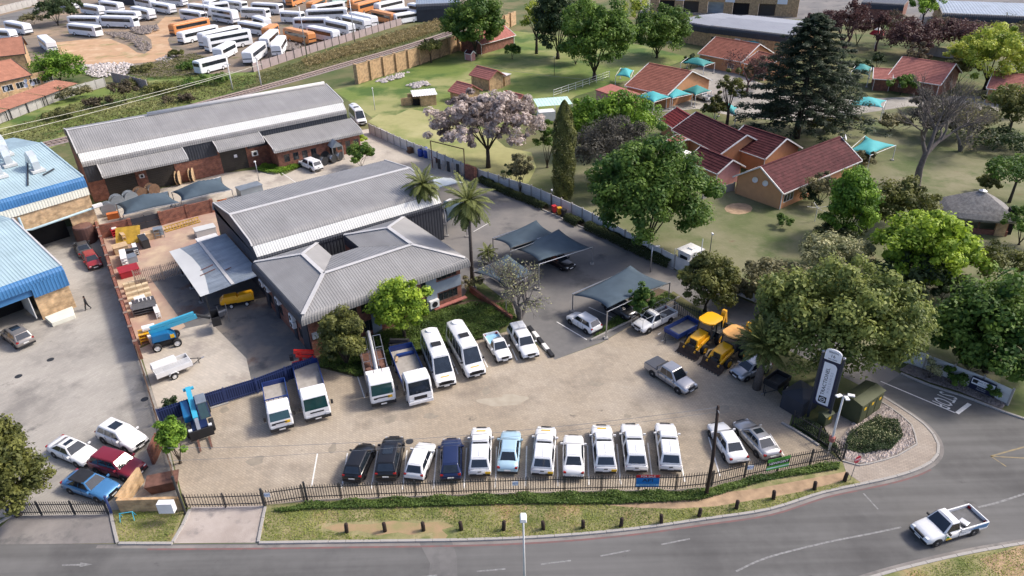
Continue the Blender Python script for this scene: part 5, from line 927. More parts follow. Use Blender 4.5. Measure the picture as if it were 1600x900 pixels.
# small navy wall sign
a, b = P(1513, 600, .5), P(1551, 616, .5); d = b-a; s2 = thing('wall_sign', 'navy and white company sign fixed to the white precast wall', 'sign', (a.x, a.y-.25), math.atan2(d.y, d.x)); w2 = d.length
s2.location = (a.x+.05, a.y-.05, 0); pts = rounded(0, w2, .25, 1.55, .2, (0, 0, 1, 0)); bd = MB(); bd.add([(x, -.1, z) for x, z in pts]+[(x, 0, z) for x, z in pts], [tuple(range(len(pts))), tuple(range(2*len(pts)-1, len(pts)-1, -1))]+[(i, i+len(pts), (i+1) % len(pts)+len(pts), (i+1) % len(pts)) for i in range(len(pts))]); bd = bd.build('board', 'sign_navy', s2)
MB().box((w2*.51, -.11, 1.12), (w2*.92, .02, .62)).build('white_field', 'sign_white', bd); MB().box((.38, -.125, 1.14), (.4, .01, .36)).build('logo_block', 'sign_black', bd)
lettering('TRACTIONEL', .24, 'sign_black', bd, basis((w2*.58, -.125, 1.22), (1, 0, 0), (0, 0, 1))); lettering('HOLDINGS', .2, 'sign_grey', bd, basis((w2*.58, -.125, .97), (1, 0, 0), (0, 0, 1))); lettering('Entrance', .2, 'sign_grey', bd, basis((w2*.5, -.105, .62), (1, 0, 0), (0, 0, 1))); lettering('DELIVERIES', .16, 'sign_grey', bd, basis((w2*.5, -.105, .42), (1, 0, 0), (0, 0, 1)))
# estate agents' boards on the fence
def board(label, a, b, z0, z1, bands, texts, back=.14):
    A_ = P(*a); B_ = P(*b); d = B_-A_; t = thing('sale_board', label, 'sign', (A_.x, A_.y-back, 0), math.atan2(d.y, d.x)); w = d.length
    MB().box((w/2, .02, (z0+z1)/2), (w, .03, z1-z0)).build('backing', 'sign_black', t)
    for m, f0, f1 in bands: MB().box((w/2, 0, z0+(z1-z0)*(f0+f1)/2), (w, .02, (z1-z0)*(f1-f0)-.006)).build('panel', m, t)
    for s_, f, sz, m, sx in texts: lettering(s_, sz, m, t, basis((w/2, -.016, z0+(z1-z0)*f), (1, 0, 0), (0, 0, 1)), sx)
board('blue and red FOR SALE board on the verge fence behind white pickups', (992, 766), (1028, 766), .55, 1.75, [('sign_blue', 0, .06), ('sign_sky', .06, .22), ('sign_blue', .22, .76), ('sign_red', .78, 1)], [('FOR SALE', .88, .26, 'sign_white', 1), ('API', .54, .46, 'sign_navy', 1.3), ('PROPERTY GROUP', .14, .15, 'sign_navy', 1.05)])
board('green and black FOR SALE NEWPOINT board on the fence below the silver sedan', (1194, 743), (1229, 735), .6, 1.75, [('sign_green', 0, .12), ('sign_pale', .12, .26), ('sign_green', .26, .42), ('sign_black', .42, .74), ('sign_green', .74, 1)], [('FOR SALE', .87, .24, 'sign_black', 1), ('NEWPOINT', .58, .34, 'sign_white', .95)])
for q, (x, y) in enumerate(((422, 789), (805, 771), (1168, 746))):
    board(('small blue notice at the gate end of the verge fence', 'small blue notice halfway along the verge fence', 'small white and blue notice right of the utility pole')[q], (x-4, y), (x+5, y-.6), .95, 1.4, [('sign_white', 0, 1), ], [('ADT', .5, .26, 'sign_blue', 1.0)], .12)
p = P(1328, 751); t = thing('stop_sign', 'small red octagonal stop sign on a post at the pavement corner', 'sign', (p.x, p.y), R(25)); MB().tube([(0, 0, 0), (.12, 0, 2.1)], .035, 6).build('post', 'steel', t); oc = [(.12+.36*math.cos(R(22.5+45*k)), 2.2+.36*math.sin(R(22.5+45*k))) for k in range(8)]
mb = MB(); mb.add([(x, -.05, z) for x, z in oc]+[(x, -.02, z) for x, z in oc], [tuple(range(8)), tuple(range(15, 7, -1))]+[(i, i+8, (i+1) % 8+8, (i+1) % 8) for i in range(8)]); f = mb.build('plate', 'stop_red', t); lettering('STOP', .24, 'sign_white', f, basis((.12, -.056, 2.2), (1, 0, 0), (0, 0, 1)))
# electrical kiosks on the corner
def kiosk(label, px, dims, rz, mat='box_green', doors=3):
    p = P(*px); t = thing('electrical_kiosk', label, 'kiosk', (p.x, p.y, .1), rz); L, W, H = dims
    MB().box((0, 0, H/2), (L, W, H)).build('body', mat, t, bev=.03); mb = MB(); mb.add([(-L/2-.08, -W/2-.1, H), (L/2+.08, -W/2-.1, H), (L/2+.08, W/2+.1, H), (-L/2-.08, W/2+.1, H), (-L/2-.08, 0, H+.22), (L/2+.08, 0, H+.22)], [(0, 1, 5, 4), (2, 3, 4, 5), (0, 4, 3), (1, 2, 5), (0, 3, 2, 1)]); mb.build('roof', mat, t)
    for k in range(doors): d = MB().box((-L/2+L*(k+.5)/doors, -W/2-.02, H*.48), (L/doors-.1, .05, H*.8)).build('door', mat, t); MB().box((-L/2+L*(k+.5)/doors, -W/2-.055, H*.72), (.3, .02, .25)).build('warning_plate', 'plate_yellow', d)
kiosk('large olive green electrical kiosk beside the gravel bed', (1342, 645), (3.4, 1.7, 2.1), R(35)); kiosk('small olive green electrical box behind the corner fence', (1287, 662), (1.0, .7, 1.1), R(30), doors=1)
p = P(1247, 636); mb = MB(); t = thing('dark_tank_housing', 'dark blue sheeted box housing behind the corner fence', 'housing', (p.x, p.y), R(35)); MB().box((0, 0, .85), (2.6, 2.0, 1.7)).build('body', 'clad_dark', t, bev=.05); mb.add([(-1.4, -1.1, 1.7), (1.4, -1.1, 1.7), (1.4, 1.1, 1.7), (-1.4, 1.1, 1.7), (0, 0, 2.15)], [(0, 1, 4), (1, 2, 4), (2, 3, 4), (3, 0, 4), (3, 2, 1, 0)]); mb.build('roof', 'clad_dark', t)
# white guard cabin, bins, kerb blocks
p = P(1076, 418); t = thing('guard_cabin', 'white guard cabin with dark windows beside the lot wall', 'cabin', (p.x, p.y), R(35)); MB().box((0, 0, 1.2), (2.2, 1.9, 2.4)).build('body', 'trim_white', t, bev=.08); MB().box((0, -.96, 1.5), (1.2, .04, .9)).build('window', 'glass_dark', t); MB().box((-1.12, 0, 1.5), (.04, 1.1, .9)).build('window', 'glass_dark', t); MB().box((0, 0, 2.47), (2.5, 2.2, .12)).build('roof', 'trim_white', t); MB().box((.2, 0, 2.6), (.7, .7, .15)).build('roof_vent', 'trim_white', t)
def wheelie(px, mat, label, rz=.5):
    p = P(*px); t = thing('wheelie_bin', label, 'bin', (p.x, p.y, .08), rz); MB().loft([[(-.2, -.2, .1), (.2, -.2, .1), (.2, .2, .1), (-.2, .2, .1)], [(-.29, -.3, 1.0), (.29, -.3, 1.0), (.29, .3, 1.0), (-.29, .3, 1.0)]]).build('body', mat, t); MB().box((0, .02, 1.04), (.62, .66, .08)).build('lid', mat, t, bev=.02)
    for s in (-1, 1): MB().tube([(s*.24, .24, .12), (s*.3, .24, .12)], .12, 10).build('wheel', 'tyre', t)
wheelie((866, 333), 'bin_red', 'red wheeled bin on the lot verge'); wheelie((874, 336), 'bin_yellow', 'yellow wheeled bin beside the red bin', .2); wheelie((881, 339), 'plastic_black', 'black wheeled bin right of the yellow bin', .8)
lnk = resample([P(826, 512), P(845, 535), P(864, 559)], 1.25)
km = {m: mesh_of(MB().box((0, 0, .14), (1.12, .42, .34)), 'kerb_block', m, bev=.06) for m in ('trim_white', 'plastic_black')}
for k in range(len(lnk)-1):
    m = (lnk[k]+lnk[k+1])/2; d = lnk[k+1]-lnk[k]; o = bpy.data.objects.new('kerb_block', km['trim_white' if k % 2 else 'plastic_black']); col.objects.link(o); o.location = m; o.rotation_euler = (0, 0, math.atan2(d.y, d.x)); tag(o, ('white' if k % 2 else 'black')+' painted kerb block beside the white canopy pickup, %s from the top' % od[k], 'kerb block', 'black and white kerb blocks')
for k, (x, y) in enumerate(((343, 634), (362, 626))):
    p = P(x, y); MB().box((p.x, p.y, .06), (1.6, .2, .12), R(28)).build('wheel_stop', 'concrete', label='low concrete wheel stop by the navy fence, '+('left' if k == 0 else 'right')+' of the pair', cat='wheel stop', group='wheel stops by the navy fence', bev=.03)
# lattice mast
p = P(1425, 82); h = height_at(p.x, p.y, 22); t = thing('lattice_mast', 'pale lattice mast rising behind the brick gable house', 'mast', (p.x, p.y)); leg = lambda k, f: Vector((math.cos(R(90+120*k)), math.sin(R(90+120*k)), 0))*(.9-.6*f)+Vector((0, 0, h*f))
for k in range(3): MB().tube([leg(k, 0), leg(k, 1)], .06, 5).build('leg', 'steel', t)
mb = MB()
for j in range(9):
    for k in range(3): mb.tube([leg(k, j/9), leg((k+1) % 3, (j+1)/9)], .03, 4)
o = mb.build('bracing', 'steel', t); o['kind'] = 'stuff'
# railway behind the warehouse
rl = [P(*p) for p in [(-30, 262), (60, 228), (110, 213)]], [P(*p) for p in [(420, 135), (470, 121), (560, 96), (640, 72), (700, 52), (740, 38)]]
full = spline([P(-30, 250), P(120, 214), P(420, 135), P(560, 95), P(640, 72), P(720, 46)], 8)
strip(full, 4.2, .05, 'railway_ballast', 'ballast')
t = thing('railway_track', 'pair of rusty rails on sleepers passing behind the warehouse', 'railway', (full[0].x, full[0].y), 0, world=True); sl = MB(); pts = resample(full, .9)
for a, b in zip(pts, pts[1:]): d = b-a; sl.box((a.x, a.y, .1), (.28, 2.5, .12), math.atan2(d.y, d.x))
o = sl.build('sleepers', 'sleeper', t); o['kind'] = 'stuff'
for s in (-.75, .75): MB().tube([p+Vector((0, 0, .22)) for p in off_line(full, s)], .07, 4).build('rail', 'rail_steel', t)
# ================================================================ vehicles
WH = {}
def wheel_meshes(r, w, rim='rim'):
    k = (r, w, rim)
    if k not in WH:
        n = 16; mb = MB(); pr = [(r*.62, -w/2), (r*.93, -w/2), (r, -w*.32), (r, w*.32), (r*.93, w/2), (r*.62, w/2)]
        mb.loft([[(q*math.cos(2*math.pi*j/n), y, q*math.sin(2*math.pi*j/n)) for j in range(n)] for q, y in pr], cap=False); ty = mesh_of(mb, 'tyre', 'tyre', True)
        mb = MB()
        for s in (-1, 1):
            y0 = s*w*.36; ring = [(r*.63*math.cos(2*math.pi*j/n), y0, r*.63*math.sin(2*math.pi*j/n)) for j in range(n)]; hub = [(r*.2*math.cos(2*math.pi*j/n), s*w*.46, r*.2*math.sin(2*math.pi*j/n)) for j in range(n)]; lip = [(r*.63*math.cos(2*math.pi*j/n), s*w*.5, r*.63*math.sin(2*math.pi*j/n)) for j in range(n)]; mid = [(r*.5*math.cos(2*math.pi*j/n), s*w*.30, r*.5*math.sin(2*math.pi*j/n)) for j in range(n)]
            mb.loft([lip, ring, mid, hub, [(0, s*w*.46, 0)]*n], cap=False)
        WH[k] = (ty, mesh_of(mb, 'rim', rim))
    return WH[k]
def wheel(root, x, y, r=.33, w=.22, rim='rim', name='wheel'):
    ty, rm = wheel_meshes(r, w, rim); a = bpy.data.objects.new(name, ty); col.objects.link(a); a.parent = root; a.location = (x, y, r); b = bpy.data.objects.new('rim', rm); col.objects.link(b); b.parent = a; return a
def body_loft(st, L, W, root, mat, name='body', seg=1):
    rings = []
    for f, zt, wf, zb in st:
        x = L/2-f*L; w = W/2*wf; zm = zb+(zt-zb)*.55
        half = [(0, zt+.035), (w*.55, zt+.02), (w*.86, zt-.015), (w*.97, zt-.09), (w, zm), (w*.985, zb+.12), (w*.9, zb)]
        rings.append([(x, -y, z) for y, z in half]+[(x, y, z) for y, z in reversed(half[1:])])
    mb = MB(); mb.loft(rings); return mb.build(name, mat, root, smooth=True)
def lerp3(a, b, t): return Vector(a)+(Vector(b)-Vector(a))*t
def pane(root, A, B, C, D, i0, i1, j0, j1, off, mat, name):
    """sub-rectangle of the quad A,B,C,D (A-B bottom, D-C top), set proud by off"""
    f = lambda s, t: lerp3(lerp3(A, B, s), lerp3(D, C, s), t); n = (Vector(B)-Vector(A)).cross(Vector(D)-Vector(A)).normalized()*off
    q = [f(i0, j0), f(i1, j0), f(i1, j1), f(i0, j1)]; mb = MB(); mb.add([p+n for p in q]+[p-n*.5 for p in q], [(0, 1, 2, 3), (0, 4, 5, 1), (1, 5, 6, 2), (2, 6, 7, 3), (3, 7, 4, 0)]); return mb.build(name, mat, root)
def cabin(root, x0, x1, x2, x3, zb, zr, wb, wr, mat, glass='glass_car', sides=2, name='cabin', front=True, rear=True, side=True, sunroof=False, roof_mat=None, rear_j=(.12, .88)):
    """x0 cowl, x1 front of roof, x2 rear of roof, x3 rear base (x forward)"""
    lo = [(x0, -wb/2, zb), (x0, wb/2, zb), (x3, wb/2, zb), (x3, -wb/2, zb)]; hi = [(x1, -wr/2, zr), (x1, wr/2, zr), (x2, wr/2, zr), (x2, -wr/2, zr)]
    mb = MB(); xm = (x1+x2)/2; mb.add(lo+hi, [(3, 2, 1, 0), (0, 1, 5, 4), (2, 3, 7, 6), (1, 2, 6, 5), (3, 0, 4, 7), (4, 5, 6, 7)]); c = mb.build(name, mat, root, bev=.1, smooth=True)
    top = [(xx, y*wr/2*.9, zr+.012+.035*(1-abs(y)**2)*(1-abs(2*(xx-x2)/(x1-x2)-1)**4)) for xx in [x1-.06-(x1-x2-.12)*k/5 for k in range(6)] for y in (-1, -.6, 0, .6, 1)]
    mb = MB(); mb.add(top, [(i*5+j, i*5+j+1, i*5+j+6, i*5+j+5) for i in range(5) for j in range(4)]); rp = mb.build('roof', roof_mat or mat, c, smooth=True)
    if front: pane(c, lo[0], lo[1], hi[1], hi[0], .07, .93, .06, .9, .012, glass, 'windscreen')
    if rear: pane(c, lo[2], lo[3], hi[3], hi[2], .1, .9, rear_j[0], rear_j[1], .012, glass, 'rear_window')
    if side:
        for A, B, C, D in ((lo[1], lo[2], hi[2], hi[1]), (lo[3], lo[0], hi[0], hi[3])):
            for k in range(sides): w = .86/sides; pane(c, A, B, C, D, .07+k*w+.012, .07+(k+1)*w-.012, .12, .86, .012, glass, 'side_window')
    if sunroof: MB().box(((x1*.62+x2*.38), 0, zr+.055), ((x1-x2)*.42, wr*.62, .012)).build('sunroof', glass, rp)
    return c
def face_bits(root, L, W, zh, zt, fr=True, re=True, plate='plate_white', grille=True, dark_bumper=False, zb=.3):
    if fr:
        for s in (-1, 1): MB().box((L/2-.13, s*W*.33, zh-.05), (.2, W*.14, .1)).build('headlight', 'lamp_glass', root, bev=.02)
        if grille: MB().box((L/2-.02, 0, zh-.08), (.1, W*.45, .2)).build('grille', 'plastic_black', root)
        MB().box((L/2-.06, 0, zb+.08), (.2, W*.86, .2)).build('front_bumper', 'plastic_black', root, bev=.03); MB().box((L/2+.045, 0, zb+.12), (.02, .5, .11)).build('number_plate', plate, root)
    if re:
        for s in (-1, 1): MB().box((-L/2+.11, s*W*.39, zt), (.16, W*.13, .17)).build('tail_light', 'lamp_red', root, bev=.02)
        MB().box((-L/2+.05, 0, zb+.1), (.2, W*.9, .2)).build('rear_bumper', 'plastic_black', root, bev=.03)
def mirrors(root, x, z, W, mat):
    for s in (-1, 1): MB().box((x, s*(W/2+.07), z), (.12, .22, .16)).build('mirror', mat, root, bev=.02)
def seams(root, xs, W, z0, z1, L):
    for s in (-1, 1):
        for x in xs: MB().box((x, s*W/2*.995, (z0+z1)/2), (.025, .02, z1-z0)).build('door_seam', 'plastic_black', root)
        MB().box((-.05*L, s*W/2*.96, z0-.08), (L*.46, .07, .14)).build('sill', 'plastic_black', root)
def pose(front, rear, zf=0, zr_=0):
    a = P(*front, zf); b = P(*rear, zr_); c = (a+b)/2; d = a-b; return (c.x, c.y), math.atan2(d.y, d.x)
def at(cx, cy, hx, hy): # centre on the ground and a point it faces
    a = P(cx, cy); b = P(hx, hy); d = b-a; return (a.x, a.y), math.atan2(d.y, d.x)
def car(label, cat, kind, paint, loc, rz, name=None, group=None, plate='plate_white', sun=False, soft_top=False, rails=False):
    pm = 'paint_'+paint
    SP = dict(sedan=(4.6, 1.78, 1.44), hatch=(3.95, 1.72, 1.48), suv=(4.6, 1.86, 1.66), coupe=(4.6, 1.82, 1.38), wagon=(4.5, 1.78, 1.5))
    L, W, H = SP[kind]; t = thing(name or {'hatch': 'hatchback', 'suv': 'sport_utility_car'}.get(kind, kind), label, cat, loc, rz, group)
    k = 1.0 if kind != 'suv' else 1.12
    if kind in ('hatch', 'suv', 'wagon'): st = [(0, .52*k, .78, .32), (.015, .66*k, .9, .24), (.1, .78*k, .97, .2), (.25, .93*k, 1, .2), (.6, .97*k, 1, .2), (.94, .98*k, .97, .24), (.99, .86*k, .92, .3), (1, .6*k, .86, .34)]
    else: st = [(0, .52, .78, .32), (.015, .65, .9, .24), (.1, .76, .97, .2), (.26, .9, 1, .2), (.7, .95, 1, .2), (.9, .97, .97, .22), (.985, .9, .92, .28), (1, .62, .86, .34)]
    body_loft(st, L, W, t, pm); X = lambda f: L/2-f*L; zb = .92*k
    if kind == 'sedan': c = cabin(t, X(.27), X(.42), X(.70), X(.86), zb, H, W*.9, W*.66, pm, sunroof=sun)
    elif kind == 'coupe': c = cabin(t, X(.3), X(.46), X(.68), X(.88), zb, H, W*.9, W*.64, pm, sunroof=sun, roof_mat='plastic_black' if soft_top else None)
    elif kind == 'hatch': c = cabin(t, X(.24), X(.40), X(.86), X(.975), zb, H, W*.9, W*.7, pm, sunroof=sun)
    elif kind == 'suv': c = cabin(t, X(.25), X(.39), X(.88), X(.975), zb, H, W*.91, W*.72, pm, sunroof=sun, sides=3)
    else: c = cabin(t, X(.25), X(.4), X(.86), X(.98), zb, H, W*.9, W*.68, pm, sides=3)
    if soft_top: MB().box((X(.66), 0, H-.02), (L*.3, W*.7, .1)).build('soft_top', 'plastic_black', c, bev=.05)
    if rails:
        for s in (-1, 1): MB().tube([(X(.42), s*W*.33, H+.06), (X(.85), s*W*.33, H+.06)], .025, 5).build('roof_rail', 'steel', c)
    face_bits(t, L, W, .66*k, .82*k, plate=plate); MB().box((-L/2-.03, 0, .62*k), (.03, .5, .12)).build('number_plate', plate, t); mirrors(t, X(.31), .98*k, W, pm)
    seams(t, [X(.3), X(.5)]+([X(.68)] if kind in ('suv', 'hatch', 'sedan', 'wagon') else []), W, .34, .9*k, L)
    r = .31 if kind != 'suv' else .36
    for x in (X(.19), X(.79)):
        for s in (-1, 1): MB().tube([(x, s*(W/2-.2), r), (x, s*(W/2+.004), r)], r*1.18, 14).build('wheel_arch', 'plastic_black', t); wheel(t, x, s*(W/2-.09), r, .21)
    return t
def pickup(label, kind, paint, loc, rz, group=None, plate='plate_white', name='pickup_truck', bed_mat='bed_dark', bar=False, rack=False, stripes=False, tonneau=False, small=False):
    pm = 'paint_'+paint; L, W, H = (5.2, 1.82, 1.74) if not small else (4.4, 1.62, 1.7); t = thing(name, label, 'pickup', loc, rz, group); X = lambda f: L/2-f*L; zb = 1.02
    cabend = dict(single=.54, double=.665, canopy=.56, dcanopy=.665)[kind]; full = kind in ('canopy', 'dcanopy')
    back = .98 if full else .74
    st = [(0, .62, .82, .42), (.015, .78, .92, .34), (.09, .9, .97, .3), (.25, 1.03, 1, .28), (cabend-.02, 1.04, 1, .28), (cabend, back, 1, .28), (.985, back, 1, .32), (1, back-.06, .97, .36)]
    body_loft(st, L, W, t, pm)
    c = cabin(t, X(.25), X(.375), X(cabend-.045), X(cabend-.012), zb, H, W*.93, W*.74, pm, sides=1 if kind in ('single', 'canopy') else 2)
    if full:
        k = cabin(t, X(cabend+.005), X(cabend+.02), X(.90), X(.99), zb-.03, H+.04, W*.95, W*.76, pm, sides=2, name='canopy', front=False, rear_j=(.2, .86))
        MB().box((X(.75), 0, H+.1), (1.2, .04, .03)).build('roof_rib', pm, k)
        MB().box((-L/2-.02, 0, .82), (.05, .3, .06)).build('tailgate_handle', 'plastic_black', t)
    else:
        for s in (-1, 1): MB().box(((X(cabend)+X(1))/2, s*(W/2-.05), .87), (X(cabend)-X(1)-.06, .09, .34)).build('bed_side', pm, t)
        tg = MB().box((X(1)+.05, 0, .88), (.07, W-.2, .36)).build('tailgate', pm, t); MB().box((X(cabend)-.05, 0, .87), (.05, W-.2, .34)).build('bed_front', pm, t)
        MB().box(((X(cabend)+X(1))/2, 0, .785), (X(cabend)-X(1)-.2, W-.22, .02)).build('bed_floor', bed_mat, t)
        if tonneau: MB().box(((X(cabend)+X(1))/2, 0, 1.07), (X(cabend)-X(1)-.1, W-.1, .05)).build('tonneau_cover', 'paint_grey', t, bev=.02); MB().tube([(X(cabend)-.15, -W/2+.12, 1.06), (X(cabend)-.25, -W/2+.2, 1.35), (X(cabend)-.25, W/2-.2, 1.35), (X(cabend)-.15, W/2-.12, 1.06)], .05, 6).build('sports_bar', 'plastic_black', t)
        else:
            MB().box((X(cabend)-.75, .3, .90), (.5, .6, .2), .3).build('load_bundle', 'steel', t, bev=.04)
    face_bits(t, L, W, .84, .86, plate=plate, zb=.38)
    if plate == 'plate_yellow' : MB().box((-L/2-.03, -W*.36, .72), (.04, .42, .2)).build('fleet_plate', 'plate_yellow', t); MB().box((X(.12), 0, .985), (.12, .75, .02), 0).build('bonnet_lettering', 'plate_yellow', t)
    MB().box((-L/2-.03, 0, .55), (.03, .5, .12)).build('number_plate', 'plate_white', t); mirrors(t, X(.31), 1.1, W, 'plastic_black' if stripes else pm)
    seams(t, [X(.28), X(cabend-.03)]+([X(.47)] if kind in ('double', 'dcanopy') else []), W, .4, 1.0, L)
    for x in (X(.17), X(.78)):
        for s in (-1, 1): MB().tube([(x, s*(W/2-.2), .36), (x, s*(W/2+.004), .36)], .42, 14).build('wheel_arch', 'plastic_black', t); wheel(t, x, s*(W/2-.1), .36, .24)
    if bar: MB().tube([(L/2+.1, -.7, .45), (L/2+.16, -.65, 1.05), (L/2+.16, .65, 1.05), (L/2+.1, .7, .45)], .04, 6).build('bull_bar', 'steel', t); MB().tube([(L/2+.14, -.68, .75), (L/2+.14, .68, .75)], .03, 6).build('bull_bar_rail', 'steel', t)
    if rack:
        mb = MB()
        for s in (-1, 1):
            mb.tube([(L/2+.1, s*.78, 1.95), (-L/2, s*.8, 1.95)], .03, 5)
            for x in (L/2+.02, X(.58), -L/2+.1): mb.tube([(x, s*.8, .95), (x, s*.8, 1.95)], .025, 5)
        for x in [L/2+.1-k*(L+.1)/7 for k in range(8)]: mb.tube([(x, -.8, 1.95), (x, .8, 1.95)], .02, 5)
        mb.build('ladder_rack', 'steel', t)
    if stripes:
        for s in (-1, 1):
            y = s*(W/2+.006)
            for pts, m in (([(X(.66), .80), (X(.97), .62), (X(.99), 1.0), (X(.80), .98)], 'paint_blue'), ([(X(.30), .4), (X(.40), .4), (X(.34), .62), (X(.30), .55)], 'plate_yellow'), ([(X(.28), .58), (X(.35), .62), (X(.31), .85)], 'sign_green')):
                mb = MB(); mb.add([(a, y, b) for a, b in pts]+[(a, y-s*.03, b) for a, b in pts], [tuple(range(len(pts)))]+[(i, (i+1) % len(pts), (i+1) % len(pts)+len(pts), i+len(pts)) for i in range(len(pts))]); mb.build('stripe', m, t)
            for k in range(2): MB().box((X(.57+k*.035), y, .72), (.1, .012, .1)).build('door_mark', 'sign_grey', t)
    return t
def van(label, loc, rz):
    L, W, H = 6.9, 2.02, 2.7; t = thing('minibus', label, 'minibus', loc, rz, 'white high roof minibuses'); X = lambda f: L/2-f*L; pm = 'paint_white'
    st = [(0, .75, .84, .35), (.02, .95, .93, .28), (.08, 1.12, .98, .25), (.15, 1.25, 1, .25), (.98, 1.3, 1, .28), (1, 1.2, .97, .33)]; body_loft(st, L, W, t, pm)
    c = cabin(t, X(.13), X(.27), X(.965), X(.995), 1.2, H, W*.97, W*.80, pm, front=True, sides=5, rear_j=(.25, .8))
    rings = []
    for f, z in ((.26, 2.68), (.34, 2.80), (.6, 2.86), (.95, 2.84), (.985, 2.72)): rings.append([(X(f), y*W*.4, z-.16*abs(y)**3) for y in (-1, -.7, -.35, 0, .35, .7, 1)])
    mb = MB(); mb.loft(rings, closed=False); mb.build('high_roof', pm, c, smooth=True); MB().box((X(.52), 0, 2.88), (.7, .95, .03)).build('roof_hatch', 'plastic_black', c); MB().lathe([(.45, 2.80), (.42, 2.95), (.1, 2.98)], 14, (X(.88), 0, 0)).build('roof_vent', pm, c)
    face_bits(t, L, W, .95, 1.3, zb=.38); MB().box((L/2-.03, 0, .8), (.12, W*.7, .28)).build('grille_panel', 'plastic_black', t); o = MB().box((X(.085), 0, 1.16), (.16, .8, .03), 0, -.12).build('bonnet_lettering', 'plate_yellow', t); mirrors(t, X(.18), 1.45, W, 'plastic_black')
    seams(t, [X(.17), X(.3), X(.48)], W, .45, 1.25, L)
    for x in (X(.16), X(.76)):
        for s in (-1, 1): MB().tube([(x, s*(W/2-.2), .36), (x, s*(W/2+.004), .36)], .43, 14).build('wheel_arch', 'plastic_black', t); wheel(t, x, s*(W/2-.1), .36, .24)
    return t
def truck(label, loc, rz, L, W, cabH, bed, rear=None, badge=True, grille=False, glass='glass_green'):
    t = thing('flatbed_truck', label, 'truck', loc, rz); cl = 1.9; xf = L/2; pm = 'paint_white'
    rings = []
    for z, ins, fr in ((.55, .02, .0), (1.15, 0, 0), (1.35, 0, .02), (cabH-.12, .06, .34), (cabH, .16, .48)):
        w = W/2-ins; rings.append([(xf-fr, -w+.12, z), (xf-fr, w-.12, z), (xf-fr-.12, w, z), (xf-cl, w, z), (xf-cl, -w, z), (xf-fr-.12, -w, z)])
    mb = MB(); mb.loft(rings); c = mb.build('cab', pm, t, bev=.04)
    A, B, C, D = (xf-.02, -W/2+.14, 1.36), (xf-.02, W/2-.14, 1.36), (xf-.34, W/2-.2, cabH-.13), (xf-.34, -W/2+.2, cabH-.13); pane(c, A, B, C, D, .02, .98, .05, .95, .015, glass, 'windscreen')
    for s in (-1, 1): 
        y = s*(W/2-.005); q = [(xf-.2, y, 1.4), (xf-1.4, y, 1.4), (xf-1.35, s*(W/2-.06), cabH-.2), (xf-.5, s*(W/2-.06), cabH-.2)]; q = q if s > 0 else [q[1], q[0], q[3], q[2]]; pane(c, *q, .04, .96, .04, .96, .02, glass, 'side_window'); MB().box((xf-.15, s*(W/2+.2), 1.75), (.12, .2, .42)).build('mirror', 'plastic_black', c); MB().box((xf+.01, s*W*.36, .78), (.08, .34, .2)).build('headlight', 'lamp_glass', c)
    MB().box((xf-.02, 0, .52), (.24, W*.96, .3)).build('front_bumper', 'paint_white' if grille else 'plastic_black', c, bev=.03); MB().box((xf+.11, 0, .5), (.02, .52, .12)).build('number_plate', 'plate_white', c)
    if badge: MB().box((xf+.01, W*.27, 1.12), (.03, .42, .26)).build('fleet_badge', 'plate_yellow', c); MB().box((xf+.01, -W*.3, 1.1), (.03, .3, .18)).build('fleet_badge', 'plastic_black', c)
    MB().box((xf+.005, 0, 1.0 if grille else 1.15), (.05, W*.5, .34 if grille else .12)).build('grille', 'plastic_black', c)
    for s in (-1, 1): MB().box((0-.3, s*.4, .62), (L-1.4, .12, .22)).build('chassis_rail', 'steel_dark', t)
    x0 = xf-cl-.12; x1 = -L/2; zb = 1.0; Lb = x0-x1; xc = (x0+x1)/2
    if bed:
        side, floor, hs = bed; MB().box((xc, 0, zb-.06), (Lb, W-.06, .12)).build('bed_floor', floor, t)
        for s in (-1, 1): MB().box((xc, s*(W/2-.02), zb+hs/2), (Lb, .06, hs)).build('dropside', side, t)
        MB().box((x1+.03, 0, zb+hs*.55), (.06, W-.1, hs*1.1)).build('tail_board', side, t); hb = MB().box((x0-.03, 0, zb+hs/2), (.06, W-.1, hs)).build('head_board', side, t)
        for s in (-1, 1): MB().beam((x0-.05, s*(W/2-.06), zb+.1), (x0-.05, s*(W/2-.06), zb+1.35), .08, .08).build('head_rack_post', side, hb)
        MB().beam((x0-.05, -W/2+.06, zb+1.32), (x0-.05, W/2-.06, zb+1.32), .08, .08).build('head_rack_bar', side, hb)
        for k in range(1, 5): MB().beam((x0-.05, -W/2+W*k/5, zb+hs), (x0-.05, -W/2+W*k/5, zb+1.3), .05, .05).build('head_rack_bar', side, hb)
    for x in ([xf-.95, -L/2+1.4] if L < 7.8 else [xf-.95, -L/2+2.2, -L/2+1.1]):
        for s in (-1, 1): wheel(t, x, s*(W/2-.16), .46, .28, 'rim_white')
        if x < 0:
            for s in (-1, 1): MB().tube([(x-.5, s*(W/2-.16), .7), (x-.3, s*(W/2-.16), .96), (x+.3, s*(W/2-.16), .96), (x+.5, s*(W/2-.16), .7)], .05, 5).build('mudguard', 'plastic_black', t)
    return t, (x0, x1, zb)
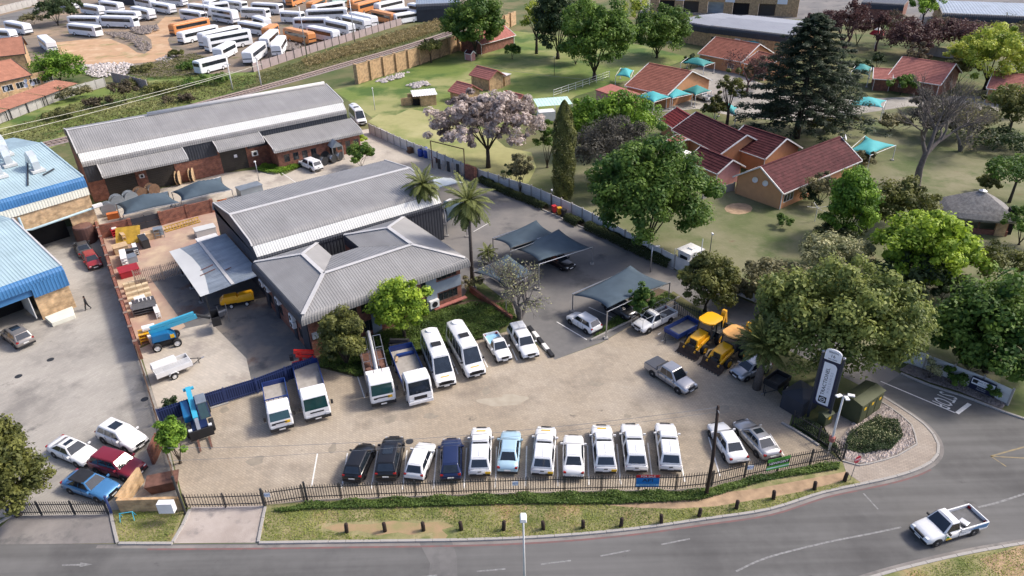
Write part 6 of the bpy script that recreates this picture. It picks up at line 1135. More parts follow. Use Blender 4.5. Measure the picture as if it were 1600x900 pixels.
# ---- the lower row of parked cars (tails to the street)
def rowpose(rear, front, L): # rear bumper at ground, front seen at bonnet height
    b = P(*rear); a = P(*front, .75); d = (a-b); d.z = 0; d.normalize(); c = b+d*(L/2); return (c.x, c.y), math.atan2(d.y, d.x)
car('black hatchback first from the left in the lower row', 'car', 'hatch', 'black', *rowpose((551, 757), (567, 706), 3.95))
car('black sport utility car with dark glass roof, second in the lower row', 'car', 'suv', 'black', *rowpose((604, 755), (612, 700), 4.6), sun=True)
car('white hatchback parked slightly askew between dark cars', 'car', 'hatch', 'white', *rowpose((647, 755), (662, 703), 3.95))
car('dark navy old hatchback in the lower row', 'car', 'wagon', 'navy', *rowpose((705, 754), (705, 699), 4.3))
pickup('white canopy pickup between the navy car and the pale blue sedan', 'canopy', 'white', *rowpose((750, 749), (752, 676), 5.2), group='white fleet pickups with canopies', plate='plate_yellow')
car('pale blue sedan in the lower row', 'car', 'sedan', 'ltblue', *rowpose((793, 744), (798, 680), 4.6))
pickup('white canopy pickup just right of the pale blue sedan', 'canopy', 'white', *rowpose((847, 748), (853, 674), 5.2), group='white fleet pickups with canopies', plate='plate_yellow')
car('white sedan between two white canopy pickups', 'car', 'sedan', 'white', *rowpose((896, 751), (896, 689), 4.5))
pickup('white canopy pickup just right of the white sedan', 'canopy', 'white', *rowpose((946, 745), (940, 672), 5.2), group='white fleet pickups with canopies', plate='plate_yellow')
pickup('white canopy pickup directly behind the blue FOR SALE board', 'canopy', 'white', *rowpose((994, 743), (986, 671), 5.2), group='white fleet pickups with canopies')
pickup('white canopy pickup, last on the right of the straight row', 'canopy', 'white', *rowpose((1047, 742), (1040, 671), 5.2), group='white fleet pickups with canopies')
car('white sedan parked askew beside the utility pole', 'car', 'sedan', 'white', *rowpose((1154, 729), (1124, 668), 4.6))
car('silver sedan above the green FOR SALE board', 'car', 'sedan', 'silver', *rowpose((1206, 722), (1168, 667), 4.6), sun=True)
# ---- trucks and vans nose to the yard
def nose(front, rear, L, zr_=1.2):
    a = P(*front); b = P(*rear, zr_); d = a-b; d.z = 0; d.normalize(); c = a-d*(L/2); return (c.x, c.y), math.atan2(d.y, d.x)
truck('small white truck with blue dropsides, leftmost of the trucks', *nose((443, 676), (427, 596), 6.0), 6.0, 2.05, 2.25, ('paint_truckblue', 'bed_wood', .45))
t, (x0, x1, zb) = truck('white truck with blue dropsides and red folded crane at its tail', *nose((499, 659), (475, 562), 7.7), 7.7, 2.35, 2.65, ('paint_truckblue', 'bed_wood', .5), badge=False)
cr = MB().box((x1-.35, 0, 1.1), (.6, 2.3, .35)).build('crane_base', 'paint_cranered', t, bev=.04); MB().tube([(x1-.35, -.3, 1.2), (x1-.35, -.3, 2.4)], .18, 8).build('crane_column', 'paint_cranered', cr); MB().beam((x1-.45, -.8, 2.5), (x1-.3, 1.0, 2.05), .28, .35).build('crane_boom', 'paint_cranered', cr); MB().beam((x1-.2, -.7, 2.15), (x1-.15, 1.0, 1.6), .2, .24).build('crane_jib', 'paint_cranered', cr); MB().box((x1-.4, -1.1, 1.9), (.4, .35, .5)).build('crane_valve_block', 'plastic_black', cr)
t, (x0, x1, zb) = truck('white drill rig truck with upright frames and steel mast', *nose((601, 636), (577, 537), 7.6), 7.6, 2.3, 2.55, ('steel', 'rust_red', .2))
for k in range(3): MB().box((x0-.4, -.75+k*.75, 1.65), (.7, .7, 1.3)).build('tool_locker', 'paint_white', t, bev=.02)
ms = MB().tube([(x0-1.6, 0, 1.0), (x1-.3, 0, 3.2)], .22, 10).build('mast_tube', 'steel', t)
for s in (-1, 1):
    mb = MB(); y0, y1 = s*.35, s*1.05
    for y in (y0, y1): mb.tube([(x0-1.9, y, 1.1), (x1+.1, y, 2.9)], .04, 5)
    for k in range(4): f = k/3; mb.tube([(x0-1.9+(x1+.1-x0+1.9)*f, y0, 1.1+1.8*f), (x0-1.9+(x1+.1-x0+1.9)*f, y1, 1.1+1.8*f)], .035, 5)
    mb.build('frame_ladder', 'steel', t)
for k, (dx, dy) in enumerate(((-.9, .5), (-1.8, -.6), (-2.4, .4))): MB().box((x0+dx-.3, dy, 1.25), (.8, .5, .4), k*.4).build('drill_part', 'rust_red', t, bev=.04)
t, (x0, x1, zb) = truck('white truck with navy dropside bed and dark grille beside the minibuses', *nose((659, 634), (622, 534), 8.0), 8.0, 2.35, 2.75, ('paint_truckblue', 'bed_wood', .55), badge=False, grille=True, glass='glass_car')
MB().box((x1+1.1, .2, 1.12), (.35, 1.7, .25)).build('load_bundle', 'paint_truckblue', t); MB().beam((x1+.8, -.5, 1.1), (x1+2.0, -.9, 1.1), .22, .12).build('load_plank', 'timber_pale', t)
cr = MB().box((x1-.4, 0, 1.3), (.7, 2.1, .7)).build('crane_base', 'plastic_black', t, bev=.05); MB().beam((x1-.5, -.9, 2.0), (x1-.2, .8, 1.7), .3, .35).build('crane_boom', 'plastic_black', cr)
van('white high roof minibus beside the navy bedded truck', *nose((699, 609), (672, 530), 6.9, 1.5)); van('white high roof minibus beside the small dropside pickup', *nose((746, 593), (713, 520), 6.9, 1.5))
pickup('small white dropside pickup right of the minibuses', 'single', 'white', *nose((790, 569), (768, 524), 4.4, .9), bed_mat='sign_sky', small=True)
pickup('white double cab with canopy beside the kerb blocks', 'dcanopy', 'white', *nose((831, 564), (805, 507), 5.2, 1.2))
# ---- middle of the yard
c_, r_ = at(912, 510, 882, 492); car('white hatchback parked before the front shade carport', 'car', 'hatch', 'white', c_, r_)
c_, r_ = at(1022, 507, 985, 525); pickup('white single cab pickup with ladder rack and bull bar', 'single', 'white', c_, r_, bar=True, rack=True)
c_, r_ = at(1047, 595, 1085, 620); pickup('silver double cab pickup crossing the paved yard', 'double', 'silver', c_, r_, tonneau=True)
c_, r_ = at(1172, 583, 1144, 594); car('silver hatchback half under the spiky palm', 'car', 'hatch', 'silver', c_, r_)
c_, r_ = at(968, 488, 990, 500); car('grey car in shade under the front carport', 'car', 'hatch', 'grey', c_, r_); c_, r_ = at(872, 413, 892, 423); car('black sedan nose out under the double shade carport', 'car', 'sedan', 'black', c_, r_); c_, r_ = at(795, 440, 815, 450); car('dark car in shade behind the leafless tree', 'car', 'hatch', 'black', c_, r_); c_, r_ = at(712, 330, 730, 335); car('white car under the pale canopy between the palms', 'car', 'hatch', 'white', c_, r_)
c_, r_ = at(1478, 830, 1424, 846); pickup('white single cab pickup with blue and yellow stripes driving on the street', 'single', 'white', c_, r_, stripes=True)
c_, r_ = at(486, 263, 466, 254); pickup('white canopy pickup on the back drive near cable drums', 'dcanopy', 'white', c_, r_); c_, r_ = at(1096, 155, 1076, 149); pickup('white pickup under the turquoise sail at the brown roofed house', 'double', 'white', c_, r_)
c_, r_ = at(560, 190, 572, 203); van_ = van('white box van squeezed beside the warehouse end', c_, r_); van_['group'] = 'vans'
# ---- works yard
c_, r_ = at(146, 413, 153, 424); car('red hatchback in the passage between factory and brick wall', 'car', 'hatch', 'red', c_, r_); c_, r_ = at(132, 394, 128, 386); car('dark green grey car behind the red hatchback', 'car', 'sedan', 'grey', c_, r_)
c_, r_ = at(30, 532, 4, 512); car('champagne sport utility car outside the open loading door', 'car', 'suv', 'champagne', c_, r_, sun=True)
c_, r_ = at(118, 712, 160, 730); car('white coupe with black roof hatch in the works yard', 'car', 'coupe', 'white', c_, r_, sun=True); c_, r_ = at(194, 690, 232, 706); car('white sport utility car nearest the brick stub wall', 'car', 'suv', 'white', c_, r_, sun=True)
c_, r_ = at(187, 735, 222, 745); car('maroon sport utility car behind the slanting brick screen', 'car', 'suv', 'maroon', c_, r_); c_, r_ = at(146, 766, 190, 780); car('blue convertible with black soft top near the works gate', 'car', 'coupe', 'blue', c_, r_, soft_top=True)
# ---- plant and machines
def tlb(label, loc, rz, fade='paint_yellow'):
    t = thing('backhoe_loader', label, 'digger', loc, rz, 'yellow backhoe loaders'); Y = 'paint_yellow'; t.scale = (1.08, 1.08, 1.08)
    MB().loft([[(2.0, -.5, .9), (2.0, .5, .9), (2.0, .45, 1.45), (2.0, -.45, 1.45)], [(.5, -.55, .9), (.5, .55, .9), (.5, .5, 1.75), (.5, -.5, 1.75)]]).build('bonnet', Y, t, bev=.05); MB().box((2.0, 0, 1.15), (.08, .7, .5)).build('grille', 'plastic_black', t)
    MB().box((.3, 0, .75), (4.2, .7, .4)).build('chassis', 'steel_dark', t)
    c = thing_part = MB().loft([[(.55, -.75, 1.0), (.55, .75, 1.0), (-1.25, .75, 1.0), (-1.25, -.75, 1.0)], [(.35, -.68, 2.55), (.35, .68, 2.55), (-1.15, .68, 2.55), (-1.15, -.68, 2.55)]]).build('cab', 'glass_car', t)
    for x0_, x1_ in ((.55, .35), (-.35, -.4), (-1.25, -1.15)):
        for s in (-1, 1): MB().beam((x0_, s*.76, 1.0), (x1_, s*.69, 2.56), .09, .09).build('cab_pillar', 'plastic_black', c)
    ro = [(.62, -.6), (.75, 0), (.62, .6), (.3, .85), (-1.0, .85), (-1.35, .6), (-1.42, 0), (-1.35, -.6), (-1.0, -.85), (.3, -.85)]; MB().prism(ro, 2.55, 2.70).build('cab_roof', fade, c, bev=.04)
    for s in (-1, 1): wheel(t, -.85, s*.92, .72, .42, 'paint_amber'); wheel(t, 1.45, s*.88, .48, .32, 'paint_amber'); MB().beam((-.2, s*.62, 1.5), (1.7, s*.68, 1.0), .16, .26).build('loader_arm', Y, t); MB().beam((1.7, s*.68, 1.0), (2.55, s*.6, .45), .14, .24).build('loader_arm', Y, t); MB().beam((.6, s*.56, 1.0), (2.0, s*.6, .75), .09, .09).build('ram', 'steel', t); MB().box((-.85, s*.9, 1.5), (1.1, .45, .06)).build('mudguard', 'plastic_black', t)
    MB().beam((2.0, -.66, .85), (2.0, .66, .85), .16, .2).build('cross_tube', Y, t)
    pr = [(2.42, .78), (2.38, .32), (2.5, .08), (3.0, .03), (2.62, .16), (2.5, .4)]; mb = MB(); mb.loft([[(x, s*1.12, z) for x, z in pr] for s in (-1, 1)]); bk = mb.build('front_bucket', 'bucket', t)
    for k in range(8): MB().box((3.02, -1.05+k*.3, .05), (.2, .1, .05)).build('bucket_tooth', 'steel_dark', bk)
    b = MB().beam((-1.6, .25, .9), (-2.1, .25, 2.9), .26, .42).build('boom', Y, t); MB().beam((-2.1, .25, 2.95), (-2.45, .25, 1.5), .2, .34).build('dipper', Y, b); MB().loft([[(-2.5, -.1, 1.3), (-2.5, .6, 1.3), (-2.9, .6, 1.3), (-2.9, -.1, 1.3)], [(-2.2, -.05, .7), (-2.2, .55, .7), (-2.6, .55, .6), (-2.6, -.05, .6)]]).build('hoe_bucket', 'steel_dark', b); MB().beam((-1.7, .1, 1.3), (-2.0, .1, 2.4), .09, .09).build('ram', 'steel', b)
    MB().box((-1.5, 0, .7), (.3, 2.1, .6)).build('rear_frame', 'plastic_black', t)
    for s in (-1, 1): MB().box((-1.55, s*.98, .65), (.16, .16, 1.2)).build('stabiliser_leg', Y, t)
    return t
c_, r_ = at(1102, 537, 1064, 561); tlb('yellow backhoe loader, left of the pair beside the blue trailer', c_, r_, 'paint_yellow'); c_, r_ = at(1139, 558, 1100, 583); tlb('yellow backhoe loader with faded roof, right of the pair beside the palm', c_, r_, 'fade_yellow') if mk('fade_yellow', (.72, .36, .10), .6, 0, .2, 2) else 0
def trailer(label, loc, rz, L=3.2, W=1.6, side='paint_truckblue', floor='bed_dark', h=.5, wheels=2, hood=False):
    t = thing('trailer', label, 'trailer', loc, rz); z = .62; MB().box((0, 0, z), (L, W, .1)).build('bed_floor', floor, t)
    for s in (-1, 1): MB().box((0, s*(W/2), z+h/2+.02), (L+.08, .06, h)).build('side_board', side, t)
    for s in (-1, 1): MB().box((s*L/2, 0, z+h/2+.02), (.06, W-.08, h)).build('end_board', side, t)
    for x in ([-.2] if wheels == 1 else [-.6, .2]):
        for s in (-1, 1): wheel(t, x, s*(W/2+.16), .33, .22, 'rim_white'); MB().tube([(x-.42, s*(W/2+.16), .5), (x-.25, s*(W/2+.16), .76), (x+.25, s*(W/2+.16), .76), (x+.42, s*(W/2+.16), .5)], .06, 5).build('mudguard', side, t)
    for s in (-1, 1): MB().tube([(L/2, s*W*.4, .55), (L/2+1.1, 0, .5)], .04, 6).build('drawbar', 'steel_dark', t)
    MB().tube([(L/2+1.1, 0, .5), (L/2+1.4, 0, .52)], .05, 6).build('hitch', 'steel', t); MB().tube([(L/2+.8, 0, 0), (L/2+.8, 0, .7)], .04, 6).build('jockey_leg', 'steel_dark', t)
    if hood:
        MB().loft([[(-L/2, .1, 1.15), (L*.18, .1, 1.15), (L*.18, W/2, 1.15), (-L/2, W/2, 1.15)], [(-L/2, .25, 1.5), (L*.18, .25, 1.5), (L*.18, W/2-.05, 1.5), (-L/2, W/2-.05, 1.5)]]).build('canopy_box', 'paint_white', t, bev=.03)
        for k in range(5): MB().box((0, -W/2+.12+k*.2, 1.14), (L-.1, .07, .05)).build('roof_slat', 'paint_white', t)
    else: MB().tube([(L/2-.1, -W/2, z+h+.02), (L/2-.1, W/2, z+h+.02)], .04, 5).build('top_rail', side, t)
    return t
c_, r_ = at(1066, 522, 1030, 541); trailer('navy flat trailer parked beside the diggers', c_, r_, 3.6, 1.8); c_, r_ = at(1212, 605, 1190, 622); trailer('dark small trailer beside the tank housing', c_, r_, 2.2, 1.4, 'plastic_black', wheels=1); c_, r_ = at(272, 583, 300, 572); trailer('white slatted cage trailer in the storage yard', c_, r_, 3.3, 1.8, 'paint_white', 'bed_wood', .5, 1, True)
# blue boom lift
c_, r_ = at(262, 538, 330, 520); t = thing('boom_lift', 'blue self propelled boom lift with dark basket in the storage yard', 'boom lift', c_, r_)
MB().box((0, 0, .6), (2.3, 1.2, .45)).build('chassis', 'plastic_black', t, bev=.05)
for x in (-.95, .95):
    for s in (-1, 1): wheel(t, x, s*.95, .45, .34, 'rim_white')
tr_ = MB().loft([[(-1.3, -.8, .95), (1.0, -.8, .95), (1.0, .8, .95), (-1.3, .8, .95)], [(-1.2, -.75, 1.75), (.4, -.7, 1.75), (.4, .7, 1.75), (-1.2, .75, 1.75)]]).build('turret', 'paint_plantblue', t, bev=.08); MB().box((.7, -.82, 1.3), (.4, .04, .4)).build('safety_decal', 'plate_yellow', tr_)
bm2 = MB().beam((-1.3, .15, 1.8), (3.4, .15, 2.35), .34, .42).build('lower_boom', 'paint_cyan', t); MB().beam((-1.1, .15, 2.25), (3.2, .15, 2.75), .28, .34).build('upper_boom', 'paint_cyan', bm2); MB().beam((3.3, .15, 2.5), (4.6, .15, 1.7), .2, .22).build('jib', 'steel_dark', bm2)
bk = MB().box((5.1, .15, 1.05), (.85, 1.7, .08)).build('basket', 'plastic_black', t)
for s in (-1, 1): MB().box((5.1, .15+s*.83, 1.55), (.82, .05, 1.0), 0).build('basket_side', 'plastic_black', bk)
for s in (-1, 1): MB().box((5.1+s*.41, .15, 1.5), (.05, 1.66, .9)).build('basket_side', 'plastic_black', bk)
# blue telehandler, forks to the street
c_, r_ = at(312, 662, 322, 700); t = thing('telehandler', 'blue telescopic handler with long forks by the yard fence', 'telehandler', c_, r_)
MB().box((0, 0, .85), (4.2, 1.3, .5)).build('chassis', 'paint_navy', t, bev=.06); MB().box((-.6, -.75, 1.3), (2.6, .65, .7)).build('engine_cover', 'paint_plantblue', t, bev=.1)
for x in (-1.3, 1.4):
    for s in (-1, 1): wheel(t, x, s*.95, .58, .42, 'rim_white')
cb_ = MB().loft([[(1.0, .2, 1.1), (1.0, 1.05, 1.1), (-.8, 1.05, 1.1), (-.8, .2, 1.1)], [(.5, .22, 2.45), (.5, 1.0, 2.45), (-.7, 1.0, 2.45), (-.7, .22, 2.45)]]).build('cab', 'glass_green', t); MB().box((-.1, .61, 2.5), (1.35, .86, .1)).build('cab_roof', 'galv', cb_, bev=.04)
for q in ((1.0, .2, .5, .22), (1.0, 1.05, .5, 1.0), (-.8, 1.05, -.7, 1.0), (-.8, .2, -.7, .22)): MB().beam((q[0], q[1], 1.1), (q[2], q[3], 2.46), .08, .08).build('cab_pillar', 'paint_navy', cb_)
bo = MB().beam((-2.6, -.12, 2.2), (1.4, -.12, 1.6), .42, .46).build('boom', 'paint_cyan', t); MB().beam((1.3, -.12, 1.6), (2.3, -.12, .9), .3, .36).build('boom_nose', 'steel', bo); MB().tube([(-2.6, -.55, 2.15), (-2.6, .35, 2.15)], .16, 8).build('boom_pivot', 'paint_cyan', bo)
cg = MB().box((2.45, 0, .75), (.14, 1.9, .9)).build('fork_carriage', 'plastic_black', t)
for s in (-.45, .45): MB().loft([[(2.5, s-.09, .16), (2.5, s+.09, .16), (2.5, s+.09, .26), (2.5, s-.09, .26)], [(4.0, s-.07, .16), (4.0, s+.07, .16), (4.0, s+.07, .19), (4.0, s-.07, .19)]]).build('fork', 'rust_red', cg)
for s in (-1, 1): MB().box((2.1, s*.8, 1.1), (.3, .3, .22)).build('headlight', 'lamp_glass', t, bev=.04)
# yellow compressors under the lean-to
for q, (px, hx) in enumerate((((361, 478), (330, 484)), ((385, 474), (354, 480)))):
    c_, r_ = at(*px, *hx); t = thing('compressor', 'yellow towed compressor under the lean-to, '+('left' if q == 0 else 'right')+' of the pair', 'compressor', c_, r_, 'yellow compressors under the lean-to'); t.scale = (.8, .95, .95); MB().loft([[(-1.2, -.6, .6), (1.2, -.6, .6), (1.2, .6, .6), (-1.2, .6, .6)], [(-1.2, -.6, 1.1), (1.3, -.6, 1.0), (1.3, .6, 1.0), (-1.2, .6, 1.1)], [(-1.0, -.5, 1.5), (.7, -.5, 1.45), (.7, .5, 1.45), (-1.0, .5, 1.5)]]).build('hood', 'paint_yellow', t, bev=.08); MB().box((0, 0, .5), (2.2, 1.0, .2)).build('chassis', 'plastic_black', t)
    for s in (-1, 1): wheel(t, -.1, s*.68, .33, .22, 'rim_white')
    MB().tube([(1.1, 0, .5), (2.2, 0, .5)], .05, 6).build('drawbar', 'steel_dark', t)
# cable drums
def drum(label, px, r, w, rz, mat='steel', flange='steel', group=None, flat=False):
    p = P(*px); t = thing('cable_drum', label, 'cable drum', (p.x, p.y), rz, group); n = 18; ring = lambda q, y: [(q*math.cos(2*math.pi*k/n), y, r+q*math.sin(2*math.pi*k/n)) for k in range(n)]
    MB().loft([ring(r*.72, -w/2), ring(r*.72, w/2)]).build('winding', mat, t, smooth=True)
    for s in (-1, 1): MB().loft([ring(r, s*w/2-.03), ring(r, s*w/2+.03)]).build('flange', flange, t)
for q, (x, y) in enumerate(((172, 336), (186, 324), (206, 318), (222, 312), (240, 306))): drum('big silver cable drum by the warehouse doors, %s from the left' % od[q], (x, y), 1.0, 1.1, R(35+q*7), 'steel', 'timber' if q > 2 else 'galv', 'silver drums by the warehouse doors')
for q, (x, y) in enumerate(((494, 252), (508, 248), (518, 241), (506, 258), (520, 254), (530, 250))): drum('silver drum in the cluster beside the white pickup, '+('far left', 'far middle', 'far right', 'near left', 'near middle', 'near right')[q], (x, y), .75, .9, R(20+q*11), 'steel', 'steel_dark', 'silver drums beside the back drive')
for q, (x, y) in enumerate(((281, 288), (302, 283))): drum('tall timber flanged drum before the second roller door, '+('left' if q == 0 else 'right'), (x, y), 1.1, .5, R(100), 'steel_dark', 'timber_pale')
p = P(137, 378); t = thing('water_tank', 'brown round tank standing against the factory wall', 'tank', (p.x, p.y)); MB().lathe([(1.15, 0), (1.2, .1), (1.2, 2.3), (1.12, 2.42)], 20).build('body', 'tank_brown', t, smooth=False); MB().lathe([(1.1, 2.42), (.3, 2.6), (.05, 2.62)], 20).build('lid', 'rust_red', t)
for q, (x, y) in enumerate(((658, 244), (664, 241), (667, 246))):
    p = P(x, y); t = thing('plastic_tank', 'blue plastic barrel on the back drive, '+('left', 'middle', 'right')[q], 'barrel', (p.x, p.y), 0, 'blue barrels on the back drive'); MB().lathe([(.45, 0), (.55, .1), (.55, 1.1), (.45, 1.25)], 12).build('body', 'blue_drum', t, smooth=True); MB().lathe([(.2, 1.25), (.2, 1.33)], 10).build('lid', 'plastic_black', t)
p = P(688, 251); t = thing('scrap_pallet', 'rusty pallet load beside the blue barrels', 'pallet', (p.x, p.y), R(30)); MB().box((0, 0, .15), (2.4, 1.4, .2)).build('pallet_base', 'timber', t); MB().box((0, 0, .5), (2.0, 1.1, .5)).build('load', 'rust_red', t, bev=.1)
p = P(648, 237); t = thing('scrap_pallet', 'rusty crate left of the blue barrels', 'pallet', (p.x, p.y), R(30)); MB().box((0, 0, .15), (2.6, 1.2, .2)).build('pallet_base', 'timber', t); MB().box((0, 0, .6), (2.3, 1.0, .7)).build('load', 'timber', t, bev=.05)
# storage yard goods: crates in rows beside the brick wall
def box_thing(name, label, cat, px, d, rz, mat, lid=None, group=None, z=0):
    p = P(*px); t = thing(name, label, cat, (p.x, p.y, z), rz, group); MB().box((0, 0, d[2]/2), d).build('body', mat, t, bev=.02); MB().box((0, 0, d[2]+.02), (d[0]*.94, d[1]*.94, .05)).build('lid', lid or mat, t, bev=.01); return t
for i in range(6):
    for j in range(4):
        bx = 198+j*9.2+i*2.6; by = 450+i*7.6-j*2.6; m = 'cream_box' if i < 4 else 'white_box'
        box_thing('crate', ('cream' if i < 4 else 'white')+' crate in the %s row below the palisade, %s from the brick wall' % (od[i], od[j]), 'crate', (bx, by), (.62, .55, .6), R(33+random.uniform(-4, 4)), m, group=('cream' if i < 4 else 'white')+' crates beside the brick wall')
for q, (px, d, m, lb, nm) in enumerate((((228, 487), (2.4, 1.6, .9), 'chair_grey', 'grey stacked chairs below the white crates', 'chair_stack'), ((222, 476), (1.1, 1.4, .8), 'white_box', 'white chest at the wall below the crates', 'chest'), ((247, 492), (.5, 2.0, .8), 'trim_white', 'white slatted rack right of the grey stacked chairs', 'rack'), ((238, 530), (2.2, 1.2, 1.1), 'paint_amber', 'yellow and white barrel trolley above the boom lift', 'trolley'), ((252, 543-12), (2.2, 1.1, .9), 'white_box', 'white slab crate behind the boom lift', 'slab_crate'), ((203, 428), (2.2, 1.9, .8), 'skip_red', 'dark red low skip beside the palisade', 'skip_box'), ((196, 410), (.7, 3.0, 1.2), 'trim_white', 'white rack frame beside the brick wall', 'rack'), ((205, 409), (1.4, 1.3, .8), 'galv', 'grey metal cabinet beside the white rack', 'cabinet'), ((190, 393), (1.7, 1.5, .9), 'timber_pale', 'pale timber packing case in the storage yard', 'packing_case'), ((213, 394), (.5, 2.4, .8), 'trim_white', 'white angled frame in the middle of the storage yard', 'frame'), ((205, 399), (2.0, .8, .8), 'steel_dark', 'dark machine part behind the pale packing case', 'machine_part'), ((227, 384), (.9, 2.2, 1.2), 'steel_dark', 'dark tall locker near the yellow sheets', 'locker'), ((238, 372), (1.9, 1.2, .9), 'timber_pale', 'pale timber spool crate by the grey gate', 'spool_crate'), ((250, 370), (1.2, 1.1, 1.3), 'galv', 'wire mesh cage by the grey gate', 'cage'), ((195, 378), (.45, 1.2, 1.2), 'timber_pale', 'pale timber trestle before the yellow sheet', 'trestle'), ((182, 369), (.9, .9, 1.1), 'bin_red', 'red and white chair by the brick corner', 'chair_pair'), ((225, 378), (.8, .7, 1.0), 'trim_white', 'white carton on the dark tall locker', 'carton'), ((178, 351-10), (1.5, .8, .8), 'bright_orange', 'orange red barrow behind the cross wall', 'barrow'), ((326, 381), (2.6, 1.3, .9), 'trim_white', 'white table slab against the dark hall wall, nearer', 'table_slab'), ((322, 366), (2.6, 1.6, 1.0), 'sheet_white', 'white table slab against the dark hall wall, farther', 'table_slab'), ((349, 322), (1.3, .7, .9), 'bright_orange', 'orange barrier stack at the end of the cross wall', 'barrier'), ((392, 306), (3.4, 2.0, 1.6), 'galv', 'grey container box behind the hall roof', 'container'))):
    p = P(*px); t = thing(nm, lb, 'storage item', (p.x, p.y), R(33+(q*29) % 17-8)); L_, W_, H_ = d
    if nm in ('rack', 'frame', 'cage', 'trestle', 'chair_stack', 'chair_pair', 'trolley'):
        for sx in (-1, 1):
            for sy in (-1, 1): MB().box((sx*(L_/2-.04), sy*(W_/2-.04), H_/2), (.07, .07, H_)).build('leg', m if nm != 'trolley' else 'paint_amber', t)
        for k in range(3): MB().box((0, 0, H_*(k+1)/3), (L_, W_, .05)).build('shelf', m, t)
        if nm == 'trolley': MB().tube([(-.6, 0, H_+.35), (.6, 0, H_+.35)], .35, 12).build('drum', 'white_box', t)
        if nm == 'chair_pair': MB().box((0, 0, H_+.1), (.6, .5, .1)).build('cushion', 'trim_white', t)
        if nm == 'chair_stack':
            for k in range(6): MB().box((-L_/2+.2+k*.4, W_/2-.1, H_+.25), (.3, .08, .5)).build('chair_back', 'steel', t)
    else:
        MB().box((0, 0, H_/2), d).build('body', m, t, bev=.03); MB().box((0, 0, H_+.015), (L_*1.04, W_*1.04, .05)).build('top', m, t)
p = P(203, 376); t = thing('sheet_stack', 'stack of dirty yellow sheets leaning on the cross wall', 'sheets', (p.x, p.y), R(15)); MB().add([(-1.5, -1.2, .1), (1.5, -1.2, .1), (1.5, .9, 1.7), (-1.5, .9, 1.7), (-1.5, -1.1, 0), (1.5, -1.1, 0), (1.5, 1.05, 1.6), (-1.5, 1.05, 1.6)], [(0, 1, 2, 3), (7, 6, 5, 4), (0, 4, 5, 1), (1, 5, 6, 2), (2, 6, 7, 3), (3, 7, 4, 0)]).build('sheet', 'sheet_yellow', t)
a, b = P(258, 362), P(312, 346); t = thing('lattice_girder', 'yellow steel lattice girder lying along the red cross wall', 'girder', (a.x, a.y), math.atan2((b-a).y, (b-a).x)); Lg = (b-a).length
for y, z in ((-.35, .1), (.35, .1), (0, .7)): MB().beam((0, y, z), (Lg, y, z), .09, .09).build('chord', 'sheet_yellow', t)
mb = MB()
for k in range(12): mb.beam((Lg*k/12, -.35, .1), (Lg*(k+.5)/12, 0, .7), .05, .05); mb.beam((Lg*(k+.5)/12, 0, .7), (Lg*(k+1)/12, -.35, .1), .05, .05)
o = mb.build('lacing', 'sheet_yellow', t); o['kind'] = 'stuff'
p = P(345, 497); t = thing('step_ladder_cart', 'grey steel step trolley at the near corner of the lean-to', 'step trolley', (p.x, p.y), R(-50))
for k in range(5): MB().box((.3*k, 0, .25+.3*k), (.3, .9, .05)).build('tread', 'steel', t)
for s in (-1, 1): MB().beam((-.1, s*.45, .1), (1.4, s*.45, 1.6), .06, .08).build('stringer', 'steel', t); MB().beam((1.4, s*.45, 0), (1.4, s*.45, 2.3), .05, .05).build('handrail', 'steel', t)
# garden furniture
for q, (x, y) in enumerate(((1273, 346), (1297, 358))):
    p = P(x, y); t = thing('washing_line', 'white rotary washing line on the lawn, '+('left' if q == 0 else 'right')+' of the pair', 'washing line', (p.x, p.y), q*.7); MB().tube([(0, 0, 0), (0, 0, 2.2)], .05, 6).build('pole', 'trim_white', t)
    for k in range(4): MB().tube([(0, 0, 2.0), (1.4*math.cos(R(90*k)), 1.4*math.sin(R(90*k)), 2.2)], .03, 5).build('arm', 'trim_white', t)
p = P(1114, 297); t = thing('garden_bin', 'pale blue bin beside the small maroon outbuilding', 'bin', (p.x, p.y), .4); MB().loft([[(-.5, -.3, 0), (.5, -.3, 0), (.5, .3, 0), (-.5, .3, 0)], [(-.6, -.36, .9), (.6, -.36, .9), (.6, .36, .9), (-.6, .36, .9)]]).build('body', 'sign_white', t); MB().box((0, 0, .94), (1.26, .8, .08)).build('lid', 'plastic_black', t)
# person walking across the works yard
p = P(138, 484); t = thing('person', 'person in black clothes walking across the works yard', 'person', (p.x, p.y), R(200))
me = bpy.data.meshes.new('body'); vs = [(0, 0, .95), (0, 0, 1.2), (0, 0, 1.42), (0, 0, 1.52), (0, .19, 1.42), (-.08, .25, 1.14), (.1, .24, .92), (0, -.19, 1.42), (.1, -.25, 1.15), (-.02, -.24, .92), (.02, .1, .9), (.16, .11, .5), (.2, .11, .09), (.34, .12, .04), (-.02, -.1, .9), (-.1, -.11, .5), (-.32, -.11, .12), (-.2, -.11, .03)]
me.from_pydata(vs, [(0, 1), (1, 2), (2, 3), (2, 4), (4, 5), (5, 6), (2, 7), (7, 8), (8, 9), (0, 10), (10, 11), (11, 12), (12, 13), (0, 14), (14, 15), (15, 16), (16, 17)], []); bo = bpy.data.objects.new('body', me); col.objects.link(bo); bo.parent = t; me.materials.append(MATS['cloth_black'])
md = bo.modifiers.new('skin', 'SKIN'); rr = [.13, .13, .13, .065, .07, .055, .04, .07, .055, .04, .1, .075, .05, .045, .1, .075, .05, .045]
for i_, v_ in enumerate(me.skin_vertices[0].data): v_.radius = (rr[i_]*1.0, rr[i_]*1.15); v_.use_root = (i_ == 0)
bo.modifiers.new('sub', 'SUBSURF').levels = 1; bo.modifiers['sub'].render_levels = 1
